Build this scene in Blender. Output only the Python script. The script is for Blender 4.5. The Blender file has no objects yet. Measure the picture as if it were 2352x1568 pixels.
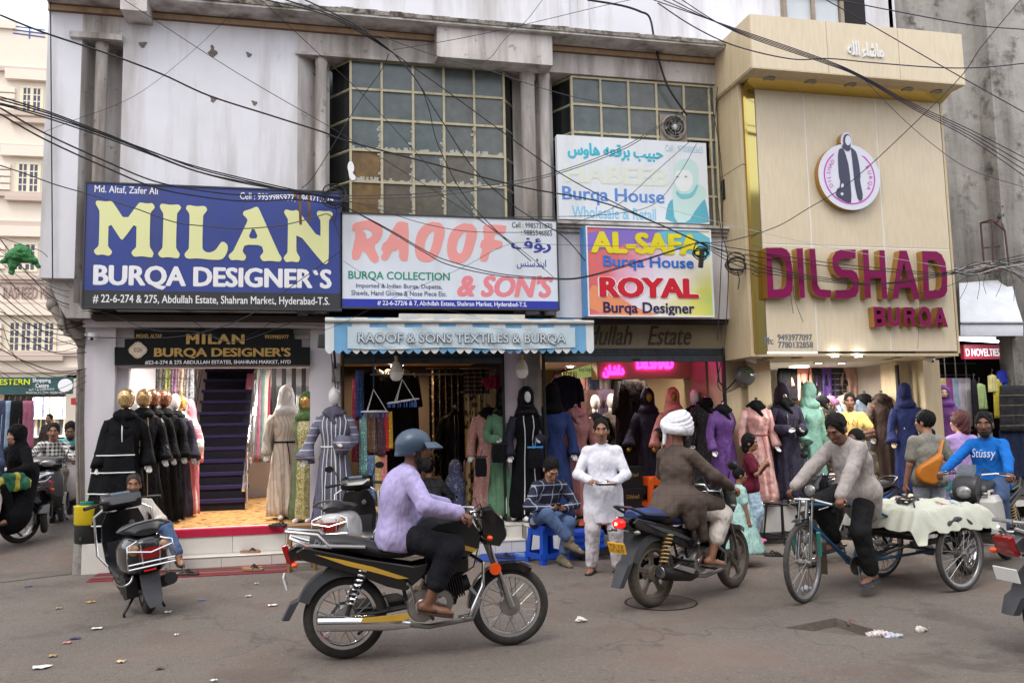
import bpy, math, random
import numpy as np
from mathutils import Vector as V, Matrix, noise as mnoise
R = math.radians
random.seed(7)
scn = bpy.context.scene
C = scn.collection

# ------------------------------------------------------------------ camera, sky, sun, exposure
LENS, YAW, PITCH, ROLL, EYE = 28.9, R(12.6), R(5.69), R(-1.17), 1.7
cam = bpy.data.cameras.new('camera'); cam.lens = LENS; cam.sensor_width = 36; cam.clip_end = 2000; cam.clip_start = .05
camo = bpy.data.objects.new('camera', cam); C.objects.link(camo); scn.camera = camo
_r = V((math.cos(YAW), -math.sin(YAW), 0)); _f = V((math.sin(YAW)*math.cos(PITCH), math.cos(YAW)*math.cos(PITCH), math.sin(PITCH)))
_u = _r.cross(_f)
CR = math.cos(ROLL)*_r + math.sin(ROLL)*_u; CU = -math.sin(ROLL)*_r + math.cos(ROLL)*_u; CF = _f
camo.matrix_world = Matrix(((CR.x, CU.x, -CF.x, 0), (CR.y, CU.y, -CF.y, 0), (CR.z, CU.z, -CF.z, EYE), (0, 0, 0, 1)))
w = bpy.data.worlds.new('World'); scn.world = w; w.use_nodes = True
nt = w.node_tree; bg = nt.nodes['Background']
sky = nt.nodes.new('ShaderNodeTexSky'); sky.sky_type = 'NISHITA'; sky.sun_disc = False
SUN_EL, SUN_AZ = R(58), R(215)          # azimuth measured clockwise from +Y (sun behind and left of the camera)
sky.sun_elevation = SUN_EL; sky.sun_rotation = SUN_AZ; sky.air_density = 1.0; sky.dust_density = 4.0; sky.ozone_density = 1.0
hz_ = nt.nodes.new('ShaderNodeMix'); hz_.data_type = 'RGBA'; hz_.inputs['Factor'].default_value = .72      # bright thin overcast over the clear sky
nt.links.new(sky.outputs[0], hz_.inputs['A']); hz_.inputs['B'].default_value = (10.2, 10.3, 10.8, 1)
nt.links.new(hz_.outputs['Result'], bg.inputs[0]); bg.inputs[1].default_value = 0.125
sl = bpy.data.lights.new('sun', 'SUN'); sl.energy = .8; sl.angle = R(25); sl.color = (1, .96, .9)
so = bpy.data.objects.new('sun', sl); C.objects.link(so)
sd = V((math.sin(SUN_AZ)*math.cos(SUN_EL), math.cos(SUN_AZ)*math.cos(SUN_EL), math.sin(SUN_EL)))
so.rotation_euler = sd.to_track_quat('Z', 'Y').to_euler(); so.location = sd*60
vs = scn.view_settings; vs.view_transform = 'Standard'; vs.look = 'None'; vs.gamma = 1; vs.exposure = 0.64
scn.cycles.use_denoising = True
scn.cycles.max_bounces = 6; scn.cycles.diffuse_bounces = 3; scn.cycles.glossy_bounces = 3; scn.cycles.transmission_bounces = 4
scn.cycles.caustics_reflective = False; scn.cycles.caustics_refractive = False; scn.cycles.sample_clamp_indirect = 4

# a point of the place seen at (x, y) of a 2352 x 1568 view, on the wall plane Y or at height z
FPX = LENS/36*2352
def ray(x, y): return (x-1176)/FPX*CR - (y-784)/FPX*CU + CF
def at(x, y, Y):
    d = ray(x, y); return V((0, 0, EYE)) + d*(Y/d.y)
def gnd(x, y, z=0.):
    d = ray(x, y); return V((0, 0, EYE)) + d*((z-EYE)/d.z)
def ax(x, Y, y=800): return at(x, y, Y).x
def az(y, Y, x=1176): return at(x, y, Y).z

# ------------------------------------------------------------------ mesh helpers
def lin(r, g, b, k=1.):
    f = lambda c: ((c/255+.055)/1.055)**2.4 if c > 10 else c/255/12.92
    return (f(r)*k, f(g)*k, f(b)*k)
class MB:
    def __init__(s): s.v = []; s.f = []; s.m = []
    def add(s, vs, fs, mi=0):
        n = len(s.v); s.v += [tuple(v) for v in vs]; s.f += [tuple(i+n for i in f) for f in fs]; s.m += [mi]*len(fs); return s
    def bx(s, x0, x1, y0, y1, z0, z1, mi=0):
        return s.add([(x0,y0,z0),(x1,y0,z0),(x1,y1,z0),(x0,y1,z0),(x0,y0,z1),(x1,y0,z1),(x1,y1,z1),(x0,y1,z1)],
                     [(0,3,2,1),(4,5,6,7),(0,1,5,4),(1,2,6,5),(2,3,7,6),(3,0,4,7)], mi)
    def box(s, c, d, rot=None, mi=0):
        n = len(s.v); h = V(d)/2
        s.bx(-h.x, h.x, -h.y, h.y, -h.z, h.z, mi)
        for i in range(n, n+8):
            p = V(s.v[i]); p = rot @ p if rot else p; s.v[i] = tuple(p+V(c))
        return s
    def tube(s, pts, r, n=8, cap=True, mi=0, flat=1., closed=False):
        pts = [V(p) for p in pts]; N = len(pts)
        rs = r if isinstance(r, (list, tuple)) else [r]*N
        t = [((pts[(i+1) % N] if closed or i < N-1 else pts[i]) - (pts[i-1] if closed or i > 0 else pts[i])).normalized() for i in range(N)]
        a = V((0, 0, 1)) if abs(t[0].z) < .9 else V((1, 0, 0))
        u = t[0].cross(a).normalized(); vs = []
        for i in range(N):
            u = (u - t[i]*u.dot(t[i]))
            u = u.normalized() if u.length > 1e-6 else t[i].orthogonal().normalized()
            w_ = t[i].cross(u)
            for k in range(n):
                an = 2*math.pi*k/n
                vs.append(pts[i] + (u*math.cos(an) + w_*math.sin(an)*flat)*rs[i])
        fs = []
        for i in range(N if closed else N-1):
            for k in range(n):
                j = (i+1) % N
                fs.append((i*n+k, i*n+(k+1) % n, j*n+(k+1) % n, j*n+k))
        if cap and not closed: fs += [tuple(range(n-1, -1, -1)), tuple((N-1)*n+k for k in range(n))]
        return s.add(vs, fs, mi)
    def loft(s, rings, cap=True, mi=0, close=True):
        n = len(rings[0]); vs = [p for r in rings for p in r]; fs = []
        for i in range(len(rings)-1):
            for k in range(n if close else n-1):
                fs.append((i*n+k, i*n+(k+1) % n, (i+1)*n+(k+1) % n, (i+1)*n+k))
        if cap: fs += [tuple(range(n-1, -1, -1)), tuple((len(rings)-1)*n+k for k in range(n))]
        return s.add(vs, fs, mi)
    def lathe(s, prof, n=20, c=(0, 0, 0), axis='z', mi=0, sy=1.):
        rings = []
        for (r, z) in prof:
            ring = []
            for k in range(n):
                a = 2*math.pi*k/n; x, y = r*math.cos(a), r*math.sin(a)*sy
                p = {'z': (x, y, z), 'y': (x, z, y), 'x': (z, x, y)}[axis]
                ring.append((p[0]+c[0], p[1]+c[1], p[2]+c[2]))
            rings.append(ring)
        return s.loft(rings, True, mi)
    def ell(s, c, r, n=14, m=9, rot=None, mi=0):
        if not isinstance(r, (list, tuple)): r = (r, r, r)
        vs = []; c = V(c)
        for i in range(m+1):
            th = math.pi*i/m
            for k in range(n):
                a = 2*math.pi*k/n
                p = V((r[0]*math.sin(th)*math.cos(a), r[1]*math.sin(th)*math.sin(a), r[2]*math.cos(th)))
                vs.append((rot @ p if rot else p)+c)
        return s.add(vs, [(i*n+k, (i+1)*n+k, (i+1)*n+(k+1) % n, i*n+(k+1) % n) for i in range(m) for k in range(n)], mi)
    def prism(s, poly, a0, a1, plane='xz', mi=0):
        # polygon in a plane, extruded along the remaining axis
        n = len(poly)
        f = {'xz': lambda p, a: (p[0], a, p[1]), 'xy': lambda p, a: (p[0], p[1], a), 'yz': lambda p, a: (a, p[0], p[1])}[plane]
        return s.add([f(p, a0) for p in poly]+[f(p, a1) for p in poly],
                     [tuple(range(n)), tuple(range(2*n-1, n-1, -1))]+[(i, i+n, (i+1) % n+n, (i+1) % n) for i in range(n)], mi)
    def torus(s, c, Rr, r, n=28, m=8, axis='y', sq=1., mi=0, a0=0, a1=None):
        full = a1 is None; a1 = 2*math.pi if full else a1
        vs = []; K = n if full else n+1
        for i in range(K):
            a = a0+(a1-a0)*i/n
            for k in range(m):
                b = 2*math.pi*k/m; q = Rr+r*math.cos(b); h = r*math.sin(b)*sq
                x, z = q*math.cos(a), q*math.sin(a)
                p = {'y': (x, h, z), 'z': (x, z, h), 'x': (h, x, z)}[axis]
                vs.append((p[0]+c[0], p[1]+c[1], p[2]+c[2]))
        return s.add(vs, [(i*m+k, i*m+(k+1) % m, ((i+1) % K)*m+(k+1) % m, ((i+1) % K)*m+k) for i in range(n if full else n) for k in range(m) if full or i < n], mi)
    def mesh(s, name='m', smooth=40):
        me = bpy.data.meshes.new(name); me.from_pydata(s.v, [], s.f)
        if max(s.m, default=0): me.polygons.foreach_set('material_index', s.m)
        if smooth:
            me.polygons.foreach_set('use_smooth', [True]*len(s.f))
            if smooth < 180: me.set_sharp_from_angle(angle=R(smooth))
        me.update(); return me
    def build(s, name, mat, parent=None, smooth=40, bevel=0):
        return obj(name, s.mesh(name, smooth), mat, parent, bevel)
def obj(name, me, mat=None, parent=None, bevel=0):
    o = bpy.data.objects.new(name, me); C.objects.link(o)
    if mat is not None and not me.materials:
        for m in (mat if isinstance(mat, (list, tuple)) else [mat]): me.materials.append(m)
    if parent: o.parent = parent
    if bevel:
        b = o.modifiers.new('bevel', 'BEVEL'); b.width = bevel; b.segments = 2; b.limit_method = 'ANGLE'
    return o
def tag(o, label, cat=None, group=None, kind=None):
    o['label'] = label
    if cat: o['category'] = cat
    if group: o['group'] = group
    if kind: o['kind'] = kind
    return o
def thing(name, label, cat, loc=(0, 0, 0), rz=0., group=None, sc=1.):
    o = bpy.data.objects.new(name, None); C.objects.link(o); o.empty_display_size = .1
    o.location = loc; o.rotation_euler = (0, 0, rz); o.scale = (sc, sc, sc)
    return tag(o, label, cat, group)
def struct(o, label=None):
    o['kind'] = 'structure'
    if label: o['label'] = label
    return o
def boxo(name, mat, parent, x0, x1, y0, y1, z0, z1, bevel=0): return MB().bx(x0, x1, y0, y1, z0, z1).build(name, mat, parent, 0, bevel)
def copy_tree(o, parent=None):
    c = o.copy(); C.objects.link(c); c.parent = parent
    for ch in list(o.children): copy_tree(ch, c)
    return c

# ------------------------------------------------------------------ materials
_M = {}
def mat(key, col=None, rough=.6, metal=0., var=None, col2=None, bump=None, coat=0., emit=None, sheen=0., streak=None, alpha=None, trans=0., spec=None, spots=None):
    """var=(scale, amount) brightness mottling; col2 with streak=(scale, lo, hi) dirty vertical runs; bump=(scale, strength); spots=(scale, lo, hi, colour)"""
    if key in _M: return _M[key]
    m = bpy.data.materials.new(key); m.use_nodes = True; n = m.node_tree; L = n.links
    b = n.nodes['Principled BSDF']; N = lambda t: n.nodes.new('ShaderNode'+t)
    c4 = (*col, 1); b.inputs['Base Color'].default_value = c4
    b.inputs['Roughness'].default_value = rough; b.inputs['Metallic'].default_value = metal
    if coat: b.inputs['Coat Weight'].default_value = coat; b.inputs['Coat Roughness'].default_value = .08
    if sheen: b.inputs['Sheen Weight'].default_value = sheen
    if spec is not None: b.inputs['Specular IOR Level'].default_value = spec
    if trans: b.inputs['Transmission Weight'].default_value = trans
    if alpha is not None: b.inputs['Alpha'].default_value = alpha
    if emit: b.inputs['Emission Color'].default_value = (*emit[0], 1); b.inputs['Emission Strength'].default_value = emit[1]
    tc = N('TexCoord'); cur = None
    def mixc(fac, a, bcol):
        x = N('Mix'); x.data_type = 'RGBA'
        L.new(fac, x.inputs['Factor'])
        if a is None: x.inputs['A'].default_value = c4
        else: L.new(a, x.inputs['A'])
        x.inputs['B'].default_value = (*bcol, 1); return x.outputs['Result']
    def nz(scale, detail=5, sc3=None, rough=.6):
        t = N('TexNoise'); t.inputs['Scale'].default_value = scale; t.inputs['Detail'].default_value = detail; t.inputs['Roughness'].default_value = rough
        if sc3:
            mp = N('Mapping'); mp.inputs['Scale'].default_value = sc3; L.new(tc.outputs['Object'], mp.inputs[0]); L.new(mp.outputs[0], t.inputs['Vector'])
        else: L.new(tc.outputs['Object'], t.inputs['Vector'])
        return t.outputs['Fac']
    def ramp(src, lo, hi, to=1.):
        r_ = N('MapRange'); r_.inputs['From Min'].default_value = lo; r_.inputs['From Max'].default_value = hi; r_.inputs['To Max'].default_value = to
        L.new(src, r_.inputs['Value']); return r_.outputs['Result']
    if streak: cur = mixc(ramp(nz(streak[0], 6, (1, 1, .12)), streak[1], streak[2], streak[3] if len(streak) > 3 else .8), cur, col2)
    if spots: cur = mixc(ramp(nz(spots[0], 8, None, .65), spots[1], spots[2]), cur, spots[3])
    if var:
        h = N('HueSaturation'); h.inputs['Value'].default_value = 1
        L.new(ramp(nz(var[0]), .3, .7), (q := N('MapRange')).inputs['Value']); q.inputs['To Min'].default_value = 1-var[1]; q.inputs['To Max'].default_value = 1+var[1]*.6
        L.new(q.outputs[0], h.inputs['Value'])
        if cur is None: h.inputs['Color'].default_value = c4
        else: L.new(cur, h.inputs['Color'])
        cur = h.outputs[0]
    if cur is not None: L.new(cur, b.inputs['Base Color'])
    if bump:
        bn = N('Bump'); bn.inputs['Strength'].default_value = bump[1]; bn.inputs['Distance'].default_value = bump[2] if len(bump) > 2 else .02
        L.new(nz(bump[0], bump[4] if len(bump) > 4 else 6, bump[3] if len(bump) > 3 else None), bn.inputs['Height']); L.new(bn.outputs[0], b.inputs['Normal'])
    _M[key] = m; return m
def cloth(r, g, b, rough=.85, kind='', k=1.):
    return mat(f'cloth_{r}_{g}_{b}_{kind}', lin(r, g, b, k), {'satin': .42}.get(kind, rough), var=(9, .16), bump=(11, 1., .04, (1, 1, .5), 2.2), spec=.15)
def pattern(key, c1, c2, kind, scale=1., rough=.8, c3=None, lo=.5):
    """printed cloth: stripes / checks / floral, in the object's own coordinates"""
    if key in _M: return _M[key]
    m = bpy.data.materials.new(key); m.use_nodes = True; n = m.node_tree; L = n.links; b = n.nodes['Principled BSDF']; b.inputs['Roughness'].default_value = rough
    N = lambda t: n.nodes.new('ShaderNode'+t)
    tc = N('TexCoord'); sp = N('SeparateXYZ'); L.new(tc.outputs['Object'], sp.inputs[0])
    def math_(op, a, bb=None):
        x = N('Math'); x.operation = op
        for i, q in enumerate((a, bb)):
            if q is None: continue
            if isinstance(q, (int, float)): x.inputs[i].default_value = q
            else: L.new(q, x.inputs[i])
        return x.outputs[0]
    def bars(out, sc, w): return math_('LESS_THAN', math_('FRACT', math_('MULTIPLY', out, sc)), w)
    xy = math_('ADD', sp.outputs[0], math_('MULTIPLY', sp.outputs[1], .7))
    if kind == 'v': f = bars(xy, scale, lo)
    elif kind == 'h': f = bars(sp.outputs[2], scale, lo)
    elif kind == 'plaid': f = math_('MAXIMUM', bars(xy, scale, lo), bars(sp.outputs[2], scale, lo))
    elif kind == 'check': f = math_('MULTIPLY', math_('ADD', bars(xy, scale, .5), bars(sp.outputs[2], scale, .5)), .5)
    elif kind == 'brick':
        t = N('TexBrick'); L.new(tc.outputs['Object'], t.inputs['Vector']); t.inputs['Scale'].default_value = scale; t.inputs['Color1'].default_value = (*c1, 1)
        f = t.outputs['Fac']
    elif kind == 'voro':
        t = N('TexVoronoi'); t.inputs['Scale'].default_value = scale; L.new(tc.outputs['Object'], t.inputs['Vector']); f = math_('LESS_THAN', t.outputs['Distance'], lo)
    else:
        t = N('TexNoise'); t.inputs['Scale'].default_value = scale; t.inputs['Detail'].default_value = 4; L.new(tc.outputs['Object'], t.inputs['Vector']); f = math_('GREATER_THAN', t.outputs['Fac'], lo)
    x = N('Mix'); x.data_type = 'RGBA'; L.new(f, x.inputs['Factor']); x.inputs['A'].default_value = (*c1, 1); x.inputs['B'].default_value = (*c2, 1)
    L.new(x.outputs['Result'], b.inputs['Base Color'])
    t = N('TexNoise'); t.inputs['Scale'].default_value = 9; bn = N('Bump'); bn.inputs['Strength'].default_value = 1.; bn.inputs['Distance'].default_value = .03; t.inputs['Detail'].default_value = 1
    L.new(tc.outputs['Object'], t.inputs['Vector']); L.new(t.outputs['Fac'], bn.inputs['Height']); L.new(bn.outputs[0], b.inputs['Normal'])
    _M[key] = m; return m
def emis(key, col, s): return mat(key, col, .5, emit=(col, s))
WHITE = mat('white_paint', lin(235, 236, 238), .5, var=(3, .06))
BLACK = mat('black_plastic', (.012, .012, .014), .35, var=(6, .2))
RUBBER = mat('tyre_rubber', lin(52, 50, 48), .9, var=(30, .35), bump=(60, .4, .004))
CHROME = mat('chrome', (.75, .76, .78), .16, 1.)
STEEL = mat('dull_steel', lin(150, 150, 150), .4, 1., var=(8, .25))
DARKMETAL = mat('dark_metal', lin(48, 47, 46), .5, .6, var=(9, .3))
ALU = mat('cast_aluminium', lin(165, 162, 158), .45, .9, var=(12, .2))
GOLD = mat('gold_metal', lin(206, 168, 90), .28, 1.)
CABLE = mat('cable_black', (.012, .012, .014), .55)
GLASSDARK = mat('dark_glass', (.02, .022, .025), .1, spec=.6)

# ------------------------------------------------------------------ lettering
tmp = bpy.data.scenes.new('workbench')
def text_mesh(s, bold=0., shear=0., ext=.0, space=1., res=3):
    cu = bpy.data.curves.new('lettering', 'FONT'); cu.body = s; cu.size = 1; cu.shear = shear; cu.extrude = ext; cu.resolution_u = res; cu.space_character = space
    o = bpy.data.objects.new('lettering', cu); tmp.collection.objects.link(o)
    tmp.view_layers[0].update(); dg = tmp.view_layers[0].depsgraph
    me = bpy.data.meshes.new_from_object(o.evaluated_get(dg)); bpy.data.objects.remove(o); bpy.data.curves.remove(cu); return me
def fill_poly(polys, rnd=1):
    """triangulated fill of outlines (holes allowed), corners eased"""
    cu = bpy.data.curves.new('outline', 'CURVE'); cu.dimensions = '2D'; cu.fill_mode = 'BOTH'
    for p in polys:
        for _ in range(rnd):
            q = []
            for i in range(len(p)):
                a, c = p[i], p[(i+1) % len(p)]
                q += [(a[0]*.78+c[0]*.22, a[1]*.78+c[1]*.22), (a[0]*.22+c[0]*.78, a[1]*.22+c[1]*.78)]
            p = q
        sp = cu.splines.new('POLY'); sp.points.add(len(p)-1); sp.use_cyclic_u = True
        for i, (x, y) in enumerate(p): sp.points[i].co = (x, y, 0, 1)
    o = bpy.data.objects.new('outline', cu); tmp.collection.objects.link(o)
    tmp.view_layers[0].update()
    me = bpy.data.meshes.new_from_object(o.evaluated_get(tmp.view_layers[0].depsgraph)); bpy.data.objects.remove(o); bpy.data.curves.remove(cu); return me
def thick(b, me_co, fs, y, ext, side):
    n = len(me_co); k = len(b.v)
    b.v += [(x, y, z) for x, z in me_co]; b.f += [tuple(i+k for i in f) for f in fs]; b.m += [0]*len(fs)
    if ext:
        ed = set()
        for f in fs:
            for i in range(len(f)): ed.add((f[i], f[(i+1) % len(f)]))
        m0 = len(b.v); b.v += [(x, y+ext, z) for x, z in me_co]
        for (i, j) in ed:
            if (j, i) not in ed: b.f.append((i+k, i+m0, j+m0, j+k)); b.m.append(1 if side else 0)
def txt(parent, s, x0, x1, z0, z1, y, m, bold=0., shear=0., ext=.003, space=1., name='lettering', side=None, skew=0., res=3, split=False):
    """a line of lettering filling a rectangle of the wall plane; bold = stroke growth in letter heights"""
    me = text_mesh(s, 0, shear, 0, space, res)
    n = len(me.vertices); co = np.empty(n*3); me.vertices.foreach_get('co', co); co = co.reshape(-1, 3)
    lo, hi = co.min(0)-bold, co.max(0)+bold; k = np.maximum(hi-lo, 1e-6)
    fs = [tuple(p.vertices) for p in me.polygons]; b = MB()
    offs = [(0, 0)] if not bold else [(0, 0), (bold, 0), (-bold, 0), (0, bold*.6), (0, -bold*.6), (bold*.7, bold*.5), (-bold*.7, bold*.5), (bold*.7, -bold*.5), (-bold*.7, -bold*.5)]
    for i, (ox, oy) in enumerate(offs):
        fx = (co[:, 0]+ox-lo[0])/k[0]; fz = (co[:, 1]+oy-lo[1])/k[1]
        thick(b, list(zip(x0+fx*(x1-x0), z0+fz*(z1-z0)+skew*fx)), fs, y+i*.0003, ext, side)
    bpy.data.meshes.remove(me)
    if split:                                             # one object for each letter
        up = list(range(n)); fnd = lambda i: i if up[i] == i else fnd(up[i])
        for f in fs:
            for j in f[1:]: up[fnd(j)] = fnd(f[0])
        iv = {}
        for i in range(n): r_ = fnd(i); a = iv.setdefault(r_, [9e9, -9e9]); a[0] = min(a[0], co[i][0]); a[1] = max(a[1], co[i][0])
        cl = []
        for r_, a in sorted(iv.items(), key=lambda q: q[1][0]):
            if cl and a[0] < cl[-1][1]-.05*(a[1]-a[0]): cl[-1][1] = max(cl[-1][1], a[1]); cl[-1][2].add(r_)
            else: cl.append([a[0], a[1], {r_}])
        wh = {r_: k_ for k_, c_ in enumerate(cl) for r_ in c_[2]}; step = n*(2 if ext else 1)
        for k_ in range(len(cl)):
            q = MB(); rm = {}
            for f, mi in zip(b.f, b.m):
                if wh[fnd((f[0] % step) % n)] != k_: continue
                for i in f: rm.setdefault(i, len(rm))
                q.f.append(tuple(rm[i] for i in f)); q.m.append(mi)
            q.v = [b.v[i] for i in rm]; q.build('letter', [m, side] if side else m, parent, 0)
        return
    return b.build(name, [m, side] if side else m, parent, 0)
def glyph(parent, polys, y, m, ext=.004, name='letter', side=None, rnd=1):
    """a shape drawn as outlines (x, z) on the wall plane y"""
    me = fill_poly(polys, rnd); b = MB()
    thick(b, [(v.co.x, v.co.y) for v in me.vertices], [tuple(p.vertices) for p in me.polygons], y, ext, side); bpy.data.meshes.remove(me)
    return b.build(name, [m, side] if side else m, parent, 0)

# ------------------------------------------------------------------ soft bodies: smooth unions of tapered limbs
class SDF:
    ks = 1.
    def __init__(s): s.p = []
    def cap(s, a, b, ra, rb, side=None, flat=1., k=None, cut=False):
        s.p.append(('c', np.array(a, float), np.array(b, float), ra, rb, None if side is None else np.array(side, float), flat, k, cut)); return s
    def ell(s, c, r, rot=None, k=None, cut=False):
        s.p.append(('e', np.array(c, float), np.array(r, float)*s.ks, None if rot is None else np.array(rot, float), k, cut)); return s
    def chain(s, pts, rs, **kw):
        for i in range(len(pts)-1): s.cap(pts[i], pts[i+1], rs[i], rs[i+1], **kw)
        return s
    def mesh(s, h=.012, k=.02, wr=0., wsc=9., seed=0, clip=None):
        lo = np.array([9e9]*3); hi = -lo; bb = []
        for p in s.p:
            if p[0] == 'c':
                r = max(p[3], p[4])*max(1, p[6]); l = np.minimum(p[1], p[2])-r; u = np.maximum(p[1], p[2])+r
            else:
                r = p[2].max() if p[3] is not None else p[2]; l = p[1]-r; u = p[1]+r
            bb.append((l, u))
            if not p[-1]: lo = np.minimum(lo, l); hi = np.maximum(hi, u)
        lo -= 3*h; hi += 3*h
        dim = np.ceil((hi-lo)/h).astype(int)+1; F = np.full(dim, .06, np.float32)
        axs = [lo[i]+h*np.arange(dim[i]) for i in range(3)]
        for p, (l, u) in zip(s.p, bb):
            kk = p[-2] if p[-2] is not None else k; pad = kk+2*h
            i0 = np.clip(np.floor((l-pad-lo)/h).astype(int), 0, dim); i1 = np.clip(np.ceil((u+pad-lo)/h).astype(int)+1, 0, dim)
            if (i1 <= i0).any(): continue
            X, Y, Z = np.meshgrid(*[axs[i][i0[i]:i1[i]] for i in range(3)], indexing='ij')
            if p[0] == 'c':
                a, b, ra, rb, side, fl = p[1:7]; d = b-a; L = max(np.linalg.norm(d), 1e-6); d = d/L
                q = np.stack((X-a[0], Y-a[1], Z-a[2]), -1); t = np.clip(q@d, 0, L)
                w_ = q-t[..., None]*d
                if side is not None and fl != 1.:
                    sv = side-d*(side@d); sv /= np.linalg.norm(sv); o = np.cross(d, sv)
                    w_ = w_+((w_@o)*(1/fl-1))[..., None]*o
                    D = (np.sqrt((w_**2).sum(-1))-(ra+(rb-ra)*t/L))*(.5+.5*fl)
                else: D = np.sqrt((w_**2).sum(-1))-(ra+(rb-ra)*t/L)
            else:
                q = np.stack((X-p[1][0], Y-p[1][1], Z-p[1][2]), -1)
                if p[3] is not None: q = q@p[3]
                k0 = np.sqrt(((q/p[2])**2).sum(-1)); k1 = np.sqrt(((q/p[2]**2)**2).sum(-1))+1e-9; D = k0*(k0-1)/k1
            sub = F[i0[0]:i1[0], i0[1]:i1[1], i0[2]:i1[2]]
            if p[-1]:
                e = np.clip(.5-.5*(sub+D)/kk, 0, 1); F[i0[0]:i1[0], i0[1]:i1[1], i0[2]:i1[2]] = sub*(1-e)-D*e+kk*e*(1-e)
            else:
                e = np.clip(.5+.5*(D-sub)/kk, 0, 1); F[i0[0]:i1[0], i0[1]:i1[1], i0[2]:i1[2]] = D*(1-e)+sub*e-kk*e*(1-e)
        if wr:
            rs = np.random.RandomState(seed); W = 0
            G = np.meshgrid(*axs, indexing='ij', sparse=True)
            for i in range(6):
                kv = rs.normal(size=3)*wsc*(1+i*.45); W = W+(1.25-2.2*np.abs(np.sin((G[0]*kv[0]+G[1]*kv[1]+G[2]*kv[2])*.6+rs.rand()*6.3+.9*np.sin((G[0]+G[2]*.7)*wsc*.7+i))))/(1+i*.3)
            F = F+wr*W/2.2
        if clip is not None:
            G = np.meshgrid(*axs, indexing='ij', sparse=True); F = np.maximum(F, clip(*G))
        F[0] = F[-1] = .06; F[:, 0] = F[:, -1] = .06; F[:, :, 0] = F[:, :, -1] = .06
        return surf_net(F, lo, h)
def surf_net(F, lo, h):
    S = F < 0; nx, ny, nz = F.shape
    c = [S[i:nx-1+i, j:ny-1+j, l:nz-1+l] for i in (0, 1) for j in (0, 1) for l in (0, 1)]
    act = np.logical_or.reduce(c) & ~np.logical_and.reduce(c)
    ids = np.full(act.shape, -1, np.int64); I = np.argwhere(act); ids[act] = np.arange(len(I))
    acc = np.zeros((len(I), 3)); cnt = np.zeros(len(I)); cor = np.array([(i, j, l) for i in (0, 1) for j in (0, 1) for l in (0, 1)])
    val = [F[I[:, 0]+o[0], I[:, 1]+o[1], I[:, 2]+o[2]] for o in cor]
    for a in range(8):
        for b in range(a+1, 8):
            if np.abs(cor[a]-cor[b]).sum() != 1: continue
            m = (val[a] < 0) != (val[b] < 0); t = val[a][m]/(val[a][m]-val[b][m])
            acc[m] += cor[a]+t[:, None]*(cor[b]-cor[a]); cnt[m] += 1
    P = lo+h*(I+acc/np.maximum(cnt, 1)[:, None]); faces = []
    for axn in range(3):
        sl0 = [slice(1, -1)]*3; sl1 = [slice(1, -1)]*3; sl0[axn] = slice(0, -1); sl1[axn] = slice(1, None)
        A = S[tuple(sl0)]; B = S[tuple(sl1)]; E = np.argwhere(A != B); pos = A[A != B]
        o = np.array([1, 1, 1]); o[axn] = 0; E = E+o
        u, v = [(1, 2), (2, 0), (0, 1)][axn]; du = np.zeros(3, int); dv = np.zeros(3, int); du[u] = 1; dv[v] = 1
        g = lambda e: ids[e[:, 0], e[:, 1], e[:, 2]]
        q = np.stack((g(E-du-dv), g(E-dv), g(E), g(E-du)), 1); q[~pos] = q[~pos][:, ::-1]; faces.append(q)
    return P, np.concatenate(faces)
def sdf_obj(name, sdf, m, parent, h=.012, k=.02, **kw):
    P, Q = sdf.mesh(h, k, **kw); me = bpy.data.meshes.new(name)
    me.vertices.add(len(P)); me.vertices.foreach_set('co', P.ravel()); me.loops.add(Q.size); me.loops.foreach_set('vertex_index', Q.ravel().astype(np.int32))
    me.polygons.add(len(Q)); me.polygons.foreach_set('loop_start', np.arange(0, Q.size, 4, dtype=np.int32))
    me.polygons.foreach_set('use_smooth', np.ones(len(Q), bool)); me.update(calc_edges=True); me.validate()
    return obj(name, me, m, parent)
# ================================================================== THE PLACE: road, buildings
ASPH = mat('asphalt', lin(119, 110, 102), .95, var=(.8, .13), col2=lin(92, 84, 78), streak=(.35, .45, .7, .5), spots=(75, .54, .66, lin(70, 63, 58)), bump=(60, .9, .02))
PLASTER = mat('white_plaster', lin(226, 226, 232), .8, var=(.9, .09), col2=lin(156, 148, 140), streak=(2.1, .46, .74, .8), bump=(9, .15, .01), spots=(4, .66, .8, lin(160, 150, 140)))
PLASTER2 = mat('stained_plaster', lin(206, 201, 198), .85, var=(2, .13), col2=lin(104, 92, 78), streak=(3.0, .42, .7, .9), bump=(14, .3, .01), spots=(7, .6, .74, lin(100, 90, 78)))
GRIME = mat('grimy_concrete', lin(166, 162, 155), .95, var=(1.5, .25), col2=lin(66, 62, 56), streak=(1.3, .45, .7, .95), bump=(10, .5, .03), spots=(2.5, .55, .7, lin(72, 70, 64)))
LEDGE = mat('mossy_ledge', lin(150, 144, 134), .95, var=(6, .3), bump=(25, .9, .03), spots=(9, .45, .62, lin(70, 66, 56)))
TAN = mat('tan_stripe', lin(196, 170, 138), .8, var=(4, .12), col2=lin(120, 100, 82), streak=(4, .5, .8))
WPAINT = mat('shop_white_paint', lin(224, 220, 226), .55, var=(1.5, .05), bump=(6, .08, .01), spots=(6, .68, .8, lin(180, 172, 170)))
PINKP = mat('pinkish_paint', lin(206, 192, 202), .6, var=(3, .07), spots=(8, .64, .76, lin(150, 138, 140)))
CREAM = mat('cream_house', lin(238, 226, 210), .8, var=(2, .04))
BEIGE = mat('wood_grain_cladding', lin(224, 209, 180), .42, var=(2, .04), col2=lin(212, 197, 170), streak=(26, .42, .62, .6), coat=.12)
BEIGE2 = mat('wood_grain_column', lin(208, 190, 156), .45, var=(2, .05), col2=lin(192, 172, 136), streak=(14, .42, .62, .6))
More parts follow.
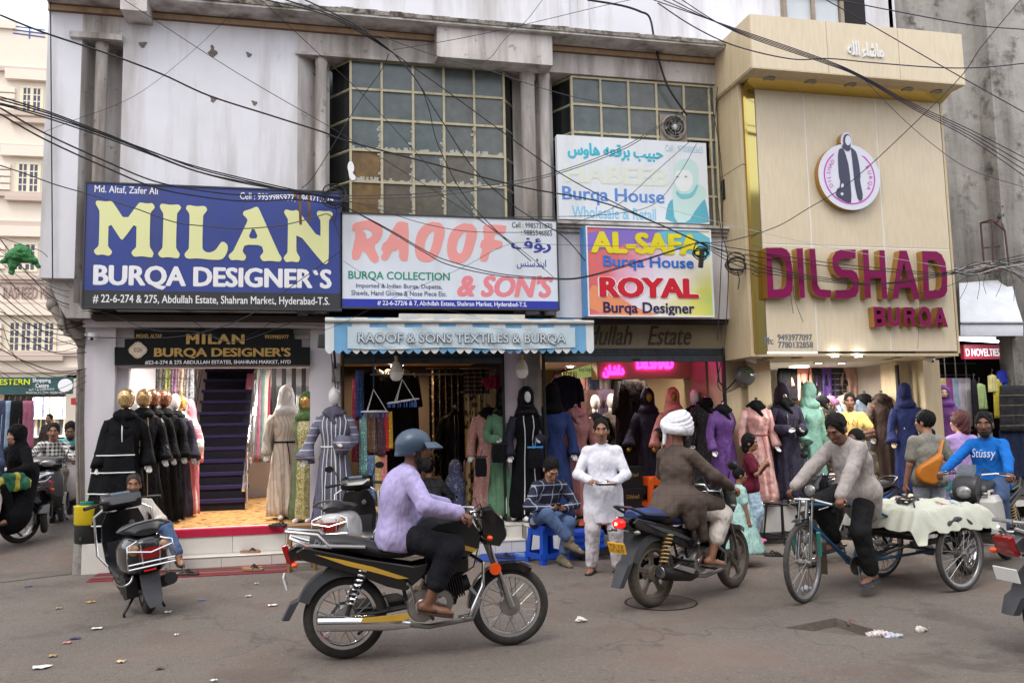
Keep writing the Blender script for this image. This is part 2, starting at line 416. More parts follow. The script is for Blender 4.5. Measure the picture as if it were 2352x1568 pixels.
TILE = mat('white_tile', lin(214, 210, 202), .3, var=(5, .06), spots=(14, .66, .75, lin(120, 104, 90)))
DIRT = mat('packed_dirt', lin(106, 96, 88), .98, var=(3, .25), bump=(30, .8, .02))
SHUT = mat('shutter_steel', lin(70, 78, 84), .5, .3, var=(6, .15), col2=lin(44, 46, 48), streak=(8, .5, .75))
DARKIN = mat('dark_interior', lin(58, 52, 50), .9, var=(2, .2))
CEIL = mat('shop_ceiling', lin(220, 216, 208), .8)

def road_nodes(m):
    n = m.node_tree; L = n.links; b = n.nodes['Principled BSDF']; N = lambda t: n.nodes.new('ShaderNode'+t); tc = N('TexCoord'); prev = b.inputs['Base Color'].links[0].from_socket
    def mask(kind, sc, lo, hi, w=None):
        t = N(kind); t.inputs['Scale'].default_value = sc
        if kind == 'TexVoronoi': t.feature = 'DISTANCE_TO_EDGE'
        else: t.inputs['Detail'].default_value = 7; t.inputs['Roughness'].default_value = .7
        vec = tc.outputs['Object']
        if w:
            q = N('TexNoise'); q.inputs['Scale'].default_value = 3; L.new(vec, q.inputs['Vector']); a = N('VectorMath'); a.operation = 'MULTIPLY_ADD'; L.new(q.outputs['Color'], a.inputs[0]); a.inputs[1].default_value = (w, w, w); L.new(vec, a.inputs[2]); vec = a.outputs[0]
        L.new(vec, t.inputs['Vector']); r_ = N('MapRange'); r_.inputs['From Min'].default_value = lo; r_.inputs['From Max'].default_value = hi; L.new(t.outputs[0], r_.inputs['Value']); return r_.outputs[0]
    def lay(f, k, col):
        nonlocal prev
        q = N('Math'); q.operation = 'MULTIPLY'; L.new(f, q.inputs[0]); q.inputs[1].default_value = k; x = N('Mix'); x.data_type = 'RGBA'; L.new(q.outputs[0], x.inputs['Factor']); L.new(prev, x.inputs['A']); x.inputs['B'].default_value = (*col, 1); prev = x.outputs['Result']
    lay(mask('TexNoise', 28, .56, .64), .55, lin(150, 140, 132)); lay(mask('TexNoise', 19, .57, .66), .6, lin(62, 56, 52)); lay(mask('TexNoise', 1.1, .52, .62), .6, lin(76, 68, 64)); lay(mask('TexNoise', .55, .5, .64), .5, lin(140, 118, 104))
    ck = mask('TexVoronoi', .42, .01, .0, .5); mk = mask('TexNoise', .5, .44, .54); q = N('Math'); q.operation = 'MULTIPLY'; L.new(ck, q.inputs[0]); L.new(mk, q.inputs[1]); lay(q.outputs[0], .4, lin(52, 46, 43))
    L.new(prev, b.inputs['Base Color'])
road_nodes(ASPH)
# the road: one sheet with a sunken patch cut out of it
hp = [gnd(1800, 1441), gnd(1918, 1418), gnd(2084, 1466), gnd(1955, 1458)]
hole = [(p.x, p.y) for p in hp]
cx, cy = sum(p[0] for p in hole)/4, sum(p[1] for p in hole)/4
r0, r1 = MB(), MB()
inner = []
for i in range(4):
    a, b = V(hole[i]), V(hole[(i+1) % 4])
    for k in range(5):
        q = a.lerp(b, k/5); j = mnoise.noise(V((q.x*9, q.y*9, 2)))*.02; inner.append((q.x+j, q.y+j*.6))
outer = [(cx+400*math.cos(math.atan2(p[1]-cy, p[0]-cx)), cy+400*math.sin(math.atan2(p[1]-cy, p[0]-cx))) for p in inner]
midr = [(p[0]*.96+o[0]*.04, p[1]*.96+o[1]*.04) for p, o in zip(inner, outer)]
n = len(inner); floorp = [(p[0]*.96+cx*.04, p[1]*.96+cy*.04) for p in inner]
r0.add([(*p, 0) for p in outer]+[(*p, 0) for p in midr]+[(*p, 0) for p in inner], [(i, (i+1) % n, n+(i+1) % n, n+i) for i in range(n)]+[(n+i, n+(i+1) % n, 2*n+(i+1) % n, 2*n+i) for i in range(n)])
road = struct(r0.build('road', ASPH, None, 0), 'worn grey asphalt road with scattered grit')
r1.add([(*p, 0) for p in inner]+[(*p, -.07) for p in floorp]+[(cx, cy, -.06)], [(i, (i+1) % n, n+(i+1) % n, n+i) for i in range(n)]+[(n+i, n+(i+1) % n, 2*n) for i in range(n)])
r1.build('pothole', DIRT, road, 0)
# utility cover ring set in the road under the second motorcycle
m = MB(); c0 = gnd(1518, 1383)
m.torus((c0.x, c0.y, .002), .33, .012, 40, 6, 'z', .4); m.build('manhole_ring', DARKMETAL, road)
m = MB(); m.lathe([(.32, 0), (.32, .003), (0, .004)], 32, (c0.x, c0.y, .0)); m.build('manhole_cover', mat('iron_cover', lin(92, 82, 76), .9, var=(12, .3), bump=(60, .6, .01)), road)
# the side lane climbs away to the left of the building
m = MB(); m.add([(-3.06, 11.35, .003), (-40, 11.6, .003), (-40, 14.5, .32), (-3.06, 14.5, .32), (-40, 30.2, .6), (-3.06, 30.2, .6)], [(0, 1, 2, 3)[::-1], (3, 2, 4, 5)[::-1]])
lane = struct(m.build('lane', ASPH, None, 0), 'side lane climbing away left of the building')
m = MB(); ring = []
for i in range(22):
    f = i/21; p = gnd(215-215*f, 1312+26*f); ring.append((p.x, p.y+.06*mnoise.noise(V((i*.9, 3, 0)))))
for i in range(22):
    f = 1-i/21; p = gnd(205-205*f, 1290+26*f); ring.append((p.x, p.y+.08*mnoise.noise(V((i*.7, 8, 0)))))
m.add([(*p, .006) for p in ring], [tuple(range(len(ring)))]); m.build('dirt_verge', DIRT, lane, 0)
def lz(y): return .003+.317*(y-11.35)/3.15 if y < 14.5 else .32+.28*(y-14.5)/15.7

# ---------------------------------------------------------------- main building, first floor and above
bld = thing('building', 'long white plastered building with stained cornice over the burqa shops', 'building', (0, 11, 0))
def P(name, m, x0, x1, y0, y1, z0, z1, bevel=0, parent=bld):      # y given as world depth
    return boxo(name, m, parent, x0, x1, y0-11, y1-11, z0, z1, bevel)
P('wall', PLASTER, -3.49, -3.09, 11.0, 16, 3.6, 7.9)
m = MB(); m.add([(-3.09, 0, 3.3), (-2.985, .3, 3.3), (-2.985, .3, 6.7), (-3.09, 0, 6.7)], [(0, 1, 2, 3)]); m.build('reveal', PLASTER2, bld)
P('wall', PLASTER2, -2.985, -2.60, 11.3, 11.4, 3.2, 6.7)
P('wall', PLASTER, -2.60, -0.42, 11.0, 11.4, 3.2, 7.9)
P('wall', PLASTER2, -3.09, -2.60, 11.0, 11.4, 6.7, 7.9)
P('ledge', PLASTER2, -3.22, -2.6, 10.93, 11.0, 6.69, 6.765)
m = MB(); m.add([(-.42, 0, 3.2), (-.2, .22, 3.2), (-.2, .22, 6.73), (-.42, 0, 6.73)], [(0, 1, 2, 3)]); m.build('reveal', PLASTER2, bld)
P('wall', PLASTER2, -.2, -.0, 11.22, 11.4, 3.2, 6.73)
P('lintel', PLASTER2, -.42, 6.1, 11.0, 11.45, 6.73, 7.3)
P('ledge', PLASTER2, -.45, 1.43, 10.96, 11.0, 6.70, 6.74)
for (x, r, y) in ((-2.87, .075, 11.08), (-.11, .075, 11.08), (2.78, .105, 11.08), (3.03, .08, 11.08)):
    m = MB(); m.lathe([(r, 3.2), (r*.985, 5), (r*.97, 6.6), (r*1.1, 6.62), (r*1.1, 6.72)], 20, (x, y-11, 0)); m.build('column', PLASTER2, bld)
P('wall', PLASTER2, 2.6, 3.2, 11.28, 11.5, 3.2, 6.73)
# cornice: tan stripe between thin dark lines, projecting slab, middle block
STR = mat('stripe_line', lin(120, 92, 86), .9)
for (a, b) in ((-3.49, 1.43), (3.06, 6.1)):
    P('cornice_band', TAN, a, b, 10.975, 11.0, 7.045, 7.115)
    P('cornice_band', STR, a, b, 10.968, 11.0, 7.03, 7.042); P('cornice_band', STR, a, b, 10.968, 11.0, 7.118, 7.13)
P('beam', PLASTER2, 1.43, 3.06, 10.7, 11.0, 6.69, 7.15)
P('beam', PLASTER2, -2.56, -2.25, 10.62, 11.0, 6.95, 7.9)
m = MB()
N_ = 120
for i in range(N_):                                  # crumbling slab edge
    x0 = -3.49+(6.2+3.49)*i/N_; x1 = x0+(6.2+3.49)/N_
    e = abs(mnoise.noise(V((x0*3, 1, 0))))*.05+abs(mnoise.noise(V((x0*17, 4, 0))))*.02
    m.bx(x0, x1, 10.6+e*.5-11, .4, 7.16, 7.21+e)
m.build('slab', LEDGE, bld, 0)
P('slab', PLASTER2, -3.49, 6.2, 10.62, 11.0, 7.15-.02, 7.16)
P('wall', PLASTER, -3.49, 9.05, 11.25, 11.6, 7.2, 9.4)
for x in (3.32, 3.62): P('pilaster', PLASTER, x, x+.16, 11.2, 11.25, 7.2, 9.4)
P('wall', PLASTER2, -3.49, 9.0, 14.5, 15, 3.2, 9.4)
P('roof_slab', PLASTER2, -3.49, 9.05, 11.3, 15, 9.4, 9.55)
# upper window over the beige canopy
WOOD = mat('weathered_wood', lin(150, 138, 122), .85, var=(10, .25), bump=(30, .3))
FROST = mat('frosted_pane', lin(190, 196, 200), .35, var=(2, .1))
wn = thing('window', 'weathered wooden casement window above the beige canopy', 'window', (7.0, 11.2, 7.35))
m = MB()
for x in (0, .5, 1.02): m.bx(x, x+.06, -.05, .05, 0, 1.1)
m.bx(0, 1.08, -.05, .05, 0, .06); m.bx(0, 1.08, -.05, .05, 1.04, 1.1); m.build('window_frame', WOOD, wn, 0, .006)
for x in (.06, .56): boxo('pane', FROST, wn, x, x+.44, 0, .012, .06, 1.04)
boxo('dark_opening', mat('opening_dark', (.012, .01, .01), .9), wn, 1.1, 1.5, .0, .04, 0, 1.1)
# ---- bay windows: painted steel frames, each pane its own piece
FRAME = mat('rusty_cream_frame', lin(184, 176, 146), .6, var=(10, .15), spots=(5.5, .6, .7, lin(140, 84, 50)))
PANE = [mat('pane_slate', lin(92, 96, 94), .3, var=(5, .35), spec=.6, bump=(4, .12, .02)), mat('pane_teal', lin(84, 95, 96), .28, var=(5, .3), spec=.6, bump=(4, .12, .02)),
        mat('pane_brown', lin(98, 92, 80), .2, var=(9, .3), spec=.5), mat('pane_amber', lin(116, 90, 48), .35, var=(7, .5)), mat('pane_side', lin(30, 34, 34), .15, var=(6, .3), spec=.6)]
PUTTY = mat('old_putty', lin(176, 176, 170), .9, var=(20, .2))
def bay(name, label, xs, zs, xl, xr, skip=()):
    t = thing(name, label, 'window', (0, 11.06, 0))
    def edge(a, b, r=.018): fr.tube([a, b], r, 4)
    fr = MB()
    for i, x in enumerate(xs): fr.bx(x-.016, x+.016, -.03, .02, zs[-1], zs[0])
    for z in zs: fr.bx(xs[0], xs[-1], -.027, .017, z-.016, z+.016)
    for (xa, xb) in ((xs[0], xl), (xs[-1], xr)):
        if xb is None: continue
        for z in zs: edge((xa, -.0, z), (xb, .42, z))
        edge((xb, .42, zs[-1]), (xb, .42, zs[0]))
    fr.build('window_frame', FRAME, t, 0)
    for r in range(len(zs)-1):
        for c in range(len(xs)-1):
            if (r, c) in skip: continue
            q = random.random(); k = (3 if r >= 3 and c == 0 else 2 if (r == 4 and c == 2) or (r >= 3 and q < .45) else 1 if (r <= 2 and c <= 1) or q < .25 else 0)
            boxo('pane', PANE[k], t, xs[c]+.016, xs[c+1]-.016, -.004+random.uniform(-.004, .004), .004, zs[r+1]+.016, zs[r]-.016)
            if r >= 2 and xl is not None and xs[0] < 1:   # smeared putty along lower pane edges
                b = MB()
                for k in range(14):
                    f = k/13; b.bx(xs[c]+.02+f*(xs[c+1]-xs[c]-.07), xs[c]+.05+f*(xs[c+1]-xs[c]-.07), -.014, -.002, zs[r+1]+.016, zs[r+1]+.025+random.random()**2*.05)
                    zz = zs[r+1]+.02+f*(zs[r]-zs[r+1]-.06)
                    if c < 4 and random.random() < .7: b.bx(xs[c+1]-.02-random.random()**2*.05, xs[c+1]-.014, -.014, -.002, zz, zz+.036)
                b.build('putty', PUTTY, t, 0)['kind'] = 'stuff'
    for (xa, xb) in ((xs[0], xl), (xs[-1], xr)):
        if xb is None: continue
        for r in range(len(zs)-1):
            b = MB(); b.add([(xa, 0, zs[r+1]), (xb, .42, zs[r+1]), (xb, .42, zs[r]), (xa, 0, zs[r])], [(0, 1, 2, 3)]); b.build('pane', PANE[4], t, 0)
    return t
bay('bay_window', 'large projecting bay window of dusty panes between two columns', [.28, .70, 1.13, 1.56, 1.99, 2.42], [6.71, 6.3, 5.88, 5.44, 5.0, 4.5], -.03, 2.72)
bay('bay_window', 'shorter bay window of dusty panes behind the pale blue shop sign', [3.43, 3.87, 4.3, 4.74, 5.18, 5.59, 5.68], [6.7, 6.29, 5.87, 5.45, 5.0, 4.5], 3.2, None, skip=((2, 3), (2, 4)))
P('wall', DARKIN, -.3, 6.2, 12.2, 12.3, 3.2, 7.2); P('wall', DARKIN, -.05, .0, 11.5, 12.2, 3.2, 6.73)
m = MB(); fb = bpy
# paint splash on the bay window
sp_ = [(215, 1150), (225, 1115), (245, 1110), (262, 1140), (262, 1175), (250, 1190), (272, 1215), (272, 1238), (250, 1245), (228, 1222), (225, 1190)]
q = thing('paint_splash', 'white paint splash on the lower left pane of the bay window', 'paint splash', (0, 11.0, 0))
glyph(q, [[(lambda p: (p.x, p.z))(at(726+a/3, b/3, 11.02)) for a, b in sp_]], .02, WHITE, .008, 'splash')
# wall chips on the blank plaster
for (a, b, s_) in ((985, 312, .06), (1465, 355, .07), (1713, 380, .045), (1465, 685, .05), (1752, 713, .045)):
    p = at(a/3, b/3, 11.0); m = MB(); k = random.random()*6
    m.add([(p.x+s_*1.0*math.cos(t)*(.7+.4*math.sin(3*t+k)), -.004, p.z+s_*1.2*math.sin(t)*(.8+.3*math.cos(2*t+k))) for t in [i*.5236 for i in range(12)]], [tuple(range(11, -1, -1))])
    m.build('chipped_plaster', mat('bare_render', lin(122, 112, 106), .95, var=(20, .3), bump=(40, .6)), bld, 0)
# low wall with moulding over the third shop
P('wall', PLASTER, 3.1, 6.1, 11.0, 11.4, 3.16, 4.4)
for z, d in ((4.38, .05), (4.43, .09), (4.475, .14)): P('moulding', PLASTER2, 3.1, 5.95, 11-d, 11.0, z, z+.04)
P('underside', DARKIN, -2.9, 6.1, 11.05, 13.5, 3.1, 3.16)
# sub-block under the projecting corner (left), slanted
m = MB(); m.prism([(-3.42, 3.6), (-2.9, 3.6), (-2.9, 3.12), (-3.2, 3.12), (-3.3, 3.3)], .12, .6); m.build('corner_corbel', PLASTER2, bld)
# ---------------------------------------------------------------- ground floor piers, beams
GF = 11.4
P('pier', WPAINT, -3.05, -2.69, GF, 16, 0, 3.06)
P('pier', WPAINT, -2.69, -2.56, GF+.15, 16, 0, 3.04)
P('beam', WPAINT, -3.05, .0, 11.28, 11.36, 3.03, 3.13)
P('rail', STEEL, -3.2, .02, 11.2, 11.24, 3.12, 3.15)
P('wall', WPAINT, -2.69, -.25, GF+.1, 11.7, 2.52, 3.05)
P('pier', WPAINT, -.25, .15, GF, 16, 0, 3.1)
P('wall', WPAINT, .15, 2.4, 11.42, 11.6, 2.72, 3.12)
P('pier', PINKP, 2.40, 2.69, 11.36, 14, 0, 3.12)
P('pier', GRIME, 2.69, 2.93, 11.3, 11.7, 0, 3.12)
P('pier', BEIGE2, 5.73, 6.12, 11.32, 14, 0, 2.75); P('pier', BEIGE2, 6.12, 6.5, 11.25, 11.6, 0, 2.56)
P('pier', BEIGE2, 8.87, 9.12, 11.5, 11.9, 0, 2.56); P('pier', BEIGE2, 9.12, 9.42, 11.2, 14, 0, 2.56)
P('pier', DARKMETAL, 8.80, 8.84, 11.4, 11.45, 0, 2.5)
P('fascia', mat('estate_fascia', lin(150, 140, 116), .7, var=(2, .12), col2=lin(96, 88, 74), streak=(3, .5, .8)), 2.93, 6.1, 11.25, 11.45, 2.74, 3.13)
# shop interiors: walls, ceilings, floors
def room(x0, x1, y0, y1, z0, z1, wm, fm, cm=CEIL, nm='interior', left=True, right=True):
    P('floor', fm, x0, x1, y0, y1, z0-.05, z0); P('ceiling', cm, x0, x1, y0+.2, y1, z1, z1+.05)
    P('wall', wm, x0, x1, y1, y1+.05, z0, z1)
    if left: P('wall', wm, x0-.03, x0+.005, y0+.32, y1, z0, z1)
    if right: P('wall', wm, x1-.005, x1+.03, y0+.32, y1, z0, z1)
FLOORV = pattern('vinyl_floor', lin(226, 176, 110), lin(160, 104, 62), 'noise', 9, .4, lo=.56)
MF = .44; RF = .36; DF = .45
room(-2.56, -.26, 11.25, 16.2, MF, 2.9, WPAINT, FLOORV)
room(.15, 2.40, 11.1, 14.2, RF, 2.72, mat('shop_dark_wall', lin(70, 62, 60), .8), TILE, mat('warm_glow_ceiling', lin(230, 180, 120), .8))  # warm light under this ceiling is put into its orange colour
room(2.95, 5.7, 11.45, 15.5, .30, 2.72, mat('shop_tan_wall', lin(150, 130, 100), .7), mat('dark_floor', lin(84, 80, 76), .5, var=(6, .2)))
room(6.52, 9.1, 11.15, 13.4, DF, 2.56, mat('quilted_wall', lin(176, 166, 154), .7, var=(5, .1)), TILE)
# steps
st = thing('entrance_steps', 'white tiled entrance steps below the shop with the purple stair', 'steps', (0, 11, 0))
def S(name, m_, *a): return P(name, m_, *a, parent=st, bevel=.004)
def tiles(y, z0, z1, x0, x1, w, par, off=11, m_=TILE):
    x = x0
    while x < x1-.02: boxo('tile', m_, par, x+.003, min(x+w, x1)-.003, y-off-.012, y-off, z0+.003, z1-.003); x += w
S('core', GRIME, -2.5, .1, 10.955, 11.3, 0, .128); S('core', GRIME, -2.5, .1, 11.215, 11.6, .1, .36)
S('tread', TILE, -2.5, .1, 10.935, 11.22, .128, .14); tiles(10.955, .0, .126, -2.5, .1, .6, st)
tiles(11.215, .14, .36, -2.5, .1, .65, st)
S('carpet_strip', mat('red_carpet', lin(186, 30, 66), .95, bump=(90, .5)), -2.5, -.0, 11.19, 11.34, .352, .448)
S('edge_strip', WHITE, -2.5, .0, 11.34, 11.40, .43, .449)
S('side_block', GRIME, -3.0, -2.5, 10.98, 11.45, 0, .36); S('core', TILE, -2.9, -2.5, 10.965, 11.0, 0, .36)
st2 = thing('entrance_steps', 'white tiled platform blocks below the black and green mannequins', 'steps', (0, 11, 0))
for (x0, x1, y0, z) in ((.15, 2.55, 11.0, .35), (2.56, 3.1, 10.8, .35), (1.7, 2.55, 10.82, .17)):
    boxo('core', GRIME, st2, x0, x1, y0+.012-11, .5, 0, z-.012); boxo('top_slab', TILE, st2, x0, x1, y0-.01-11, .5, z-.012, z+.0)
    tiles(y0+.012, 0, z-.012, x0, x1, .22, st2)
st3 = thing('entrance_platform', 'grey platform under the mannequins of the beige shop', 'steps', (0, 11, 0))
boxo('core', GRIME, st3, 6.1, 9.4, -.0, .4, 0, .44); boxo('top_slab', TILE, st3, 6.08, 9.42, -.03, .3, .44, .452)
tiles(10.99, 0, .43, 6.1, 9.4, .6, st3)
boxo('ramp', mat('dark_ramp', lin(96, 92, 88), .8, var=(6, .2)), st3, 3.1, 5.7, -.2, .6, 0, .16)
st4 = thing('floor_grating', 'dark slatted iron drain grating by the child at the beige shop', 'grating', (5.2, 10.35, 0))
for i in range(12): boxo('slat', DARKMETAL, st4, .0, 1.6, i*.05, i*.05+.028, .05, .075)
boxo('bearer', DARKMETAL, st4, .1, .16, 0, .58, 0, .05); boxo('bearer', DARKMETAL, st4, 1.4, 1.46, 0, .58, 0, .05)
st5 = thing('floor_grating', 'dark slatted iron grating behind the man in white', 'grating', (2.95, 9.9, 0))
for i in range(9): boxo('slat', DARKMETAL, st5, .0, 1.1, i*.06, i*.06+.034, .06, .085)
boxo('bearer', DARKMETAL, st5, .1, .16, 0, .5, 0, .06); boxo('bearer', DARKMETAL, st5, .9, .96, 0, .5, 0, .06)
# red-orange carpet running into the middle shop
m = MB(); m.prism([(3.3, 10.85), (4.4, 10.85), (5.6, 14.8), (4.6, 14.8)], .306, .312, 'xy'); tag(m.build('carpet', mat('orange_carpet', lin(176, 70, 46), .95, var=(4, .15), bump=(80, .5)), None, 0), 'orange red carpet running into the shop behind the man in white', 'carpet')
# ---------------------------------------------------------------- stair inside the first shop
PURP = mat('purple_carpet', lin(46, 34, 78), .95, var=(30, .3), bump=(60, .5, .01, (1, 1, .1)))
NAVYC = mat('navy_riser', lin(18, 15, 28), .95, var=(30, .3))
sr = thing('staircase', 'steep purple carpeted staircase with steel railings inside the shop', 'staircase', (-1.78, 13.7, MF))
for i in range(12):
    z = .2*i+.12; y = .2*i
    w_ = .52 if i < 2 else .44
    boxo('tread', PURP, sr, -w_/1, w_/1, y, y+.28, z, z+.05); boxo('riser', NAVYC, sr, -w_+.03, w_-.03, y+.02, y+.05, z-.15, z)
for s_ in (-1, 1):
    for k in range(3):
        m = MB(); m.tube([(s_*(.47+k*.05), -.05, .3+k*.25), (s_*(.47+k*.05), 1.9, 2.3+k*.25)], .028); m.build('handrail', CHROME, sr)
    for y in (.0, .6, 1.2, 1.8): m = MB(); m.tube([(s_*.52, y, .1+y), (s_*.52, y, .9+y)], .022); m.build('railing_post', CHROME, sr)
    b = MB(); b.add([(s_*.56, -.05, .15), (s_*.56, 1.9, 2.1), (s_*.56, 1.9, 2.9), (s_*.56, -.05, .95)], [(0, 1, 2, 3)]); b.build('glass_panel', mat('rail_glass', lin(150, 165, 160), .08, alpha=.45, spec=.7), sr, 0)
# mirror strips right of the stair
mr = thing('mirror_panel', 'striped mirror panel with black bars right of the staircase', 'mirror', (-.95, 14.2, MF))
boxo('mirror_glass', mat('mirror', (.42, .44, .44), .06, 1.), mr, 0, .62, .0, .02, .1, 2.5)
for i in range(4): boxo('bar', BLACK, mr, .02+i*.16, .09+i*.16, -.03, -.0, .1, 2.5)
mr2 = thing('mirror_panel', 'tall greenish glass panel left of the staircase', 'mirror', (-2.5, 14.4, MF))
boxo('mirror_glass', mat('mirror2', (.55, .6, .58), .12, 1.), mr2, 0, .1, .0, .02, .05, 2.5); boxo('bar', BLACK, mr2, .1, .16, -.02, 0, .05, 2.5)

# ---------------------------------------------------------------- beige clad shopfront
dl = thing('shopfront_cladding', 'beige wood grain cladding with gold edging and white joints over the burqa shop', 'shopfront', (0, 10.4, 0))
def D(name, m_, x0, x1, y0, y1, z0, z1, bevel=0): return boxo(name, m_, dl, x0, x1, y0-10.4, y1-10.4, z0, z1, bevel)
xs = [5.98, 6.77, 7.96, 9.08]; zs = [2.62, 4.155, 6.45]
for i in range(3):
    for j in range(2): D('panel', BEIGE, xs[i]+.011, xs[i+1]-.011, 10.4, 10.44, zs[j]+.011, zs[j+1]-.011)
JOINT = mat('joint_white', lin(238, 238, 236), .5)
D('joint_backing', JOINT, 5.99, 9.07, 10.405, 10.45, 2.635, 6.44)
GOLDM = mat('gold_mirror', lin(196, 170, 96), .12, 1.); GOLDT = mat('gold_mirror_strip', lin(190, 176, 110), .07, 1.)
D('gold_strip', GOLDM, 5.79, 5.83, 10.38, 10.44, 2.6, 6.5); D('gold_strip', GOLDT, 5.83, 5.975, 10.4, 10.44, 2.6, 6.5)
m = MB(); m.prism([(-.2, 6.5), (0, 6.42), (0, 6.5)], 5.8, 9.12, 'yz'); m.build('gold_strip', GOLDM, dl, 0)
D('side_panel', BEIGE2, 5.74, 5.788, 10.42, 11.3, 2.56, 4.0); D('side_panel', BEIGE2, 5.74, 5.788, 10.42, 11.3, 4.012, 5.3); D('side_panel', BEIGE2, 5.74, 5.788, 10.42, 11.3, 5.312, 6.52)
D('side_panel', BEIGE2, 9.085, 9.12, 10.4, 11.3, 2.6, 6.45)
D('soffit', BEIGE2, 5.75, 9.1, 10.41, 11.45, 2.56, 2.598)
D('cable_slot', BLACK, 5.73, 5.745, 10.95, 11.05, 4.95, 5.25)
for i, (x, y) in enumerate(((6.1, 10.6), (6.55, 10.6), (6.2, 10.95), (8.2, 10.6), (8.75, 10.6), (8.3, 10.95))):
    m = MB(); m.torus((x, y-10.4, 2.555), .07, .012, 20, 6, 'z'); m.build('lamp_ring', STEEL, dl); m = MB(); m.lathe([(.06, 0), (.06, .004), (0, .005)], 16, (x, y-10.4, 2.553)); m.build('lamp_lens', mat('unlit_lens', lin(150, 145, 130), .3), dl)
cp = thing('canopy', 'beige boxed canopy with white calligraphy on top of the clad shopfront', 'canopy', (0, 9.9, 0))
for a, b in ((5.69, 6.86), (6.87, 8.02), (8.03, 9.11)): boxo('panel', BEIGE, cp, a, b, 0, .03, 6.52, 7.28)
boxo('body', JOINT, cp, 5.7, 9.1, .012, 1.3, 6.53, 7.27)
boxo('side_panel', BEIGE2, cp, 5.68, 5.70, .03, .6, 6.52, 7.28); boxo('side_panel', BEIGE2, cp, 5.68, 5.70, .61, 1.3, 6.52, 7.28)
boxo('soffit', BEIGE2, cp, 5.69, 9.11, .0, 1.3, 6.5, 6.52)
for x in (6.1, 6.75, 7.4, 8.35, 8.85):
    m = MB(); m.torus((x, .28, 6.497), .075, .012, 20, 6, 'z'); m.build('lamp_ring', STEEL, cp); m = MB(); m.lathe([(.065, 0), (.065, .004), (0, .005)], 16, (x, .28, 6.493)); m.build('lamp_lens', mat('unlit_lens', None), cp)
# mould on the neighbour: grimy concrete building
gb = thing('building', 'grimy grey concrete building at the far right edge', 'building', (9.1, 12.0, 0))
boxo('wall', GRIME, gb, .0, 9, 0, .4, 2.9, 12); boxo('pier', GRIME, gb, 2.2, 9, -.3, 0, 0, 12); boxo('wall', DARKIN, gb, .35, 9, 1.8, 2, 0, 3); boxo('slab', GRIME, gb, .0, 9, 0, 2, 2.9, 3.0)
boxo('floor', TILE, gb, .35, 4, -.6, 2, .2, .26); boxo('wall', PLASTER, gb, -.12, .0, -.75, .4, 7.2, 12)
# ---------------------------------------------------------------- cream house across the side lane
HY = 30
hs = thing('house', 'cream house with white grilled windows across the side lane', 'building', (0, HY, 0))
def hx(x, y=500): return at(x, y, HY).x
def hz(y, x=50): return at(x, y, HY).z
def H(name, m_, x0, x1, y0, y1, z0, z1): return boxo(name, m_, hs, x0, x1, y0-HY, y1-HY, z0, z1)
H('wall', CREAM, -20, -5.0, HY, HY+3, 3.6, hz(70)); H('parapet', CREAM, -20, hx(38, 50), HY-.1, HY+3, hz(70), hz(52))
H('pier', CREAM, -20, hx(-40), HY-.2, HY+3, 0, 3.6); H('pier', CREAM, hx(165), -5, HY, HY+3, 0, 3.6); H('wall', DARKIN, -20, -5, HY+2.5, HY+3, 0, 3.6); H('ceiling', CREAM, -20, -5, HY, HY+3, 3.5, 3.6)
MLD = mat('house_mould', lin(206, 188, 176), .8)
for y in (163, 262, 340, 448, 515, 645, 700, 812, 850): H('moulding', MLD, -20, -5, HY-.14, HY, hz(y)-.08, hz(y)+.08)
WFR = mat('house_window_frame', lin(232, 224, 196), .6)
PUR = mat('house_pane', lin(74, 72, 104), .2, spec=.6)
for (xa, xb, ya, yb) in ((52, 98, 203, 262), (42, 92, 378, 440), (30, 85, 562, 620), (22, 128, 742, 805)):
    x0, x1, z0, z1 = hx(xa, ya), hx(xb, ya), hz(yb), hz(ya)
    fr = MB(); nn = 2 if xb-xa < 80 else 4
    fr.bx(x0-.05, x1+.05, -.06, 0, z0-.06, z0); fr.bx(x0-.05, x1+.05, -.06, 0, z1, z1+.06)
    wo = None
    for i in range(nn+1): xx = x0+(x1-x0)*i/nn; fr.bx(xx-.05, xx+.05, -.055, 0, z0, z1)
    for i in range(nn):
        xx = x0+(x1-x0)*(i+.5)/nn; fr.bx(xx-.018, xx+.018, -.05, 0, z0, z1)
    for i in range(1, 4): zz = z0+(z1-z0)*i/4; fr.bx(x0, x1, -.045, 0, zz-.018, zz+.018)
    wo = fr.build('window', WFR, hs, 0)
    for i in range(nn*2):
        for j in range(4):
            a, b = x0+(x1-x0)*i/(nn*2), x0+(x1-x0)*(i+1)/(nn*2); c, d = z0+(z1-z0)*j/4, z0+(z1-z0)*(j+1)/4
            boxo('pane', PUR, wo, a+.03, b-.03, -.03, -.02, c+.02, d-.02)
    H('lintel', CREAM, x0-.5, x1+.3, HY-.2, HY, z1+.25, z1+.6); H('sill', MLD, x0-.3, x1+.3, HY-.22, HY, z0-.35, z0-.2)
    for j in range(4): H('quoin', CREAM, x0-.75, x0-.2, HY-.12, HY, z0+j*(z1-z0)/4+.02, z0+(j+1)*(z1-z0)/4-.03)
m = MB()
for k in range(3): m.tube([(hx(30, 80), 0, hz(62+k*8)), (hx(104, 80), 0, hz(66+k*8))], .025, 5)
m.tube([(hx(68, 80), 0, hz(62)), (hx(68, 80), 0, hz(88))], .025, 5); m.build('roof_railing', mat('blue_rail', lin(90, 110, 170), .5), hs)
txt(hs, 'RASHEED MANZIL', hx(8, 670), hx(160, 670), hz(686), hz(658), -.05, mat('house_letters', lin(176, 150, 140), .6), .02, ext=.05, name='lettering')

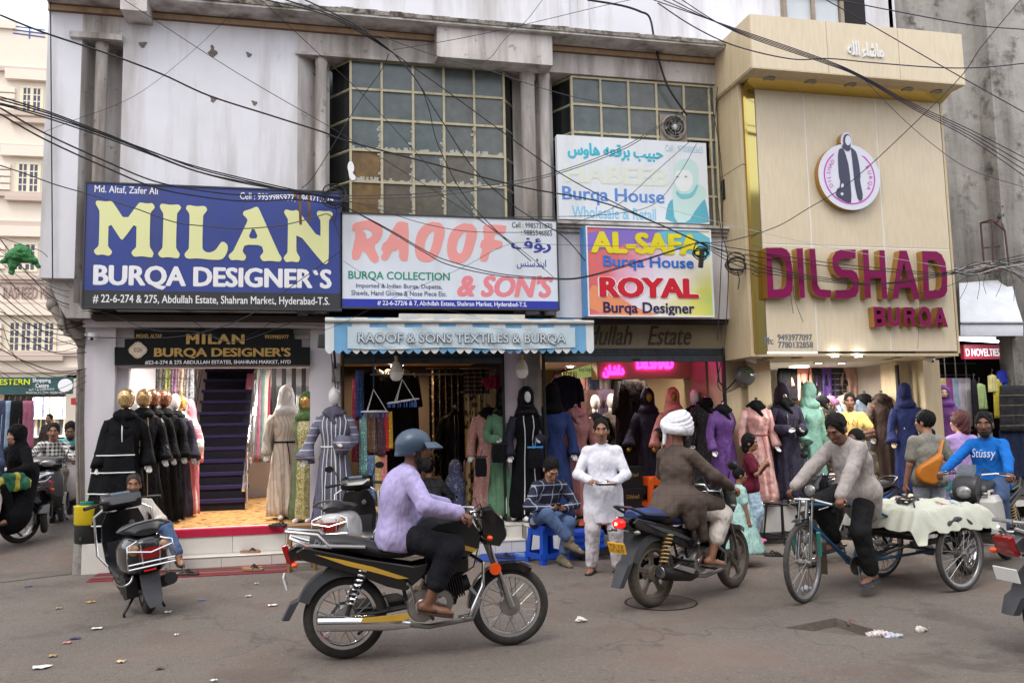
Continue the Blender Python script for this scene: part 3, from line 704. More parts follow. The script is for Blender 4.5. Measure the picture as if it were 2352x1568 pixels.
# the other side of the street, behind the viewer: it shades the road and shows in chrome and glass
for i, (x0, x1, h_, c) in enumerate(((-16, -6, 8.5, (196, 186, 170)), (-6, 3.5, 10.5, (186, 182, 178)), (3.5, 11, 7.5, (206, 190, 160)), (11, 24, 9.5, (176, 172, 166)))):
    t = thing('building', ['cream', 'grey', 'tan', 'weathered'][i]+' building of the facing row across the street', 'building', (0, -4.5, 0))
    boxo('wall', mat('facing_wall%d' % i, lin(*c), .85, var=(1, .1)), t, x0, x1, -4, 0, 2.9, h_); boxo('shop_void', DARKIN, t, x0+.3, x1-.3, -4, -1.2, 0, 2.9); boxo('pier', mat('facing_wall%d' % i, None), t, x0, x0+.5, -4, 0, 0, 2.9)
    for j in range(3): boxo('window', GLASSDARK, t, x0+1+j*(x1-x0)/3.4, x0+2.4+j*(x1-x0)/3.4, 0, .02, 4.2, 6.0)
# ================================================================== SIGNS AND LETTERING
def grad(key, stops, rough=.35, bands=0.):
    """printed sheet with a diagonal colour wash (flat print)"""
    m = bpy.data.materials.new(key); m.use_nodes = True; n = m.node_tree; L = n.links; b = n.nodes['Principled BSDF']; b.inputs['Roughness'].default_value = rough
    N = lambda t: n.nodes.new('ShaderNode'+t)
    tc = N('TexCoord'); mp = N('Mapping'); mp.inputs['Rotation'].default_value = (0, R(-20), 0); L.new(tc.outputs['Generated'], mp.inputs[0])
    sx = N('SeparateXYZ'); L.new(mp.outputs[0], sx.inputs[0]); nzt = N('TexNoise'); nzt.inputs['Scale'].default_value = 2.5; L.new(tc.outputs['Generated'], nzt.inputs['Vector'])
    a = N('Math'); a.operation = 'MULTIPLY_ADD'; L.new(nzt.outputs['Fac'], a.inputs[0]); a.inputs[1].default_value = .5; L.new(sx.outputs[0], a.inputs[2])
    s_ = N('Math'); s_.operation = 'SUBTRACT'; L.new(a.outputs[0], s_.inputs[0]); s_.inputs[1].default_value = .25
    rp = N('ValToRGB'); L.new(s_.outputs[0], rp.inputs[0]); e = rp.color_ramp.elements
    for i, (p, c) in enumerate(stops):
        x = e[i] if i < 2 else e.new(p)
        x.position = p; x.color = (*c, 1)
    L.new(rp.outputs[0], b.inputs['Base Color']); return m
NAVY = mat('sign_navy', lin(54, 72, 146), .4, var=(1.2, .12), col2=lin(70, 74, 116), streak=(2.5, .45, .75, .7), spots=(22, .72, .78, lin(120, 130, 170)))
LEMON = mat('letter_lemon', lin(226, 228, 168), .45); SIGNW = mat('letter_white', lin(236, 236, 238), .5); LBLACK = mat('letter_black', lin(38, 38, 40), .5)
SGREY = mat('sign_charcoal', lin(52, 52, 54), .5, var=(3, .1))
def sign(name, label, Y, x0, x1, z0, z1, face, d=.1, rim=None):
    t = thing(name, label, 'sign', (0, Y, 0))
    boxo('panel', face, t, x0, x1, 0, d, z0, z1)
    if rim:
        m = MB(); w_ = .02
        m.bx(x0-w_, x1+w_, -.012, d, z1, z1+w_); m.bx(x0-w_, x1+w_, -.012, d, z0-w_, z0); m.bx(x0-w_, x0, -.012, d, z0, z1); m.bx(x1, x1+w_, -.012, d, z0, z1)
        m.build('frame', rim, t, 0)
    return t
# ---- big blue sign
Y = 10.85
t = sign('shop_sign', 'big dark blue sign with pale yellow and white lettering', Y, -2.94, .14, 3.225, 4.775, NAVY, .1, mat('sign_edge', lin(60, 60, 64), .6))
boxo('strip', SGREY, t, -2.94, .14, -.004, 0, 3.225, 3.43)
A_ = lambda c, Yp=Y: [(lambda p: (p.x, p.z))(at(203.3+x*.1358, 450.1+y*.1358, Yp)) for x, y in c]
B_ = lambda c, Yp=Y: [(lambda p: (p.x, p.z))(at(493.6+x*.12654, 464.6+y*.12654, Yp)) for x, y in c]
gM = [(150,78),(290,98),(390,85),(430,130),(625,425),(840,135),(875,110),(990,132),(1085,120),(1125,185),(1110,220),(1055,280),(1045,330),(1035,850),(1055,890),(1105,965),(1085,1035),(1060,1042),(900,1020),(770,1033),(725,970),(740,930),(800,875),(808,850),(815,430),(590,735),(565,742),(540,725),(345,425),(330,830),(345,870),(400,935),(395,975),(350,1018),(240,990),(135,1005),(90,940),(105,905),(165,855),(178,800),(190,270),(180,235),(120,130),(130,95)]
gI = [(1240,130),(1390,155),(1530,143),(1570,195),(1560,225),(1505,290),(1497,330),(1480,860),(1495,905),(1550,985),(1530,1045),(1500,1058),(1360,1035),(1225,1048),(1175,985),(1195,945),(1245,890),(1255,850),(1268,330),(1262,290),(1205,195),(1215,155)]
gL = [(1690,152),(1830,180),(1970,168),(2010,225),(2000,260),(1945,325),(1938,370),(1925,870),(1945,920),(2000,955),(2070,955),(2150,915),(2210,830),(2245,780),(2290,775),(2340,810),(2358,852),(2357,917),(2324,1001),(2277,1062),(2212,1083),(2060,1080),(1850,1055),(1660,1065),(1620,1000),(1640,955),(1690,905),(1700,860),(1712,330),(1700,290),(1645,215),(1660,175)]
gA = [(765,82),(800,110),(1150,910),(1215,1005),(1205,1060),(1170,1082),(1000,1062),(870,1075),(818,1000),(835,960),(875,915),(880,880),(845,780),(545,770),(505,870),(515,915),(568,975),(560,1030),(520,1065),(400,1045),(290,1055),(245,985),(265,945),(330,890),(360,830),(590,350),(590,315),(560,275),(510,230),(515,180),(545,155),(640,130),(720,92)]
gA2 = [(697,440),(795,660),(598,658)]
gN = [(1295,132),(1360,152),(1430,158),(1480,140),(1520,165),(1915,690),(1918,350),(1905,310),(1845,215),(1860,170),(1890,155),(2000,165),(2100,160),(2145,210),(2130,255),(2080,310),(2070,360),(2068,1075),(2020,1128),(1960,1110),(1480,525),(1478,880),(1495,925),(1548,1010),(1530,1070),(1500,1092),(1390,1072),(1290,1090),(1245,1020),(1260,980),(1310,925),(1320,890),(1328,320),(1315,290),(1255,195),(1262,155)]
for g_ in ([A_(gM)], [A_(gI)], [A_(gL)], [B_(gA), B_(gA2)], [B_(gN)]): glyph(t, g_, -.006, LEMON, .006, 'letter', LBLACK)
def px(t_, s, x0, x1, y0, y1, Yp, m, dy=-.004, **kw):      # lettering by its extent in the view
    xm = (x0+x1)/2
    a = at(x0, y1, Yp); b = at(x1, y0, Yp); zt = at(xm, y0, Yp).z; zb = at(xm, y1, Yp).z
    return txt(t_, s, a.x, b.x, zb, zt, dy, m, **kw)
px(t, 'Md. Altaf, Zafer Ali', 217, 363, 428, 447, Y, SIGNW, bold=.012)
px(t, 'Cell : 9959985977, 9963712474', 551, 766, 446, 464, Y, SIGNW, bold=.012)
px(t, "BURQA DESIGNER`S", 213, 762, 612, 668, Y, SIGNW, bold=.045, ext=.006, side=LBLACK, split=True)
px(t, '# 22-6-274 & 275, Abdullah Estate, Shahran Market, Hyderabad-T.S.', 213, 757, 679, 703, Y, SIGNW, dy=-.008, bold=.014)
# ---- white and red sign
LW = mat('sign_white', lin(220, 226, 234), .35, var=(1.5, .05), col2=lin(192, 190, 186), streak=(2.5, .5, .8, .7))
t = sign('shop_sign', 'white sign with coral red brush lettering beside the blue sign', Y, .165, 3.09, 3.26, 4.5, LW, .1, mat('sign_edge', None))
CORAL = mat('letter_coral', lin(238, 158, 152), .5); CORAL2 = mat('letter_coral2', lin(232, 134, 142), .5)
boxo('strip', mat('strip_blue', lin(40, 52, 158), .45), t, .165, 3.09, -.004, 0, 3.26, 3.365)
F_ = lambda c, dx=0, dy=0: [(lambda p: (p.x, p.z))(at(791.3+(x+dx)*.20988, 493.6+(y+dy)*.20988, Y)) for x, y in c]
rR = [(90,90),(240,58),(330,65),(410,110),(420,200),(380,290),(315,335),(390,495),(315,540),(200,370),(160,495),(65,480),(130,185),(80,175)]
rRh = [(185,160),(250,155),(305,190),(300,240),(235,270),(240,210)]
rA = [(595,72),(660,75),(703,95),(700,490),(660,508),(600,490),(592,360),(560,395),(525,390),(470,495),(430,500),(390,470),(430,400),(400,385),(420,310),(465,285),(560,95)]
rO = [(960,72),(1000,85),(1040,80),(1095,140),(1100,210),(1040,420),(980,490),(910,520),(830,505),(780,450),(765,350),(790,210),(850,120)]
rOh = [(985,170),(975,260),(940,390),(910,412),(880,390),(873,340),(890,270),(930,200)]
rF = [(1530,103),(1760,115),(1772,130),(1755,210),(1640,215),(1645,240),(1630,270),(1735,290),(1718,372),(1600,375),(1560,515),(1470,500),(1510,370),(1480,350),(1500,275),(1530,270),(1515,150)]
for g_ in ([F_(rR), F_(rRh)], [F_(rA), F_([(607,205),(604,265),(578,268)])], [F_(rO), F_(rOh)], [F_(rO, 352, 14), F_(rOh, 350, 14)], [F_(rF)]): glyph(t, g_, -.004, CORAL, .004)
px(t, "& SON'S", 1050, 1270, 630, 684, Y, CORAL2, bold=.05, shear=.25, split=True)
px(t, 'BURQA COLLECTION', 800, 1033, 624, 646, Y, mat('letter_green', lin(24, 140, 112), .5), bold=.02, split=True)
px(t, 'Imported & Indian Burqa, Dupatta,', 818, 1015, 652, 665, Y, mat('letter_ink', lin(64, 62, 104), .5), bold=.004)
px(t, 'Shawls, Hand Gloves & Nose Piece Etc.', 807, 1026, 668, 681, Y, mat('letter_ink', None), bold=.004)
px(t, '# 22-6-272/6 & 7, Abdullah Estate, Shahran Market, Hyderabad-T.S.', 867, 1210, 692, 706, Y, SIGNW, dy=-.008, bold=.016)
px(t, 'Cell : 9985731670', 1176, 1268, 512, 524, Y, LBLACK); px(t, ': 9885546865', 1197, 1268, 529, 541, Y, LBLACK)
INK = mat('letter_blue', lin(50, 62, 150), .5)
px(t, '\ufed1\ufe86\u0631', 1174, 1265, 546, 581, Y, INK, bold=.03)
px(t, '\ufeb2\ufee8\ufeb3\ufb89\ufee8\ufef3\u0627', 1187, 1254, 593, 618, Y, INK, bold=.01)
# ---- pale sign with a portrait print
PALE = mat('sign_pale', lin(224, 230, 236), .35, col2=lin(198, 198, 194), streak=(2.5, .5, .8, .6))
Y = 10.9
t = sign('shop_sign', 'sun faded pale sign with a printed portrait of a woman in a head scarf', Y, 3.15, 5.44, 4.545, 5.765, PALE, .1, None)
TURQ = mat('letter_turquoise', lin(64, 184, 206), .5)
px(t, '\ufeb1\ufeed\ufe8e\ufeeb \ufeea\ufecc\ufed7\ufeae\ufe91 \ufe90\ufef4\ufe92\ufea3', 1304, 1522, 331, 370, Y, TURQ, bold=.05, split=True)
px(t, 'HABEEB', 1296, 1535, 380, 425, Y, mat('letter_faded', lin(222, 228, 216), .5), bold=.05, split=True)
px(t, 'Burqa House', 1292, 1525, 432, 473, Y, mat('letter_cobalt', lin(92, 140, 212), .5), bold=.02, split=True)
px(t, 'Wholesale & Retail', 1314, 1506, 476, 503, Y, mat('letter_sky', lin(136, 200, 232), .5), bold=.01, split=True)
px(t, 'Cell : 9700882665', 1528, 1614, 335, 350, Y, mat('letter_paleblue', lin(176, 206, 224), .5))
Q_ = lambda c: [(lambda p: (p.x, p.z))(at(1263.1+x*.27327, 304.9+y*.27327, Y)) for x, y in c]
prints = ((('shoulders', lin(92, 176, 196)), [(965, 755), (985, 620), (1010, 570), (1060, 545), (1240, 545), (1300, 540), (1335, 700), (1338, 765)]),
          (('scarf', lin(196, 226, 222)), [(1045, 300), (1060, 250), (1110, 220), (1180, 220), (1235, 260), (1250, 340), (1240, 420), (1310, 470), (1315, 540), (1230, 640), (1160, 755), (1050, 755), (1030, 560), (1040, 430)]),
          (('face', lin(232, 236, 236)), [(1050, 340), (1100, 310), (1170, 320), (1205, 380), (1195, 450), (1150, 500), (1095, 495), (1050, 430)]))
for i, ((nm, c), pl) in enumerate(prints): glyph(t, [Q_(pl)], -.002-.0015*i, mat('print_'+nm, c, .45), .001, 'portrait_print')
glyph(t, [Q_([(1060, 480), (1100, 520), (1190, 510), (1235, 430), (1245, 450), (1200, 540), (1110, 560), (1060, 520)])], -.008, mat('print_fold', lin(120, 198, 206), .45), .001, 'portrait_print')
for ex in (1068, 1140): glyph(t, [Q_([(ex-14, 372), (ex, 362), (ex+16, 372), (ex, 378)])], -.009, mat('print_eye', lin(120, 160, 170), .45), .001, 'portrait_print')
# ---- rainbow sign
Y = 10.7
t = sign('shop_sign', 'rainbow coloured sign with yellow, blue and red lettering', Y, 3.49, 5.33, 3.16, 4.385, grad('rainbow_print', [(0, lin(220, 110, 112)), (1., lin(166, 204, 110)), (.16, lin(232, 180, 206)), (.32, lin(234, 228, 238)), (.6, lin(238, 232, 214)), (.8, lin(222, 220, 110))]), .16, mat('white_rim', lin(226, 232, 240), .4))
glyph(t, [[(3.49, 4.385), (3.49, 4.0), (3.9, 4.15), (4.5, 4.2), (5.0, 4.385)]], -.002, mat('print_violet', lin(136, 112, 200), .4), .001, 'print_patch')
glyph(t, [[(4.5, 4.385), (5.33, 4.385), (5.33, 3.95), (5.0, 4.05), (4.6, 4.2)]], -.0025, mat('print_aqua', lin(104, 188, 206), .4), .001, 'print_patch')
glyph(t, [[(3.49, 3.16), (3.49, 3.6), (3.8, 3.5), (4.2, 3.25), (4.6, 3.16)]], -.002, mat('print_orange', lin(236, 150, 104), .4), .001, 'print_patch')
boxo('side', mat('rim_blue', lin(70, 130, 180), .4), t, 3.44, 3.468, -.0, .18, 3.14, 4.4)
YEL = mat('letter_yellow', lin(232, 216, 24), .4)
px(t, 'AL-SAFA', 1357, 1608, 533, 586, Y, YEL, dy=-.01, bold=.06, ext=.006, side=LBLACK, split=True)
px(t, 'Burqa House', 1386, 1592, 589, 622, Y, mat('letter_azure', lin(24, 116, 216), .4), dy=-.01, bold=.02, split=True)
px(t, 'ROYAL', 1374, 1606, 634, 688, Y, SIGNW, dy=-.008, bold=.1, ext=.002); px(t, 'ROYAL', 1377, 1603, 636, 686, Y, mat('letter_crimson', lin(204, 10, 40), .4), dy=-.012, bold=.06, split=True)
px(t, 'Burqa Designer', 1386, 1594, 694, 727, Y, mat('letter_midnight', lin(26, 18, 92), .4), dy=-.01, bold=.02, split=True)
# ---- black stepped fascia with gilt letters
Y = 11.3
t = thing('shop_sign', 'black stepped fascia board with gilt letters over the stair shop', 'sign', (0, Y, 0))
st_ = [(263, 797), (286, 797), (286, 778), (308, 778), (308, 757), (673, 757), (677, 779), (693, 779), (693, 797), (712, 797), (712, 838), (263, 838)]
glyph(t, [[(lambda p: (p.x, p.z))(at(x, y+ (x-263)*0, Y)) for x, y in st_]], 0, mat('fascia_black', lin(24, 24, 25), .6, spec=.2, var=(6, .2), spots=(30, .7, .78, lin(110, 108, 100))), .06, 'board', rnd=0)
GILT = mat('gilt', lin(206, 170, 104), .35, .7, var=(30, .2))
px(t, 'MILAN', 428, 562, 767, 791, Y, GILT, bold=.05, ext=.02, dy=-.02, space=1.2, split=True); px(t, "BURQA DESIGNER'S", 354, 668, 798, 823, Y, GILT, bold=.04, ext=.02, dy=-.02, split=True)
px(t, 'MOHD. ALTAF', 313, 372, 767, 776, Y, GILT, bold=.02); px(t, '9959985977', 608, 663, 769, 778, Y, GILT, bold=.02)
px(t, '#22-6-274 & 275 ABDULLAH ESTATES, SHAHRAN MARKET, HYD', 333, 668, 827, 837, Y, SIGNW, bold=.02)
c_ = at(317, 804, Y); glyph(t, [[(c_.x-.135, c_.z), (c_.x, c_.z+.13), (c_.x+.135, c_.z), (c_.x, c_.z-.13)]], -.012, mat('diamond_cream', lin(222, 208, 190), .5), .012, 'diamond_plate')
glyph(t, [[(c_.x-.12, c_.z), (c_.x, c_.z+.115), (c_.x+.12, c_.z), (c_.x, c_.z-.115)], [(c_.x-.11, c_.z), (c_.x, c_.z+.105), (c_.x+.11, c_.z), (c_.x, c_.z-.105)]], -.014, GILT, .002, 'diamond_border', rnd=0)
px(t, 'KGN', 308, 327, 798, 809, Y, mat('kgn_brown', lin(150, 116, 80), .5), dy=-.015, bold=.02)
# ---- estate lettering pressed on the beige fascia
Y = 11.25
px(bld, 'Abdullah   Estate', 1300, 1586, 748, 792, Y, mat('estate_letters', lin(76, 66, 54), .7), dy=.25-.02, shear=.35, ext=.02, split=True)
# ---- raised letters on the beige cladding
Y = 10.28
MAG = mat('magenta_acrylic', lin(128, 8, 78), .4, spec=.25); GSIDE = mat('gold_return', lin(190, 150, 84), .3, .85)
t = thing('raised_letters', 'large raised magenta letters with gold sides on the beige cladding', 'sign', (0, Y, 0))
W_ = lambda c: [(lambda p: (p.x, p.z))(at(1742.2+x*.19753, 551.7+y*.19753, Y)) for x, y in c]
D1 = [(88,88),(270,85),(330,110),(365,160),(400,360),(395,580),(370,640),(320,665),(105,672)]; D1h = [(155,190),(270,200),(310,260),(325,380),(318,520),(290,565),(175,572)]
gl = [[D1, D1h], [[(440,95),(515,92),(540,668),(482,668)]], [[(590,98),(658,98),(690,520),(720,570),(845,580),(840,665),(720,662),(660,630),(625,560)]],
      [[(1130,108),(1130,210),(980,210),(935,235),(930,290),(970,335),(1090,345),(1140,380),(1170,460),(1165,590),(1130,655),(1060,675),(890,675),(895,580),(1060,575),(1095,540),(1090,460),(1060,435),(950,430),(890,380),(860,300),(860,200),(900,130),(960,110)]],
      [[(1210,110),(1278,110),(1290,345),(1410,350),(1405,115),(1468,118),(1500,680),(1437,680),(1425,440),(1297,440),(1308,672),(1240,672)]],
      [[(1640,120),(1725,122),(1880,680),(1805,685),(1770,552),(1645,550),(1625,675),(1555,675)], [(1692,255),(1740,450),(1648,450)]],
      [[(1900,125),(2070,130),(2130,165),(2175,260),(2195,420),(2195,590),(2165,650),(2110,675),(1925,680)], [(1968,225),(2065,235),(2105,300),(2130,430),(2125,540),(2100,580),(1985,585)]]]
for g_ in gl: glyph(t, [W_(p) for p in g_], 0, MAG, .12, 'letter', GSIDE, rnd=0)
B5 = [[[(1335,772),(1440,775),(1475,800),(1470,860),(1450,880),(1482,915),(1475,980),(1440,1005),(1350,1005)], [(1370,815),(1425,818),(1428,860),(1372,862)], [(1378,912),(1435,915),(1436,960),(1382,962)]],
      [[(1505,775),(1545,775),(1558,930),(1580,962),(1600,950),(1608,920),(1600,778),(1640,778),(1650,930),(1630,990),(1580,1005),(1535,985),(1515,940)]],
      [[(1690,778),(1790,780),(1825,810),(1825,870),(1800,895),(1838,1005),(1795,1005),(1760,905),(1728,905),(1735,1003),(1700,1003)], [(1722,820),(1780,822),(1782,862),(1726,864)]],
      [[(1930,768),(1980,790),(2005,850),(2010,920),(2000,960),(2020,985),(2005,1005),(1975,990),(1930,1005),(1885,975),(1865,900),(1870,820),(1895,780)], [(1928,815),(1960,850),(1968,910),(1945,955),(1910,930),(1902,870),(1910,830)]],
      [[(2085,780),(2135,782),(2205,1008),(2158,1008),(2140,955),(2090,955),(2085,1005),(2045,1003)], [(2110,840),(2128,912),(2096,912)]]]
for g_ in B5: glyph(t, [W_(p) for p in g_], 0, MAG, .12, 'letter', GSIDE, rnd=0)
t = thing('phone_lettering', 'grey telephone numbers on the lower beige cladding', 'sign', (0, 10.4, 0)); GR = mat('letter_grey', lin(112, 114, 122), .5)
px(t, 'Ph:', 1755, 1776, 774, 791, 10.4, GR, bold=.03); px(t, '9493977097', 1786, 1865, 767, 782, 10.4, GR, bold=.03); px(t, '7780132858', 1787, 1867, 784, 799, 10.4, GR, bold=.03)
t = thing('calligraphy', 'white calligraphy on the front of the beige canopy', 'sign', (0, 9.9, 0))
px(t, '\ufeea\ufee0\ufedf\u0627 \ufe80\ufe8e\ufeb7\ufe8e\ufee3', 1947, 2026, 98, 134, 9.9, WHITE, dy=-.02, ext=.02, bold=.03, split=True)
# ---- round emblem with a veiled figure
Y = 10.3
t = thing('round_emblem', 'round white emblem with a veiled figure on the beige cladding', 'sign', (0, Y, 0))
E_ = lambda c: [(lambda p: (p.x, p.z))(at(1843.9+x*.14815, 275.9+y*.14815, Y)) for x, y in c]
cc = E_([(725, 880)])[0]; rr = abs(E_([(1205, 880)])[0][0]-E_([(250, 880)])[0][0])/2; rz = abs(E_([(725, 375)])[0][1]-E_([(725, 1395)])[0][1])/2
circ = lambda k, n=44, a0=0, a1=2*math.pi: [(cc[0]+rr*k*math.cos(a0+(a1-a0)*i/n), cc[1]+rz*k*math.sin(a0+(a1-a0)*i/n)) for i in range(n)]
EMB = mat('emblem_white', lin(224, 226, 240), .25)
hd = E_([(585, 380), (590, 260), (640, 195), (700, 190), (755, 240), (770, 380), (725, 420)])
glyph(t, [circ(1)], 0, EMB, .1, 'disc', GSIDE, rnd=0); glyph(t, [hd], -.001, EMB, .1, 'head_tab', GSIDE)
ring_ = [circ(.83, 40, R(122), R(418)) + circ(.79, 40, R(418), R(122))]
glyph(t, ring_, -.004, mat('emblem_pink', lin(206, 80, 190), .4), .002, 'ring', rnd=0)
FIG = mat('emblem_figure', lin(66, 68, 92), .4)
for i, p in enumerate(([(555,455),(610,430),(650,490),(720,740),(760,1280),(700,1290),(500,1180),(530,1060),(570,1050),(580,950),(555,870),(540,560)],
          [(740,420),(780,450),(830,500),(870,680),(895,880),(880,920),(940,1220),(860,1270),(800,1000),(780,770),(750,500)],
          [(620,300),(640,230),(690,215),(740,250),(750,320),(735,400),(740,460),(690,490),(610,430),(600,400),(625,380)])): glyph(t, [E_(p)], -.005-.001*i, FIG, .001, 'figure_print')
glyph(t, [E_([(697+46*math.cos(a), 318+78*math.sin(a)) for a in [i*.4189 for i in range(15)]])], -.01, EMB, .001, 'figure_print')
glyph(t, [E_([(585, 1040), (600, 985), (625, 985), (630, 1040), (605, 1060)])], -.009, EMB, .001, 'figure_print'); glyph(t, [E_([(575, 1145), (605, 1118), (632, 1148), (605, 1178)])], -.009, EMB, .001, 'figure_print')
def arc_text(s, r_, a0, a1, flip):
    for i, ch in enumerate(s):
        a = R(a0+(a1-a0)*i/(len(s)-1)); me = text_mesh(ch); b = MB(); rot = a-(math.pi/2 if not flip else -math.pi/2)
        k = .085; xs_ = [v.co.x for v in me.vertices]; w0 = (min(xs_)+max(xs_))/2
        pts = [(cc[0]+rr*r_*math.cos(a)+(math.cos(rot)*(v.co.x-w0)-math.sin(rot)*(v.co.y-.35))*k, cc[1]+rz*r_*math.sin(a)+(math.sin(rot)*(v.co.x-w0)+math.cos(rot)*(v.co.y-.35))*k) for v in me.vertices]
        thick(b, pts, [tuple(p.vertices) for p in me.polygons], -.004, .001, None); bpy.data.meshes.remove(me); b.build('letter', mat('emblem_pink', None), t, 0)
arc_text('DILSHAD', .68, 205, 140, False); arc_text('BURQA', .68, 28, -28, False)
# ---- signs in the lane and at the right
t = sign('shop_sign', 'green and black shopping centre sign in the side lane', 29.2, at(-30, 870, 29.2).x, at(165, 870, 29.2).x, az(905, 29.2, 60), az(866, 29.2, 60), mat('lane_sign', lin(40, 84, 84), .5, var=(.8, .3)), .2, None)
px(t, 'WESTERN', -25, 70, 870, 884, 29.2, mat('letter_lime', lin(206, 220, 40), .5), dy=-.03, bold=.03); px(t, 'Shopping', 75, 118, 868, 880, 29.2, SIGNW, dy=-.03, bold=.02); px(t, 'Centre', 82, 113, 880, 890, 29.2, SIGNW, dy=-.03, bold=.02)
px(t, 'SUITS & SHERWANI', 67, 125, 891, 897, 29.2, SIGNW, dy=-.03); px(t, 'Shahran Market, Hyderabad', 60, 150, 899, 904, 29.2, SIGNW, dy=-.03)
p_ = at(151, 885, 29.2); m = MB(); m.lathe([(.22, 0), (.22, -.02), (0, -.021)], 24, (p_.x, -.03, p_.z), 'y'); m.build('round_mark', SIGNW, t)
t = thing('shop_sign', 'small red sign board hanging at the corner of the lane', 'sign', (0, 20, 0))
q0 = [at(x, y, 20) for x, y in ((163, 914), (196, 911), (193, 932), (163, 929))]
glyph(t, [[(p.x, p.z) for p in q0]], 0, mat('sign_red', lin(178, 44, 56), .5), .04, 'panel', rnd=0); px(t, 'LIFE', 176, 194, 913, 926, 20, SIGNW, dy=-.01, bold=.03)
NV = 11.6
t = sign('shop_sign', 'maroon novelties sign under the white tarpaulin', NV, at(2214, 805, NV).x, at(2296, 805, NV).x, az(824, NV, 2250), az(791, NV, 2250), mat('sign_maroon', lin(150, 26, 56), .45), .08, None)
px(t, 'D NOVELTIES', 2218, 2294, 800, 818, NV, SIGNW, dy=-.01, bold=.03)
# ---- inside signs of the middle shop
t = thing('interior_sign', 'rainbow royal sign board inside the middle shop', 'sign', (0, 12.6, 0))
q0 = [at(x, y, 12.6) for x, y in ((1292, 855), (1362, 836), (1364, 864), (1296, 873))]
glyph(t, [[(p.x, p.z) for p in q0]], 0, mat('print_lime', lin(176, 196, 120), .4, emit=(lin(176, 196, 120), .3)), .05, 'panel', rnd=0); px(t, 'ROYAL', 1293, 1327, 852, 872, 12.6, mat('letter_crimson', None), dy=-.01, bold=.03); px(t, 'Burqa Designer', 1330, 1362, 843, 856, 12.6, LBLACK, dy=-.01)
t = thing('neon_sign', 'glowing pink lettering on a tan bulkhead inside the middle shop', 'sign', (0, 12.3, 0))
NEON = emis('neon_pink', (1., .02, .42), 5)
boxo('bulkhead', mat('bulkhead_tan', lin(196, 170, 132), .6), t, ax(1370, 12.3), ax(1610, 12.3), 0, .3, az(868, 12.3, 1500), 2.9)
px(t, '\ufee5\ufe8e\ufeb7\ufedf\u062f', 1385, 1432, 838, 868, 12.3, NEON, dy=-.03, bold=.05, ext=.03); px(t, 'DILSHAD', 1462, 1545, 824, 848, 12.3, NEON, dy=-.03, bold=.06, ext=.03)
# ================================================================== LAMPS IN THE SHOPS
def lamp(name, label, loc, r=.07, w=30, col=(1, .93, .82), es=14., sz=.08, down=True):
    t = thing(name, label, 'lamp', loc)
    m = MB(); m.lathe([(r, .0), (r, .012), (0, .013)], 18); m.build('lens', emis('lamp_lens_%.2f' % es, col, es), t)
    m = MB(); m.torus((0, 0, .006), r, .012, 18, 6, 'z'); m.build('trim_ring', STEEL, t)
    l = bpy.data.lights.new('lamp_light', 'AREA'); l.shape = 'DISK'; l.size = max(2*r, sz); l.energy = w; l.color = col; l.spread = R(170)
    o = bpy.data.objects.new('lamp_light', l); C.objects.link(o); o.parent = t; o.location = (0, 0, -.02)
    return t
for i, (x, y) in enumerate(((1880, 834), (1933, 834), (1918, 819), (1972, 819))):
    lamp('downlight', ['lit downlight at the back left of the beige soffit', 'lit downlight at the back right of the beige soffit', 'lit downlight at the front left of the beige soffit', 'lit downlight at the front right of the beige soffit'][i], gnd(x, y, 2.55), .075, 12, (1, .95, .88), 18, .1)
lamp('ceiling_lamp', 'lit ceiling panel inside the beige clad shop', (7.7, 12.4, 2.54), .18, 34, (1, .95, .86), 8)
lamp('ceiling_lamp', 'lit ceiling panel above the purple staircase', (-1.3, 12.8, 2.88), .16, 44, (1, .97, .9), 8)
lamp('ceiling_lamp', 'lit ceiling panel over the gold headed mannequins', (-2.0, 11.9, 2.88), .12, 6, (1, .97, .9), 4)
lamp('ceiling_lamp', 'added fill light right of the staircase', (-.75, 14.6, 2.88), .14, 30, (1, .97, .9), 6)  # extra lamp added to brighten the back of the stair shop
lamp('ceiling_lamp', 'warm lit ceiling panel inside the scarf shop', (1.0, 13.3, 2.7), .16, 40, (1, .66, .34), 6)
lamp('ceiling_lamp', 'lit ceiling spot above the gold faced mannequins', (4.9, 12.6, 2.70), .08, 24, (1, .9, .76), 14)
lamp('ceiling_lamp', 'lit ceiling spot near the royal sign board', (3.6, 12.9, 2.70), .08, 20, (1, .9, .8), 14)
lamp('ceiling_lamp', 'lit ceiling spot at the back of the middle shop', (4.3, 14.4, 2.70), .08, 30, (1, .86, .7), 14)
lamp('ceiling_lamp', 'lit lamp in the fabric shop across the lane', (ax(70, 30.5), 30.5, 3.3), .25, 60, (1, .97, .92), 10)
lamp('ceiling_lamp', 'second lit lamp in the fabric shop across the lane', (ax(128, 30.5), 30.5, 3.3), .25, 60, (1, .97, .92), 10)
t = thing('tube_light', 'lit white tube light under the white tarpaulin', 'lamp', (0, 11.3, 0))
a_, b_ = at(2202, 779, 11.3), at(2292, 784, 11.3)
m = MB(); m.tube([(a_.x, 0, a_.z), (b_.x, 0, b_.z)], .022, 10); m.build('tube', emis('tube_white', (.9, .92, 1), 6), t); m = MB(); m.bx(a_.x, b_.x, .03, .06, a_.z-.02, a_.z+.05); m.build('batten', WHITE, t)
l = bpy.data.lights.new('tube_glow', 'AREA'); l.shape = 'RECTANGLE'; l.size = .9; l.size_y = .05; l.energy = 7; o = bpy.data.objects.new('tube_glow', l); C.objects.link(o); o.parent = t; o.location = ((a_.x+b_.x)/2, 0, a_.z-.05)

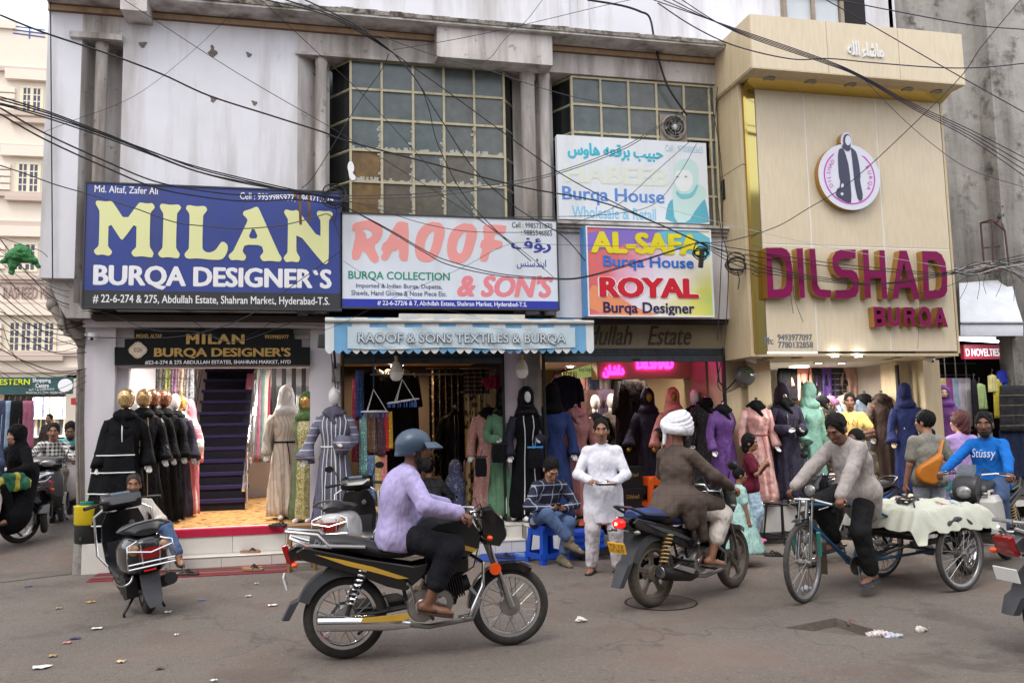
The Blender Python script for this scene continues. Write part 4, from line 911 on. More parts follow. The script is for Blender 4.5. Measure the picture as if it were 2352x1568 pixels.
# ================================================================== MANNEQUINS AND CLOTHES
EGGW = mat('mannequin_white', lin(232, 230, 228), .25, coat=.4); EGGG = mat('mannequin_gold', lin(190, 150, 70), .3, .8); EGGK = mat('mannequin_black', lin(24, 24, 26), .2, coat=.4)
def bead(key, c1, c2):
    m = pattern(key, c1, c2, 'voro', 60, .25, lo=.35); b = m.node_tree.nodes['Principled BSDF']; b.inputs['Metallic'].default_value = .55; return m
BEADG = bead('gold_beads', lin(196, 158, 104), lin(250, 232, 190)); BEADB = bead('bronze_beads', lin(150, 96, 72), lin(240, 200, 170)); BEADY = bead('amber_beads', lin(206, 150, 70), lin(250, 226, 170))
PROF = [(1.50, .055, .055, 0), (1.475, .09, .065, -.0), (1.45, .145, .08, 0), (1.415, .185, .09, 0), (1.35, .2, .105, -.005), (1.27, .192, .135, -.02), (1.17, .165, .125, -.012), (1.06, .146, .112, 0), (.95, .172, .125, .005), (.82, .192, .138, .01), (.6, .2, .145, .005), (.3, .214, .155, 0), (.14, .225, .162, 0), (.05, .23, .166, 0)]
def prof_at(z, flare=1.):
    for i in range(len(PROF)-1):
        a, b = PROF[i], PROF[i+1]
        if b[0] <= z <= a[0]:
            f = (a[0]-z)/(a[0]-b[0]); w, d, y = [a[k]+(b[k]-a[k])*f for k in (1, 2, 3)]; break
    else: w, d, y = PROF[-1][1:]
    if z < .95: w *= 1+(flare-1)*(.95-z); d *= 1+(flare-1)*(.95-z)
    return w, d, y
def gown_pt(th, z, flare, seed, grow=0.):
    w, d, y = prof_at(z, flare); f = max(0, min(1, (1.02-z)/.9)); k = 9+seed % 4
    fold = f*.046*(math.sin(k*th+seed*1.7+z*1.1)+.6*math.sin((k*2-3)*th+seed*2.3-z*2))+.006*math.sin(5*th+z*14+seed)
    sgn = 1+fold/max(w, .1)
    return V(((w*sgn+grow)*math.cos(th), (d*sgn+grow)*math.sin(th)+y, z))
HANDS = {}
def hand_mesh():
    s = SDF(); s.cap((0, 0, 0), (0, 0, -.07), .024, .036, (1, 0, 0), .5)
    for i, (x, l) in enumerate(((-.028, .06), (-.01, .072), (.01, .068), (.028, .052))):
        s.chain([(x, 0, -.07), (x*1.15, -.008, -.07-l*.55), (x*1.1, -.03, -.07-l)], [.0095, .009, .0075], k=.004)
    s.chain([(.026, -.004, -.02), (.05, -.02, -.055), (.047, -.035, -.085)], [.011, .0105, .009], k=.006)
    P_, Q_ = s.mesh(.006, .006); me = bpy.data.meshes.new('hand'); me.from_pydata(P_.tolist(), [], Q_.tolist()); me.polygons.foreach_set('use_smooth', [True]*len(Q_)); return me
HANDM = hand_mesh()
def put_hand(parent, p, d, mt, sc=1., name='hand', mir=1, roll=0.):
    me = HANDS.get(mt.name)
    if not me: me = HANDM.copy(); me.materials.append(mt); HANDS[mt.name] = me
    o = bpy.data.objects.new(name, me); C.objects.link(o); o.parent = parent; o.location = p
    o.rotation_mode = 'QUATERNION'; q = V((0, 0, -1)).rotation_difference(V(d).normalized())
    from mathutils import Quaternion
    o.rotation_quaternion = q @ Quaternion((0, 0, 1), roll); o.scale = (sc*mir, sc, sc); return o
ARMS = {'down': ((.25, .03, 1.10), (.27, -.07, .86)), 'bent': ((.27, .03, 1.12), (.10, -.23, 1.06)), 'half': ((.28, .04, 1.12), (.24, -.2, 1.0)), 'wide': ((.3, .03, 1.12), (.36, -.05, .88)), 'none': None}
def mannequin(label, x, ytop, Yd, fl, gm, head='egg', hm=None, scarf=None, arms=('down', 'down'), bell=.085, rz=0., flare=1., seed=1, trims=(), skin=None, cape=None, panel=None, belt=None, group='dressed mannequins of the burqa shops', sleeve=None, shoes=True, sx=1.):
    nominal = {'none': 1.6, 'torso': 1.58}.get(head, 1.80 if head != 'hood' else 1.82)
    p = at(x, ytop, Yd); sc = (p.z-fl)/nominal
    t = thing('mannequin', label, 'mannequin', (p.x, Yd, fl), rz, group, sc); t.scale.x = sc*sx
    skin = skin or EGGW; n = 44
    b = MB(); zz = [1.50, 1.49, 1.475, 1.46, 1.44, 1.415, 1.38, 1.34, 1.29, 1.24, 1.18, 1.12, 1.06, 1.0, .94, .86, .76, .64, .52, .4, .28, .16, .05]
    b.loft([[gown_pt(2*math.pi*k/n, z, flare, seed) for k in range(n)] for z in zz], True)
    g = b.build('gown', gm, t, 180)
    sl = sleeve or gm
    for s_, a in ((-1, arms[0]), (1, arms[1])):
        q = ARMS[a]
        if not q: continue
        e, w_ = V((q[0][0]*s_, q[0][1], q[0][2])), V((q[1][0]*s_, q[1][1], q[1][2])); sh = V((.165*s_, .0, 1.395))
        b = MB(); pts = [sh, sh.lerp(e, .35), sh.lerp(e, .75), e.lerp(w_, .15), e.lerp(w_, .5), e.lerp(w_, .8), w_+(0, 0, 0) if False else w_]
        b.tube(pts, [.066, .072, .066, .062, .068*(.5+bell/.17), .07*(.3+bell/.1), bell], 14); b.build('sleeve', sl, t, 180)
        put_hand(t, w_-(w_-e).normalized()*.03, (w_-e), skin, .86, mir=-s_)
    for (th, z0, z1, tm) in trims:
        b = MB(); b.tube([gown_pt(R(th), z0+(z1-z0)*i/16, flare, seed, .004) for i in range(17)], .0065, 5); b.build('trim', tm, t)
    if belt:
        b = MB(); b.tube([gown_pt(2*math.pi*k/28, 1.04, flare, seed, .006) for k in range(28)], .012, 6, closed=True); b.tube([(.0, -.125, 1.04), (.02, -.15, .9), (.03, -.17, .74)], .007, 5); b.build('belt', belt, t)
    if panel:
        b = MB(); r_ = []
        for i in range(18):
            z = 1.44-i*(1.44-.06)/17; r_.append([gown_pt(R(270+a), z, flare, seed, .006) for a in (-26, -17, -8, 0, 8, 17, 26)])
        b.loft(r_, False, close=False); b.build('front_panel', panel, t, 180)
    if cape:
        for j, (z0, z1, w0, w1) in enumerate(((1.42, 1.0, .2, .33), (1.05, .8, .31, .36), (.84, .56, .34, .38), (.6, .2, .35, .42))):
            r_ = []
            for i in range(6):
                z = z0+(z1-z0)*i/5; w = w0+(w1-w0)*i/5
                r_.append([V((w*math.cos(a)*(1+.05*math.sin(9*a+j)), .75*w*math.sin(a)*(1+.05*math.sin(9*a+j))+.06, z)) for a in [R(70+220*k/23) for k in range(24)]])
            b = MB(); b.loft(r_, False, close=False); b.build('cape_tier', gm, t, 180)
            b = MB(); b.tube(r_[-1], .008, 5); b.build('piping', cape, t)
    if head in ('egg', 'veil', 'hood', 'face'):
        bd = hm in (BEADG, BEADB, BEADY); b = MB(); b.ell((0, -.005, 1.67), (.098, .108, .125) if bd else (.075, .092, .125), 18, 12); b.tube([(0, .01, 1.48), (0, .005, 1.58)], [.05, .045], 12)
        b.build('head', hm or skin, t, 180)
    if head == 'face':
        b = MB(); b.ell((0, -.1, 1.65), (.012, .02, .022), 8, 6); b.build('nose', hm or skin, t, 180)
        for s_ in (-1, 1): b = MB(); b.ell((.03*s_, -.088, 1.69), (.018, .012, .008), 8, 6); b.build('eye', BLACK, t, 180)
        b = MB(); b.ell((0, -.095, 1.6), (.024, .012, .01), 8, 6); b.build('lips', mat('lips_red', lin(170, 60, 60), .4), t, 180)
    if head in ('hood', 'face', 'veil'):
        s = SDF(); s.ell((0, .012, 1.675), (.105, .12, .15)); s.cap((0, .02, 1.58), (0, .02, 1.42), .105, .17, (1, 0, 0), .62, k=.05); s.ell((0, -.03, 1.46), (.15, .1, .07), k=.04); s.cap((0, .07, 1.6), (0, .08, 1.3), .1, .15, (1, 0, 0), .5, k=.05)
        if head != 'veil': s.ell((0, -.14, 1.665), (.066, .1, .095), k=.012, cut=True)
        sdf_obj('hood', s, scarf or gm, t, .013, .03, wr=.005, wsc=16, seed=seed)
    if head in ('none', 'torso') or (head == 'egg' and scarf):
        s = SDF(); s.ell((0, 0, 1.505), (.095, .085, .05)); s.ell((0, -.055, 1.455), (.125, .07, .05)); s.ell((0, .03, 1.47), (.15, .08, .045)); s.cap((-.08, -.07, 1.47), (.02, -.125, 1.33), .05, .02, k=.03)
        if head != 'torso': sdf_obj('neck_scarf', s, scarf or gm, t, .013, .03, wr=.006, wsc=18, seed=seed)
        if head != 'egg': b = MB(); b.lathe([(.02, 1.53), (.035, 1.55), (.02, 1.57), (.028, 1.59), (.012, 1.6)], 12); b.build('neck_knob', CHROME, t)
    if shoes:
        for s_ in (-1, 1): b = MB(); b.ell((.09*s_, -.16, .04), (.038, .1, .035), 10, 7); b.build('foot', skin, t, 180)
        b = MB(); b.lathe([(.17, 0), (.17, .012), (.03, .018), (.02, .3)], 20); b.build('stand', STEEL, t)
    return t
K1 = cloth(17, 17, 20); K2 = cloth(23, 22, 25, kind='satin'); CHAR = cloth(50, 47, 62); NAVYG = cloth(38, 46, 86); PURPG = cloth(98, 66, 124, kind='satin'); MINT = cloth(120, 160, 148)
ROSE = cloth(166, 116, 112, kind='satin'); PINK = cloth(212, 152, 144, kind='satin'); TAUPE = cloth(112, 98, 96); BEIGEG = cloth(196, 178, 164); GREENG = cloth(112, 122, 92); BROWNG = cloth(74, 60, 54)
PIPE = mat('white_piping', lin(226, 226, 222), .7); GPIPE = mat('gold_piping', lin(190, 160, 104), .5)
SEQ = pattern('gold_sequin', lin(150, 140, 84), lin(236, 226, 170), 'voro', 70, .3, lo=.4)
FL1 = MF
mannequin('black tiered cape gown with white piping on a gold beaded mannequin by the pier', 290, 890, 11.18, .36, K1, 'egg', BEADG, K1, ('down', 'down'), .09, R(10), 1.15, 1, cape=PIPE, trims=((262, 1.45, 1.05, PIPE),), belt=None)
mannequin('black gown with gold front trim, second gold beaded mannequin', 331, 891, 11.6, FL1, K2, 'egg', BEADG, K1, ('down', 'down'), .1, R(14), 1.05, 2, trims=((255, 1.45, .1, GPIPE), (285, 1.45, .1, GPIPE)), belt=K1)
mannequin('black gown on the beaded mannequin half hidden behind the second one', 352, 892, 11.95, FL1, K1, 'egg', BEADB, K1, ('down', 'down'), .1, R(10), 1.05, 3, trims=((255, 1.45, .1, GPIPE),))
mannequin('plain black gown on a bronze beaded mannequin', 378, 893, 12.2, FL1, K1, 'egg', BEADB, K1, ('down', 'down'), .1, R(8), 1.05, 4, trims=((258, 1.45, .1, K2),))
mannequin('dark gown on a glossy white headed mannequin in the row', 402, 902, 12.5, FL1, CHAR, 'egg', EGGW, K1, ('down', 'down'), .1, R(8), 1., 5)
mannequin('white flecked dress on an amber headed mannequin', 415, 905, 12.85, FL1, pattern('white_fleck', lin(226, 218, 208), lin(170, 158, 152), 'voro', 26, .8, lo=.2), 'egg', BEADY, cloth(226, 218, 208), ('none', 'half'), .1, R(8), .95, 6)
mannequin('pink hooded gown with white sleeve stripes by the white wall', 434, 916, 12.9, FL1, cloth(206, 122, 132), 'hood', EGGW, cloth(216, 128, 138), ('none', 'down'), .09, R(-20), .95, 7, sleeve=pattern('pink_stripe', lin(206, 122, 132), lin(230, 196, 196), 'h', 11, .8, lo=.12), sx=.78)
mannequin('cream pleated dress with a white hood inside the shop', 658, 884, 12.1, FL1, pattern('cream_pleat', lin(206, 194, 180), lin(184, 164, 146), 'v', 22, .85, lo=.35), 'hood', EGGW, cloth(224, 220, 216), ('down', 'down'), .07, R(10), 1.05, 8, belt=K1)
mannequin('green and gold sequinned gown with a green hood', 704, 899, 11.55, FL1, GREENG, 'hood', BEADY, cloth(88, 112, 68), ('none', 'down'), .07, R(-18), .9, 9, panel=SEQ, sleeve=SEQ)
mannequin('grey blue striped gown on a white headed mannequin beside the pier', 768, 887, 11.15, .36, cloth(104, 104, 124), 'egg', EGGW, cloth(96, 92, 110), ('wide', 'bent'), .13, R(-4), 1., 10, trims=tuple((a, 1.44, .1, PIPE) for a in (225, 245, 262, 278, 295, 318)), belt=PIPE, sleeve=pattern('greyblue_stripe', lin(104, 104, 124), lin(186, 186, 198), 'h', 11, .8, lo=.14))
mannequin('dark headless gown on a torso deep inside the scarf shop', 1045, 932, 12.9, RF, K2, 'torso', None, None, ('down', 'down'), .08, 0, .9, 11, trims=((262, 1.44, .2, STEEL), (278, 1.44, .2, STEEL)), skin=EGGK)
mannequin('dusty pink headless gown with sequin bodice behind the handbags', 1122, 927, 11.75, RF, pattern('pink_sequin', lin(188, 136, 128), lin(214, 176, 166), 'noise', 40, .7, lo=.6), 'none', None, K1, ('down', 'none'), .06, R(-10), 1., 12)
mannequin('soft green gown with a sheer black head veil', 1158, 888, 11.5, RF, cloth(104, 142, 112), 'veil', EGGW, K2, ('bent', 'down'), .075, R(-12), 1.05, 13, trims=((270, 1.4, .1, PIPE),))
mannequin('black gown with white vertical piping and a black hood', 1208, 886, 11.32, RF, K1, 'hood', EGGW, K2, ('down', 'bent'), .09, R(2), 1.15, 14, trims=((248, 1.42, .1, PIPE), (288, 1.42, .1, PIPE)), sleeve=cloth(52, 50, 62))
mannequin('navy blue gown with long black hair veil', 1268, 882, 11.55, .3, cloth(50, 66, 112), 'veil', EGGW, K1, ('down', 'down'), .08, R(-14), 1., 15)
mannequin('rose satin headless gown with draped top above the man on the stool', 1322, 928, 11.75, .3, ROSE, 'none', CHROME, ROSE, ('none', 'down'), .07, R(-10), 1.05, 16)
mannequin('black jacketed mannequin with white egg head deep in the middle shop', 1366, 905, 13.0, .3, K1, 'egg', EGGW, None, ('down', 'bent'), .06, 0, .9, 17)
mannequin('taupe dressed mannequin with white egg head deep in the middle shop', 1403, 902, 13.2, .3, TAUPE, 'egg', EGGW, None, ('down', 'bent'), .06, 0, .9, 18)
mannequin('dark violet gown with a gold faced hood', 1487, 890, 12.6, .4, CHAR, 'hood', EGGG, cloth(46, 42, 56), ('wide', 'bent'), .12, R(-4), .9, 20, skin=EGGG)
mannequin('pink satin gown and pink hood with a gold face', 1545, 889, 12.4, .4, PINK, 'hood', EGGG, cloth(222, 154, 144), ('wide', 'bent'), .09, R(-4), .95, 21, skin=EGGG, trims=((270, 1.4, .8, GPIPE),))
mannequin('beige gown on a white headed mannequin turned aside', 1594, 893, 12.0, .4, BEIGEG, 'egg', EGGW, K1, ('down', 'down'), .07, R(-20), .9, 22)
mannequin('black lace gown between the beige and the purple gowns', 1622, 905, 11.75, .4, pattern('black_lace', lin(26, 24, 28), lin(88, 84, 88), 'voro', 30, .8, lo=.22), 'none', None, K1, ('down', 'down'), .07, R(-10), 1., 23)
mannequin('purple satin headless gown with a black scarf at the pier', 1659, 920, 11.1, .4, PURPG, 'none', None, K1, ('down', 'none'), .07, R(14), 1.05, 24)
mannequin('pink and rose two tone headless gown beside the meter', 1736, 912, 11.0, DF, pattern('rose_panels', lin(184, 132, 126), lin(206, 166, 158), 'v', 7, .5, lo=.35), 'none', None, K1, ('down', 'down'), .07, 0, 1., 25, belt=cloth(150, 96, 92))
mannequin('charcoal headless gown with silver threads beside the mint one', 1803, 905, 11.05, DF, CHAR, 'none', None, K1, ('bent', 'bent'), .09, 0, 1.05, 26, trims=((250, 1.3, 1.0, STEEL), (290, 1.25, .95, STEEL), (300, 1.2, .98, STEEL)))
mannequin('black and violet hooded mannequin behind the charcoal gown', 1797, 882, 11.5, DF, K1, 'veil', EGGW, cloth(46, 38, 54), ('none', 'none'), .07, 0, .9, 27)
mannequin('mint green hooded gown with a long draped cape', 1858, 879, 11.3, DF, MINT, 'veil', EGGW, MINT, ('wide', 'wide'), .2, R(20), 1.2, 28)
mannequin('black floral headless gown behind the mint cape', 1884, 899, 12.2, DF, pattern('leopard', lin(34, 28, 26), lin(150, 110, 70), 'voro', 22, .8, lo=.3), 'none', None, K1, ('down', 'down'), .07, 0, .85, 29)
mannequin('pale blue headless gown with lilac piping', 1906, 902, 12.3, DF, cloth(176, 194, 214), 'none', None, cloth(150, 104, 140), ('down', 'down'), .07, 0, .85, 30, trims=((262, 1.44, .6, cloth(130, 90, 150)), (280, 1.44, .6, cloth(130, 90, 150))))
mannequin('peach headless gown behind the youth in yellow', 1940, 900, 12.4, DF, cloth(222, 184, 156), 'none', None, cloth(214, 176, 144), ('down', 'down'), .07, 0, .85, 31)
mannequin('grey blue headless gown beside the youth in yellow', 1984, 897, 12.0, DF, cloth(104, 114, 128), 'none', None, K1, ('down', 'down'), .07, 0, .9, 32)
mannequin('brown headless gown with copper leaf embroidery', 2024, 896, 11.7, DF, BROWNG, 'none', None, cloth(60, 48, 44), ('down', 'bent'), .09, 0, 1., 33, sleeve=pattern('copper_leaf', lin(74, 60, 54), lin(166, 104, 74), 'noise', 16, .8, lo=.58))
mannequin('navy hooded gown with one raised hand at the beige pier', 2077, 881, 11.15, DF, NAVYG, 'veil', EGGW, cloth(36, 40, 76), ('down', 'half'), .1, R(-14), 1., 34, trims=((235, 1.1, 1.08, PIPE),), skin=mat('mannequin_cream', lin(226, 204, 170), .4))
mannequin('purple shawl mannequin with a painted face at the right', 2165, 887, 11.5, .62, cloth(118, 74, 140), 'face', mat('mannequin_cream', None), cloth(112, 70, 136), ('none', 'none'), .1, R(-25), 1.05, 35, shoes=False, sx=1.2)
# ---- garments on hangers
def hanging(label, x, y0, y1, Yd, m, w=.2, group='garments hanging in the shops', rz=0., sleeves=True, d=.07, seed=0, hook=True, shoulders=True):
    p = at(x, y0, Yd); h = p.z-at(x, y1, Yd).z
    t = thing('hanging_garment', label, 'garment', (p.x, Yd, p.z), rz, group)
    b = MB(); n = 30; r_ = []
    for i in range(14):
        f = i/13; z = -h*f
        ww = w*((.28+.72*min(1, f/.07)) if shoulders else .85)*(1+.15*f); dd = d*(.5+.5*min(1, f/.1))
        r_.append([V((ww*math.cos(a)*(1+.05*math.sin(7*a+seed+f*3)), dd*math.sin(a)*(1+.35*math.sin(9*a+seed*2+f*2)*min(1, f*3)), z)) for a in [2*math.pi*k/n for k in range(n)]])
    b.loft(r_, True); b.build('cloth', m, t, 180)
    if sleeves:
        for s_ in (-1, 1):
            b = MB(); b.tube([(s_*w*.85, 0, -.06), (s_*w*1.1, 0, -h*.3), (s_*w*1.12, -.02, -min(h*.62, .6))], [.05, .055, .06], 10); b.build('sleeve', m, t, 180)
    if hook: b = MB(); b.tube([(0, 0, -.02), (0, 0, .05), (.02, 0, .08), (.0, 0, .1)], .005, 5); b.build('hanger_hook', STEEL, t)
    return t
for i, (x, c, nm) in enumerate(((1815, K1, 'black gown hanging first in the row above the beige shop mannequins'), (1842, cloth(222, 150, 130), 'salmon gown hanging above the beige shop mannequins'), (1868, cloth(40, 44, 44), 'black and green gown hanging above the beige shop mannequins'), (1893, cloth(96, 72, 140), 'violet gown hanging above the beige shop mannequins'), (1918, pattern('black_dash', lin(34, 34, 38), lin(150, 150, 154), 'h', 10, .8, lo=.1), 'black striped gown hanging above the beige shop mannequins'), (1948, cloth(196, 160, 146, kind='satin'), 'dusty pink gown hanging above the beige shop mannequins'), (1992, cloth(206, 212, 204), 'white green gown hanging last above the beige shop mannequins'))):
    hanging(nm, x, 832, 920, 12.9, c, .19, seed=i)
for i, (x, y1) in enumerate(((862, 1090), (898, 1100), (925, 1090))): hanging(['black abaya hanging on the rail, leftmost in the scarf shop', 'black abaya hanging on the rail, middle one in the scarf shop', 'black abaya hanging on the rail beside the dark curtain'][i], x, 848, y1, 13.2, K2, .23, seed=i+3)
hanging('long black gown hanging in the middle shop behind the man in white', 1449, 866, 1100, 12.7, cloth(36, 28, 30), .26, seed=9)
hanging('dark coat hanging at the left of the middle shop', 1300, 862, 960, 12.3, cloth(32, 36, 56), .2, seed=5)
hanging('brown top on a hanger in the middle shop', 1353, 895, 960, 13.4, cloth(96, 70, 66), .2, seed=6); hanging('mauve top on a hanger in the middle shop', 1390, 892, 960, 13.4, cloth(108, 90, 112), .2, seed=7)
hanging('navy sequinned gown hanging at the back of the middle shop', 1600, 838, 960, 13.0, pattern('gold_leaf', lin(26, 26, 34), lin(196, 178, 120), 'noise', 10, .7, lo=.66), .4, seed=8, sleeves=False, shoulders=False)
hanging('dark red blouse on a blue hanger at the scarf shop', 1136, 862, 892, 11.6, cloth(130, 34, 58), .12, seed=4, sleeves=True)
for i, (x, c) in enumerate(((352, (92, 84, 82)), (370, (140, 136, 130)), (386, (178, 184, 120)), (403, (170, 130, 160)), (419, (214, 190, 170)), (434, (150, 150, 156)))):
    hanging(['grey', 'silver', 'lime', 'mauve', 'peach', 'speckled grey'][i]+' knitted scarf hanging above the beaded heads', x, 826, 905+(i % 3)*8, 13.3, pattern('knit%d' % i, lin(*c), lin(*[int(v*.7) for v in c]), 'noise', 30, .95, lo=.52), .085, seed=i, sleeves=False, hook=False, shoulders=False, d=.05, group='knitted scarves hanging over the mannequins')
SC = ((834, 950, 1090, (126, 170, 164)), (846, 948, 1040, (110, 72, 50)), (856, 948, 1040, (120, 104, 84)), (866, 948, 1045, (72, 66, 76)), (876, 948, 1045, (84, 50, 62)), (884, 945, 1035, (200, 40, 44)), (892, 945, 1030, (214, 164, 44)), (842, 1035, 1140, (148, 40, 70)), (852, 1045, 1150, (96, 122, 156)), (866, 1045, 1130, (206, 180, 120)), (880, 1045, 1120, (220, 130, 120)), (818, 870, 1060, (170, 60, 80)), (826, 850, 960, (40, 60, 110)))
SN = ('teal', 'brown', 'tan', 'slate', 'plum', 'scarlet', 'mustard', 'maroon', 'blue', 'straw', 'coral', 'crimson', 'indigo')
for i, (x, y0, y1, c) in enumerate(SC):
    hanging(SN[i]+' scarf clipped to the hanging ring in the scarf shop', x, y0, y1, 11.25+.02*(i % 4), pattern('scarf%d' % i, lin(*c), lin(*[min(255, int(v*1.35)+20) for v in c]), 'noise', 34, .7, lo=.6), .06, seed=i, sleeves=False, hook=False, shoulders=False, d=.035, group='scarves clipped in the scarf shop')
for i, c in enumerate(((60, 40, 46), (150, 110, 100), (40, 44, 66), (128, 120, 126), (30, 28, 32), (170, 150, 130), (86, 60, 90), (50, 60, 56), (120, 60, 70), (36, 36, 44))):
    hanging(['plum', 'tan rose', 'ink blue', 'ash grey', 'jet black', 'sand', 'violet', 'bottle green', 'brick', 'dark slate'][i]+' gown on the rail along the back of the middle shop', 1300+i*29, 848, 1000, 15.0, cloth(*c), .22, seed=i)
for i, c in enumerate(((196, 120, 140), (120, 150, 150), (214, 200, 180), (150, 60, 80))): hanging(['pink', 'sea green', 'ivory', 'wine red'][i]+' gown on the right wall past the staircase', 592+i*12, 850, 1060, 15.6, cloth(*c), .16, seed=i)
# ---- curtains
def curtain(label, x0, x1, y0, y1, Yd, m, waves=5, amp=.045):
    a, c = at(x0, y0, Yd), at(x1, y1, Yd); t = thing('curtain', label, 'curtain', (a.x, Yd, c.z)); w, h = c.x-a.x, a.z-c.z; n = waves*10
    b = MB(); f = [[(w*i/n, amp*math.sin(2*math.pi*waves*i/n)*(1-.25*k/5), h*k/5) for i in range(n+1)] for k in range(6)]
    b.loft(f, False, close=False); b.loft([[(p[0], p[1]+.012, p[2]) for p in r_] for r_ in f], False, close=False); b.build('cloth', m, t, 180)
    b = MB(); b.tube([(-.05, 0, h), (w+.05, 0, h)], .012); b.build('curtain_rod', STEEL, t); return t
curtain('dark brown curtain with gold leaf pattern in the scarf shop', 985, 1072, 846, 1090, 13.4, pattern('brown_leaf', lin(46, 36, 32), lin(132, 116, 84), 'voro', 16, .8, lo=.3), 6)
curtain('gold curtain printed with brown flowers beside the pink pier', 1066, 1122, 900, 1195, 12.0, pattern('gold_flower', lin(186, 164, 118), lin(74, 54, 36), 'voro', 9, .7, lo=.36), 4)
curtain('dark brown banded valance over the gold curtain', 1064, 1124, 846, 905, 11.95, pattern('valance', lin(52, 38, 32), lin(200, 180, 150), 'h', 16, .7, lo=.1), 4)
b = MB(); p0, p1 = at(850, 860, 12.9), at(1150, 858, 12.9); b.tube([p0, p1], .015); tag(b.build('clothes_rail', STEEL, None), 'steel clothes rail across the scarf shop', 'rail')
# ---- ring hangers with clips on chains
for i, (x, y, lab) in enumerate(((858, 945, 'white round clip hanger on a blue chain holding scarves'), (924, 921, 'white scalloped clip hanger on a blue chain with empty blue clips'))):
    p = at(x, y, 11.3); t = thing('clip_hanger', lab, 'hanger', p, 0)
    b = MB()
    if i: b.tube([(.2*math.cos(a)*(1+.12*math.cos(5*a)), .2*math.sin(a)*(1+.12*math.cos(5*a)), .03*math.cos(a)) for a in [2*math.pi*k/40 for k in range(40)]], .011, 6, closed=True); b.tube([(.1*math.cos(a), .1*math.sin(a), .02*math.cos(a)) for a in [2*math.pi*k/20 for k in range(20)]], .009, 6, closed=True)
    else: b.torus((0, 0, 0), .185, .013, 32, 6, 'z')
    b.build('ring', WHITE, t)
    b = MB()
    for a in (0, 2.1, 4.2): b.tube([(.18*math.cos(a), .18*math.sin(a), 0), (0, 0, .3)], .006, 5)
    b.build('hanger_cords', WHITE, t)
    b = MB(); L_ = at(x, 806, 11.3).z-p.z
    b.tube([(0, 0, .3), (0, 0, L_)], .009, 5); b.build('chain', mat('chain_blue', lin(50, 90, 120), .5), t)
    for k in range(14):
        a = 2*math.pi*k/14; b = MB(); b.box((.19*math.cos(a), .19*math.sin(a), -.045), (.016, .012, .075), Matrix.Rotation(a, 3, 'Z')); b.build('clip', mat('clip_blue', lin(70, 110, 190), .4), t)
for x, y, lab in ((910, 855, 'unlit white bulb hanging under the striped awning'), (1199, 850, 'unlit white bulb hanging in front of the pink pier')):
    p = at(x, y, 10.9); t = thing('hanging_bulb', lab, 'bulb', p)
    b = MB(); b.lathe([(.0, -.115), (.05, -.105), (.082, -.06), (.085, -.03), (.086, 0)], 18); b.build('diffuser', mat('bulb_white', lin(232, 232, 228), .4), t)
    b = MB(); b.lathe([(.086, 0), (.075, .06), (.045, .13), (.03, .14)], 18); b.build('bulb_body', mat('bulb_body', lin(214, 206, 190), .5), t)
    b = MB(); b.lathe([(.022, .14), (.022, .21), (.008, .22)], 12); b.build('socket', mat('socket_cream', lin(190, 166, 110), .5), t); b = MB(); b.tube([(0, 0, .2), (0.01, 0, .5)], .006, 5); b.build('flex', CABLE, t)
# ---- handbags on the mannequins, gift boxes, folded scarves, rack at the right
def bag(label, x, y0, y1, w, Yd, m, hm=None):
    a, c = at(x, y0, Yd), at(x, y1, Yd); h = a.z-c.z; t = thing('handbag', label, 'bag', (c.x, Yd, c.z))
    b = MB(); b.loft([[(w/2*q*sx_, d*sy_, z) for sx_, sy_ in ((-1, -1), (1, -1), (1, 1), (-1, 1))] for z, q, d in ((0, .9, .04), (h*.5, 1, .05), (h*.98, .92, .02))]); b.build('pouch', m, t, 0, .012)
    b = MB(); b.bx(-w*.55, w*.55, -.015, .015, h, h+.02); b.build('hanger_bar', hm or BLACK, t); b = MB(); b.tube([(0, 0, h), (.01, 0, h+.09), (.03, 0, h+.11)], .006, 5); b.build('hook', hm or BLACK, t)
bag('black pouch on a black hanger in front of the green gown', 1146, 1020, 1062, .2, 11.22, K1); bag('small black pouch on a hanger in front of the pink gown', 1105, 1050, 1094, .16, 11.3, K1); bag('black pouch on a bright blue hanger on the black gown', 1230, 1028, 1075, .2, 11.05, K1, mat('hanger_blue', lin(70, 150, 220), .4))
for k in range(2):
    p = at(1446, 1100, 12.2); t = thing('display_box', ['upper black gift box with gold print behind the man in white', 'lower black gift box with gold print behind the man in white'][k], 'box', (p.x, 12.2, .35+.33*(1-k)))
    boxo('carton', BLACK, t, -.17, .17, -.12, .12, 0, .325, .004); txt(t, 'Dilshad', -.1, .1, .17, .23, -.124, GILT, .01)
cols = ((178, 168, 176), (196, 140, 124), (178, 190, 200), (196, 176, 130), (140, 76, 120), (150, 166, 186), (190, 180, 190), (206, 196, 200))
for i, c in enumerate(cols):
    hanging(['lilac grey', 'peach', 'pale blue', 'straw', 'magenta', 'steel blue', 'pale mauve', 'off white'][i]+' folded scarf hanging on the rack at the right', 2122+i*14, 868, 960+(i*37 % 40), 12.1, cloth(*c), .085, seed=i, sleeves=False, hook=False, shoulders=False, d=.03, group='folded scarves on the rack at the right')
t = thing('wall_grid', 'dark steel grid rack above the folded scarves at the right', 'rack', (0, 12.25, 0))
for x in range(2120, 2240, 24): m = MB(); q0, q1 = at(x, 815, 12.25), at(x, 985, 12.25); m.tube([(q0.x, 0, q0.z), (q0.x, 0, q1.z)], .012, 5); m.build('upright', STEEL, t)
for y in (835, 862, 990): m = MB(); q0, q1 = at(2112, y, 12.25), at(2240, y, 12.25); m.tube([(q0.x, 0, q0.z), (q1.x, 0, q0.z)], .012, 5); m.build('crossbar', STEEL, t)
